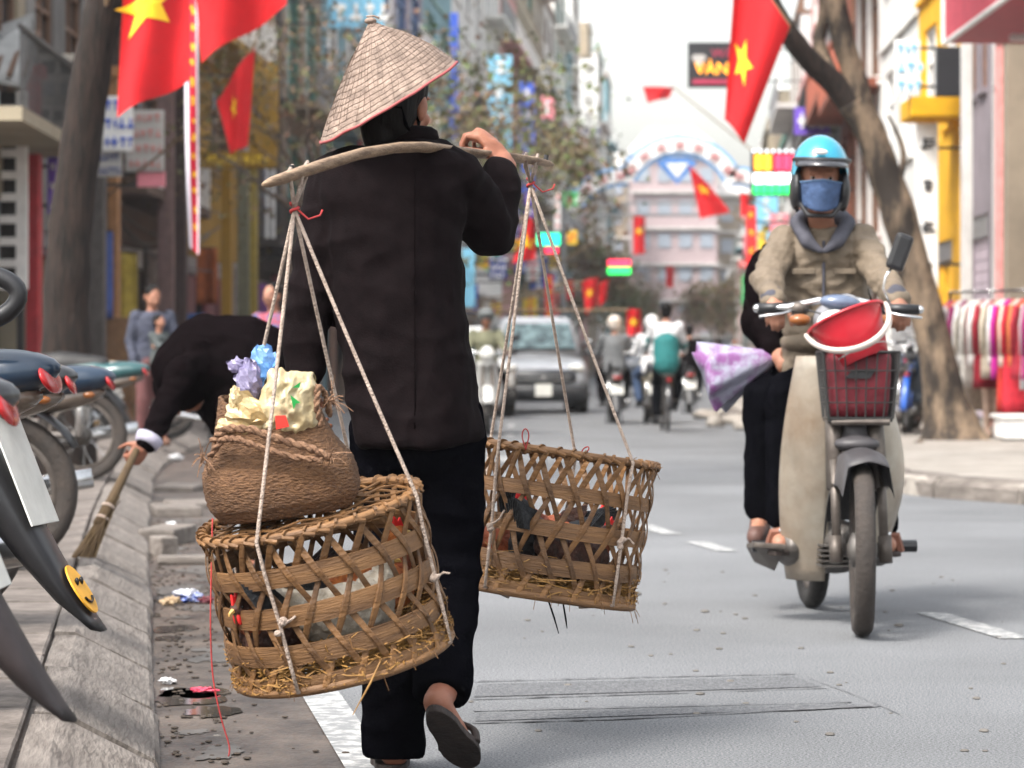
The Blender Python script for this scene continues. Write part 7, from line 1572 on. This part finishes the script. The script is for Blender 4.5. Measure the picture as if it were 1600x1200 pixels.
# more people along the pavements, small
for (lb, px, d, fw_, top, pt, hh, side) in (('person in a blue shirt walking on the far left pavement', 800, 70, (0, -1, 0), denim, blackcl, 1.62, 'L'), ('person in a red jacket standing by the far left fronts', 858, 92, (.3, -1, 0), mat('red_jacket', (.4, .03, .04), .8), denim, 1.6, 'L'), ('person in a dark coat standing by the left fronts', 700, 56, (0, 1, 0), blackcl, darkcl, 1.64, 'L'), ('person in a white shirt on the far right pavement', 1148, 96, (0, -1, 0), whc, denim, 1.6, 'R')):
    x = P(px, 0, d).x; z_ = SW - .02 if (x < Lx(d) - .2 or x > Rx(d) + .1) else 0; person(lb, (x, d, z_), standing(fw_, hh), top, pt, voxel=.02, eyes_=False, shoe=blkp)
# ------------------------------------------------------------------ clothes rack and things on the right pavement
rz0, rz1 = P(1478, 0, 31.5).x, P(1680, 0, 28.8).x; za = P(0, 458, 31.5).z; A0, A1 = V((rz0, 31.2, za)), V((rz1, 28.6, za - .02))
rk = thing('clothes_rack', 'black metal clothes rack on the right pavement', 'rack', ((rz0 + rz1)/2, 30, SW)); b = MB(); b.tube([A0, A1], .014, 8); b.build('rail', blackm, rk)
for q in (A0, A1):
    b = MB(); b.tube([q, V((q.x, q.y, SW + .04))], .016, 8); b.build('post', blackm, rk); b = MB(); b.tube([V((q.x - .1, q.y - .25, SW + .015)), V((q.x, q.y, SW + .05)), V((q.x + .1, q.y + .25, SW + .015))], .014, 6); b.build('foot', blackm, rk)
gcols = [('magenta', (.42, .02, .2)), ('orange', (.55, .15, .05)), ('white', (.75, .73, .7)), ('plum', (.28, .02, .12)), ('cream', (.56, .5, .42)), ('ivory', (.68, .64, .58)), ('dark red', (.3, .015, .03)), ('pearl', (.7, .68, .65)), ('fuchsia', (.46, .015, .26)), ('taupe', (.3, .22, .2)), ('crimson', (.45, .015, .03)), ('sand', (.5, .43, .34)), ('grey', (.32, .31, .31)), ('scarlet', (.5, .03, .02))]
rr = random.Random(6); n = 26; dirv = (A1 - A0).normalized(); nrm = V((dirv.y, -dirv.x, 0)); seen = {}
for k in range(n):
    nm, c = gcols[(k*5 + k//3) % len(gcols)] if k > 8 else gcols[[0, 1, 2, 3, 4, 2, 5, 6, 7][k]]; c0 = A0.lerp(A1, (k + .5)/n); L = rr.choice([.72, .85, .95, 1.2]); m = mat('garment_' + nm.replace(' ', '_'), c, .85, scale=18, bump=.2, bscale=30)
    lb = ('%s %s hanging on the clothes rack' % (nm, 'long coat' if L > 1 else 'jacket'))
    t = thing('hanging_garment', lb, 'garment', c0, 'clothes on the rack'); yaw = rr.uniform(-.35, .35); sd = (nrm*math.cos(yaw) + dirv*math.sin(yaw)); th = rr.uniform(.025, .045)
    b = MB(); rings = []; fl = sd.cross(V((0, 0, 1)))
    for i in range(9):
        v = i/8; hw = lerp(.03, .21, min(1, v*9)) if v < .12 else lerp(.21, .25, v); tt = th*(.5 + .8*v); z_ = c0.z - .09 - (L - .02)*v - (.0 if i else 0); ring = []
        for a in range(20):
            q = 2*math.pi*a/20; ring.append(V((c0.x, c0.y, z_ - .035*abs(math.cos(q))*(1 if i == 1 else 0))) + sd*math.cos(q)*hw + fl*(math.sin(q)*tt + .012*math.sin(q*5 + k)*v))
        rings.append(ring)
    b.loft(rings); b.build('cloth', m, t, True)
    for sg in (-1, 1):
        b = MB(); p0 = V((c0.x, c0.y, c0.z - .16)) + sd*sg*.19; b.tube([p0, p0 + sd*sg*.04 + V((0, 0, -.2)), p0 + sd*sg*.035 + V((0, 0, -min(.5, L*.75)))], [.045, .042, .036], 8, flat=.7); b.build('sleeve', m, t, True)
    b = MB(); b.tube([c0 + V((0, 0, -.1)), c0 + V((0, 0, -.03)), c0 + sd*.02 + V((0, 0, .0)), c0 + V((0, 0, .02)), c0 - sd*.016], .003, 5); b.build('hanger', chrome, t)
# white table and stacked goods below the rack, legs of a display dummy
t = thing('display_table', 'low white covered table under the clothes rack', 'table', P(1590, 680, 29.2)); a = P(1560, 652, 29.2); c = P(1690, 690, 29.2); b = MB(); b.span((a.x, 28.8, SW + .02), (c.x, 29.5, a.z)); b.build('cover', whitem, t, bevel=.03); b = MB(); b.span((a.x - .03, 28.76, a.z), (c.x, 29.54, a.z + .03)); b.build('top', whitem, t)
t = thing('display_dummy', 'flesh coloured display legs standing between the tree and the rack', 'mannequin', P(1550, 690, 30.6)); 
for x in (1543, 1556):
    q = P(x, 0, 30.7); b = MB(); limb(b, [V((q.x, 30.7, .8)), V((q.x, 30.68, .45)), V((q.x, 30.7, SW + .06))], [.08, .055, .035]); foot(b, V((q.x, 30.7, SW + .08)), V((q.x, 30.52, SW + .03))); fused('leg', b, mat('dummy_skin', (.6, .42, .32), .5), t, .012, 2)
b = MB(); q = P(1550, 0, 30.7); b.ell((q.x, 30.7, .86), (.17, .12, .16)); fused('hip', b, mat('garment_dark_red', (.3, .015, .03), .85), t, .014, 2)
bl = mat('blue_rim', (.03, .16, .42), .4)
bicycle('blue bicycle leaning beside the leaning tree', (P(1412, 0, 31.5).x, 31.5, SW), R(78), paintm('bike_blue', (.03, .12, .5)), lean=.08, group='bicycles on the right pavement')
bicycle('red bicycle parked behind the blue one', (P(1398, 0, 33).x, 33.0, SW), R(70), paintm('bike_red', (.4, .02, .06)), lean=-.06, group='bicycles on the right pavement')
# rubble by the kerb and litter
def lump(name, label, cat, c, r, m, seed, amp=.3):
    b = MB(); b.ell(c, r, None, 18, 12)
    for i in range(len(b.v)): q = b.v[i] - V(c); b.v[i] = V(c) + q*(1 + amp*noise.noise(V((q.x/r[0]*1.3 + seed, q.y/r[1]*1.3, q.z/r[2]*1.3))))
    return tag(b.build(name, m, None, True), label, cat)
def gp(x, y, z=0): return P(x, y, (EYE - z)*FPX/(y - HZ)).xy.to_3d() + V((0, 0, z))
lump('root_stump', 'small dark tree stump beside the leaning tree root', 'stump', P(1434, 706, 28.3), (.12, .12, .11), barkl, 3)
for k, (x, y, r) in enumerate(((1104, 652, .22), (1126, 648, .2), (1146, 660, .24), (1165, 668, .2), (1118, 664, .14))):
    q = gp(x, y, .03); lump('rubble_stone', 'rough pale stone in the rubble by the right kerb', 'stone', q + V((0, 0, .03)), (r, r, .1), palecon, k); COL.objects[-1]['group'] = 'rubble by the right kerb'
b = MB(); q = gp(1545, 772, 0); b.ell(q + V((0, 0, .05)), (.05, .04, .07)); tag(b.build('crushed_bottle', mat('litter_blue', (.05, .25, .6), .3), None, True), 'small blue crushed bottle lying by the right kerb', 'bottle')
b = MB(); b.tube([gp(1494, 757) + V((0, 0, .12)), gp(1502, 765) + V((0, 0, .02)), gp(1530, 770) + V((0, 0, .01)), gp(1580, 778) + V((0, 0, .02))], .012, 6); tag(b.build('fallen_branch', barkd), 'thin dark branch lying along the right kerb', 'branch')
# litter in the left gutter
def scrap(name, label, x, y, r, m, seed, h=.5):
    d = EYE*FPX/(y - HZ); c = P(x, y, d); c.z = r*h + .006; b = MB(); b.ell(c, (r, r*.8, r*h), None, 22, 14)
    for i in range(len(b.v)):
        q = b.v[i] - c; k = abs(noise.noise(q/r*1.9 + V((seed, 0, 0))))*1.1 + .45*abs(noise.noise(q/r*4.5 + V((0, seed, 0)))); b.v[i] = c + q*(.55 + k)
        b.v[i].z = max(b.v[i].z, .006)
    return tag(b.build(name, m, None), label, 'litter')
lw = mat('litter_white', (.55, .55, .56), .4); lb_ = mat('litter_print', (.03, .08, .35), .35, scale=12, col2=(.55, .56, .6), contrast=(.45, .55)); lr = mat('litter_pink', (.6, .05, .1), .4); lt = mat('litter_tan', (.35, .25, .15), .7)
scrap('crumpled_wrapper', 'crumpled blue and white wrapper in the left gutter', 296, 944, .055, lb_, 3); scrap('crumpled_wrapper', 'crumpled tan paper beside the blue wrapper', 266, 948, .035, lt, 5); scrap('crumpled_wrapper', 'dark maroon scrap beside the blue wrapper', 322, 946, .03, mat('litter_maroon', (.12, .02, .03), .5), 6)
scrap('crumpled_wrapper', 'pink red wrapper lying in the wet gutter', 318, 1086, .032, lr, 7, .25); scrap('crumpled_wrapper', 'small white scrap against the slanted kerb', 262, 1072, .02, lw, 8); scrap('crumpled_wrapper', 'white scrap on the broken gutter slabs', 268, 828, .04, lw, 9); scrap('crumpled_wrapper', 'pale paper ball on the pavement below the sweeping hand', 275, 722, .07, lw, 11)
scrap('orange_peel', 'orange fruit lying below the sweeping woman', 250, 704, .1, mat('litter_orange', (.6, .2, .05), .5), 12, .8)
rr = random.Random(17)
for k, (x, y, w_, l_, hgt, rt) in enumerate(((275, 805, .28, .5, .06, .2), (262, 850, .2, .3, .09, -.3), (300, 795, .3, .25, .05, .5), (290, 880, .26, .3, .035, .1), (282, 768, .3, .35, .05, -.2), (255, 870, .1, .12, .1, .7))):
    d = EYE*FPX/(y - HZ); c = P(x, y, d); b = MB(); b.box((c.x, c.y, hgt/2), (w_, l_, hgt), Matrix.Rotation(rt, 3, 'Z') @ Matrix.Rotation(rr.uniform(-.08, .08), 3, 'X'))
    tag(b.build('broken_slab', kerbm, None, bevel=.012), ['long broken slab lying against the left kerb', 'thick broken block in the left gutter', 'thin broken slab behind the bag in the gutter', 'flat broken slab before the blue wrapper', 'broken slab at the bend of the left kerb', 'small dark block tilted in the left gutter'][k], 'slab', 'broken slabs in the left gutter')
wet = mat('puddle_water', (.05, .045, .04), .06, spec=.6, scale=4, var=.05)
for (x, y, r) in ((275, 985, .1), (285, 1092, .16), (300, 1085, .12), (262, 1000, .06), (330, 1115, .09)):
    d = EYE*FPX/(y - HZ); c = P(x, y, d); b = MB(); pts = []
    for k in range(40): a = 2*math.pi*k/40; q = r*(1 + .45*noise.noise(V((math.cos(a)*1.6, math.sin(a)*1.6, x*.1)))); pts.append(V((max(c.x + math.cos(a)*q*.8, Lx(c.y) + .01), c.y + math.sin(a)*q*1.3, .007)))
    b.add(pts, [tuple(range(40))]); b.build('puddle', wet, gut, fix=False)
b = MB()
for k in range(500):
    y = rr.uniform(6.7, 17); x = Lx(y) + abs(rr.gauss(0, .16)) + .01; s_ = rr.uniform(.003, .011); b.ell((x, y, .006 + s_*.2), (s_, s_*rr.uniform(.6, 1.8), s_*.35), nu=6, nv=4)
tag(b.build('gutter_debris', mat('debris', (.06, .045, .032), .9, scale=30, col2=(.03, .022, .018))), 'crumbs of leaves and dirt along the left gutter', 'debris', kind='stuff')
motorbike('dark motorbike with chrome mirrors facing the road beside the bicycles', blackp_, (P(1418, 0, 32.4).x, 32.4, SW), R(-84), col2=navy, flap=None, group='motorbikes parked on the right pavement')
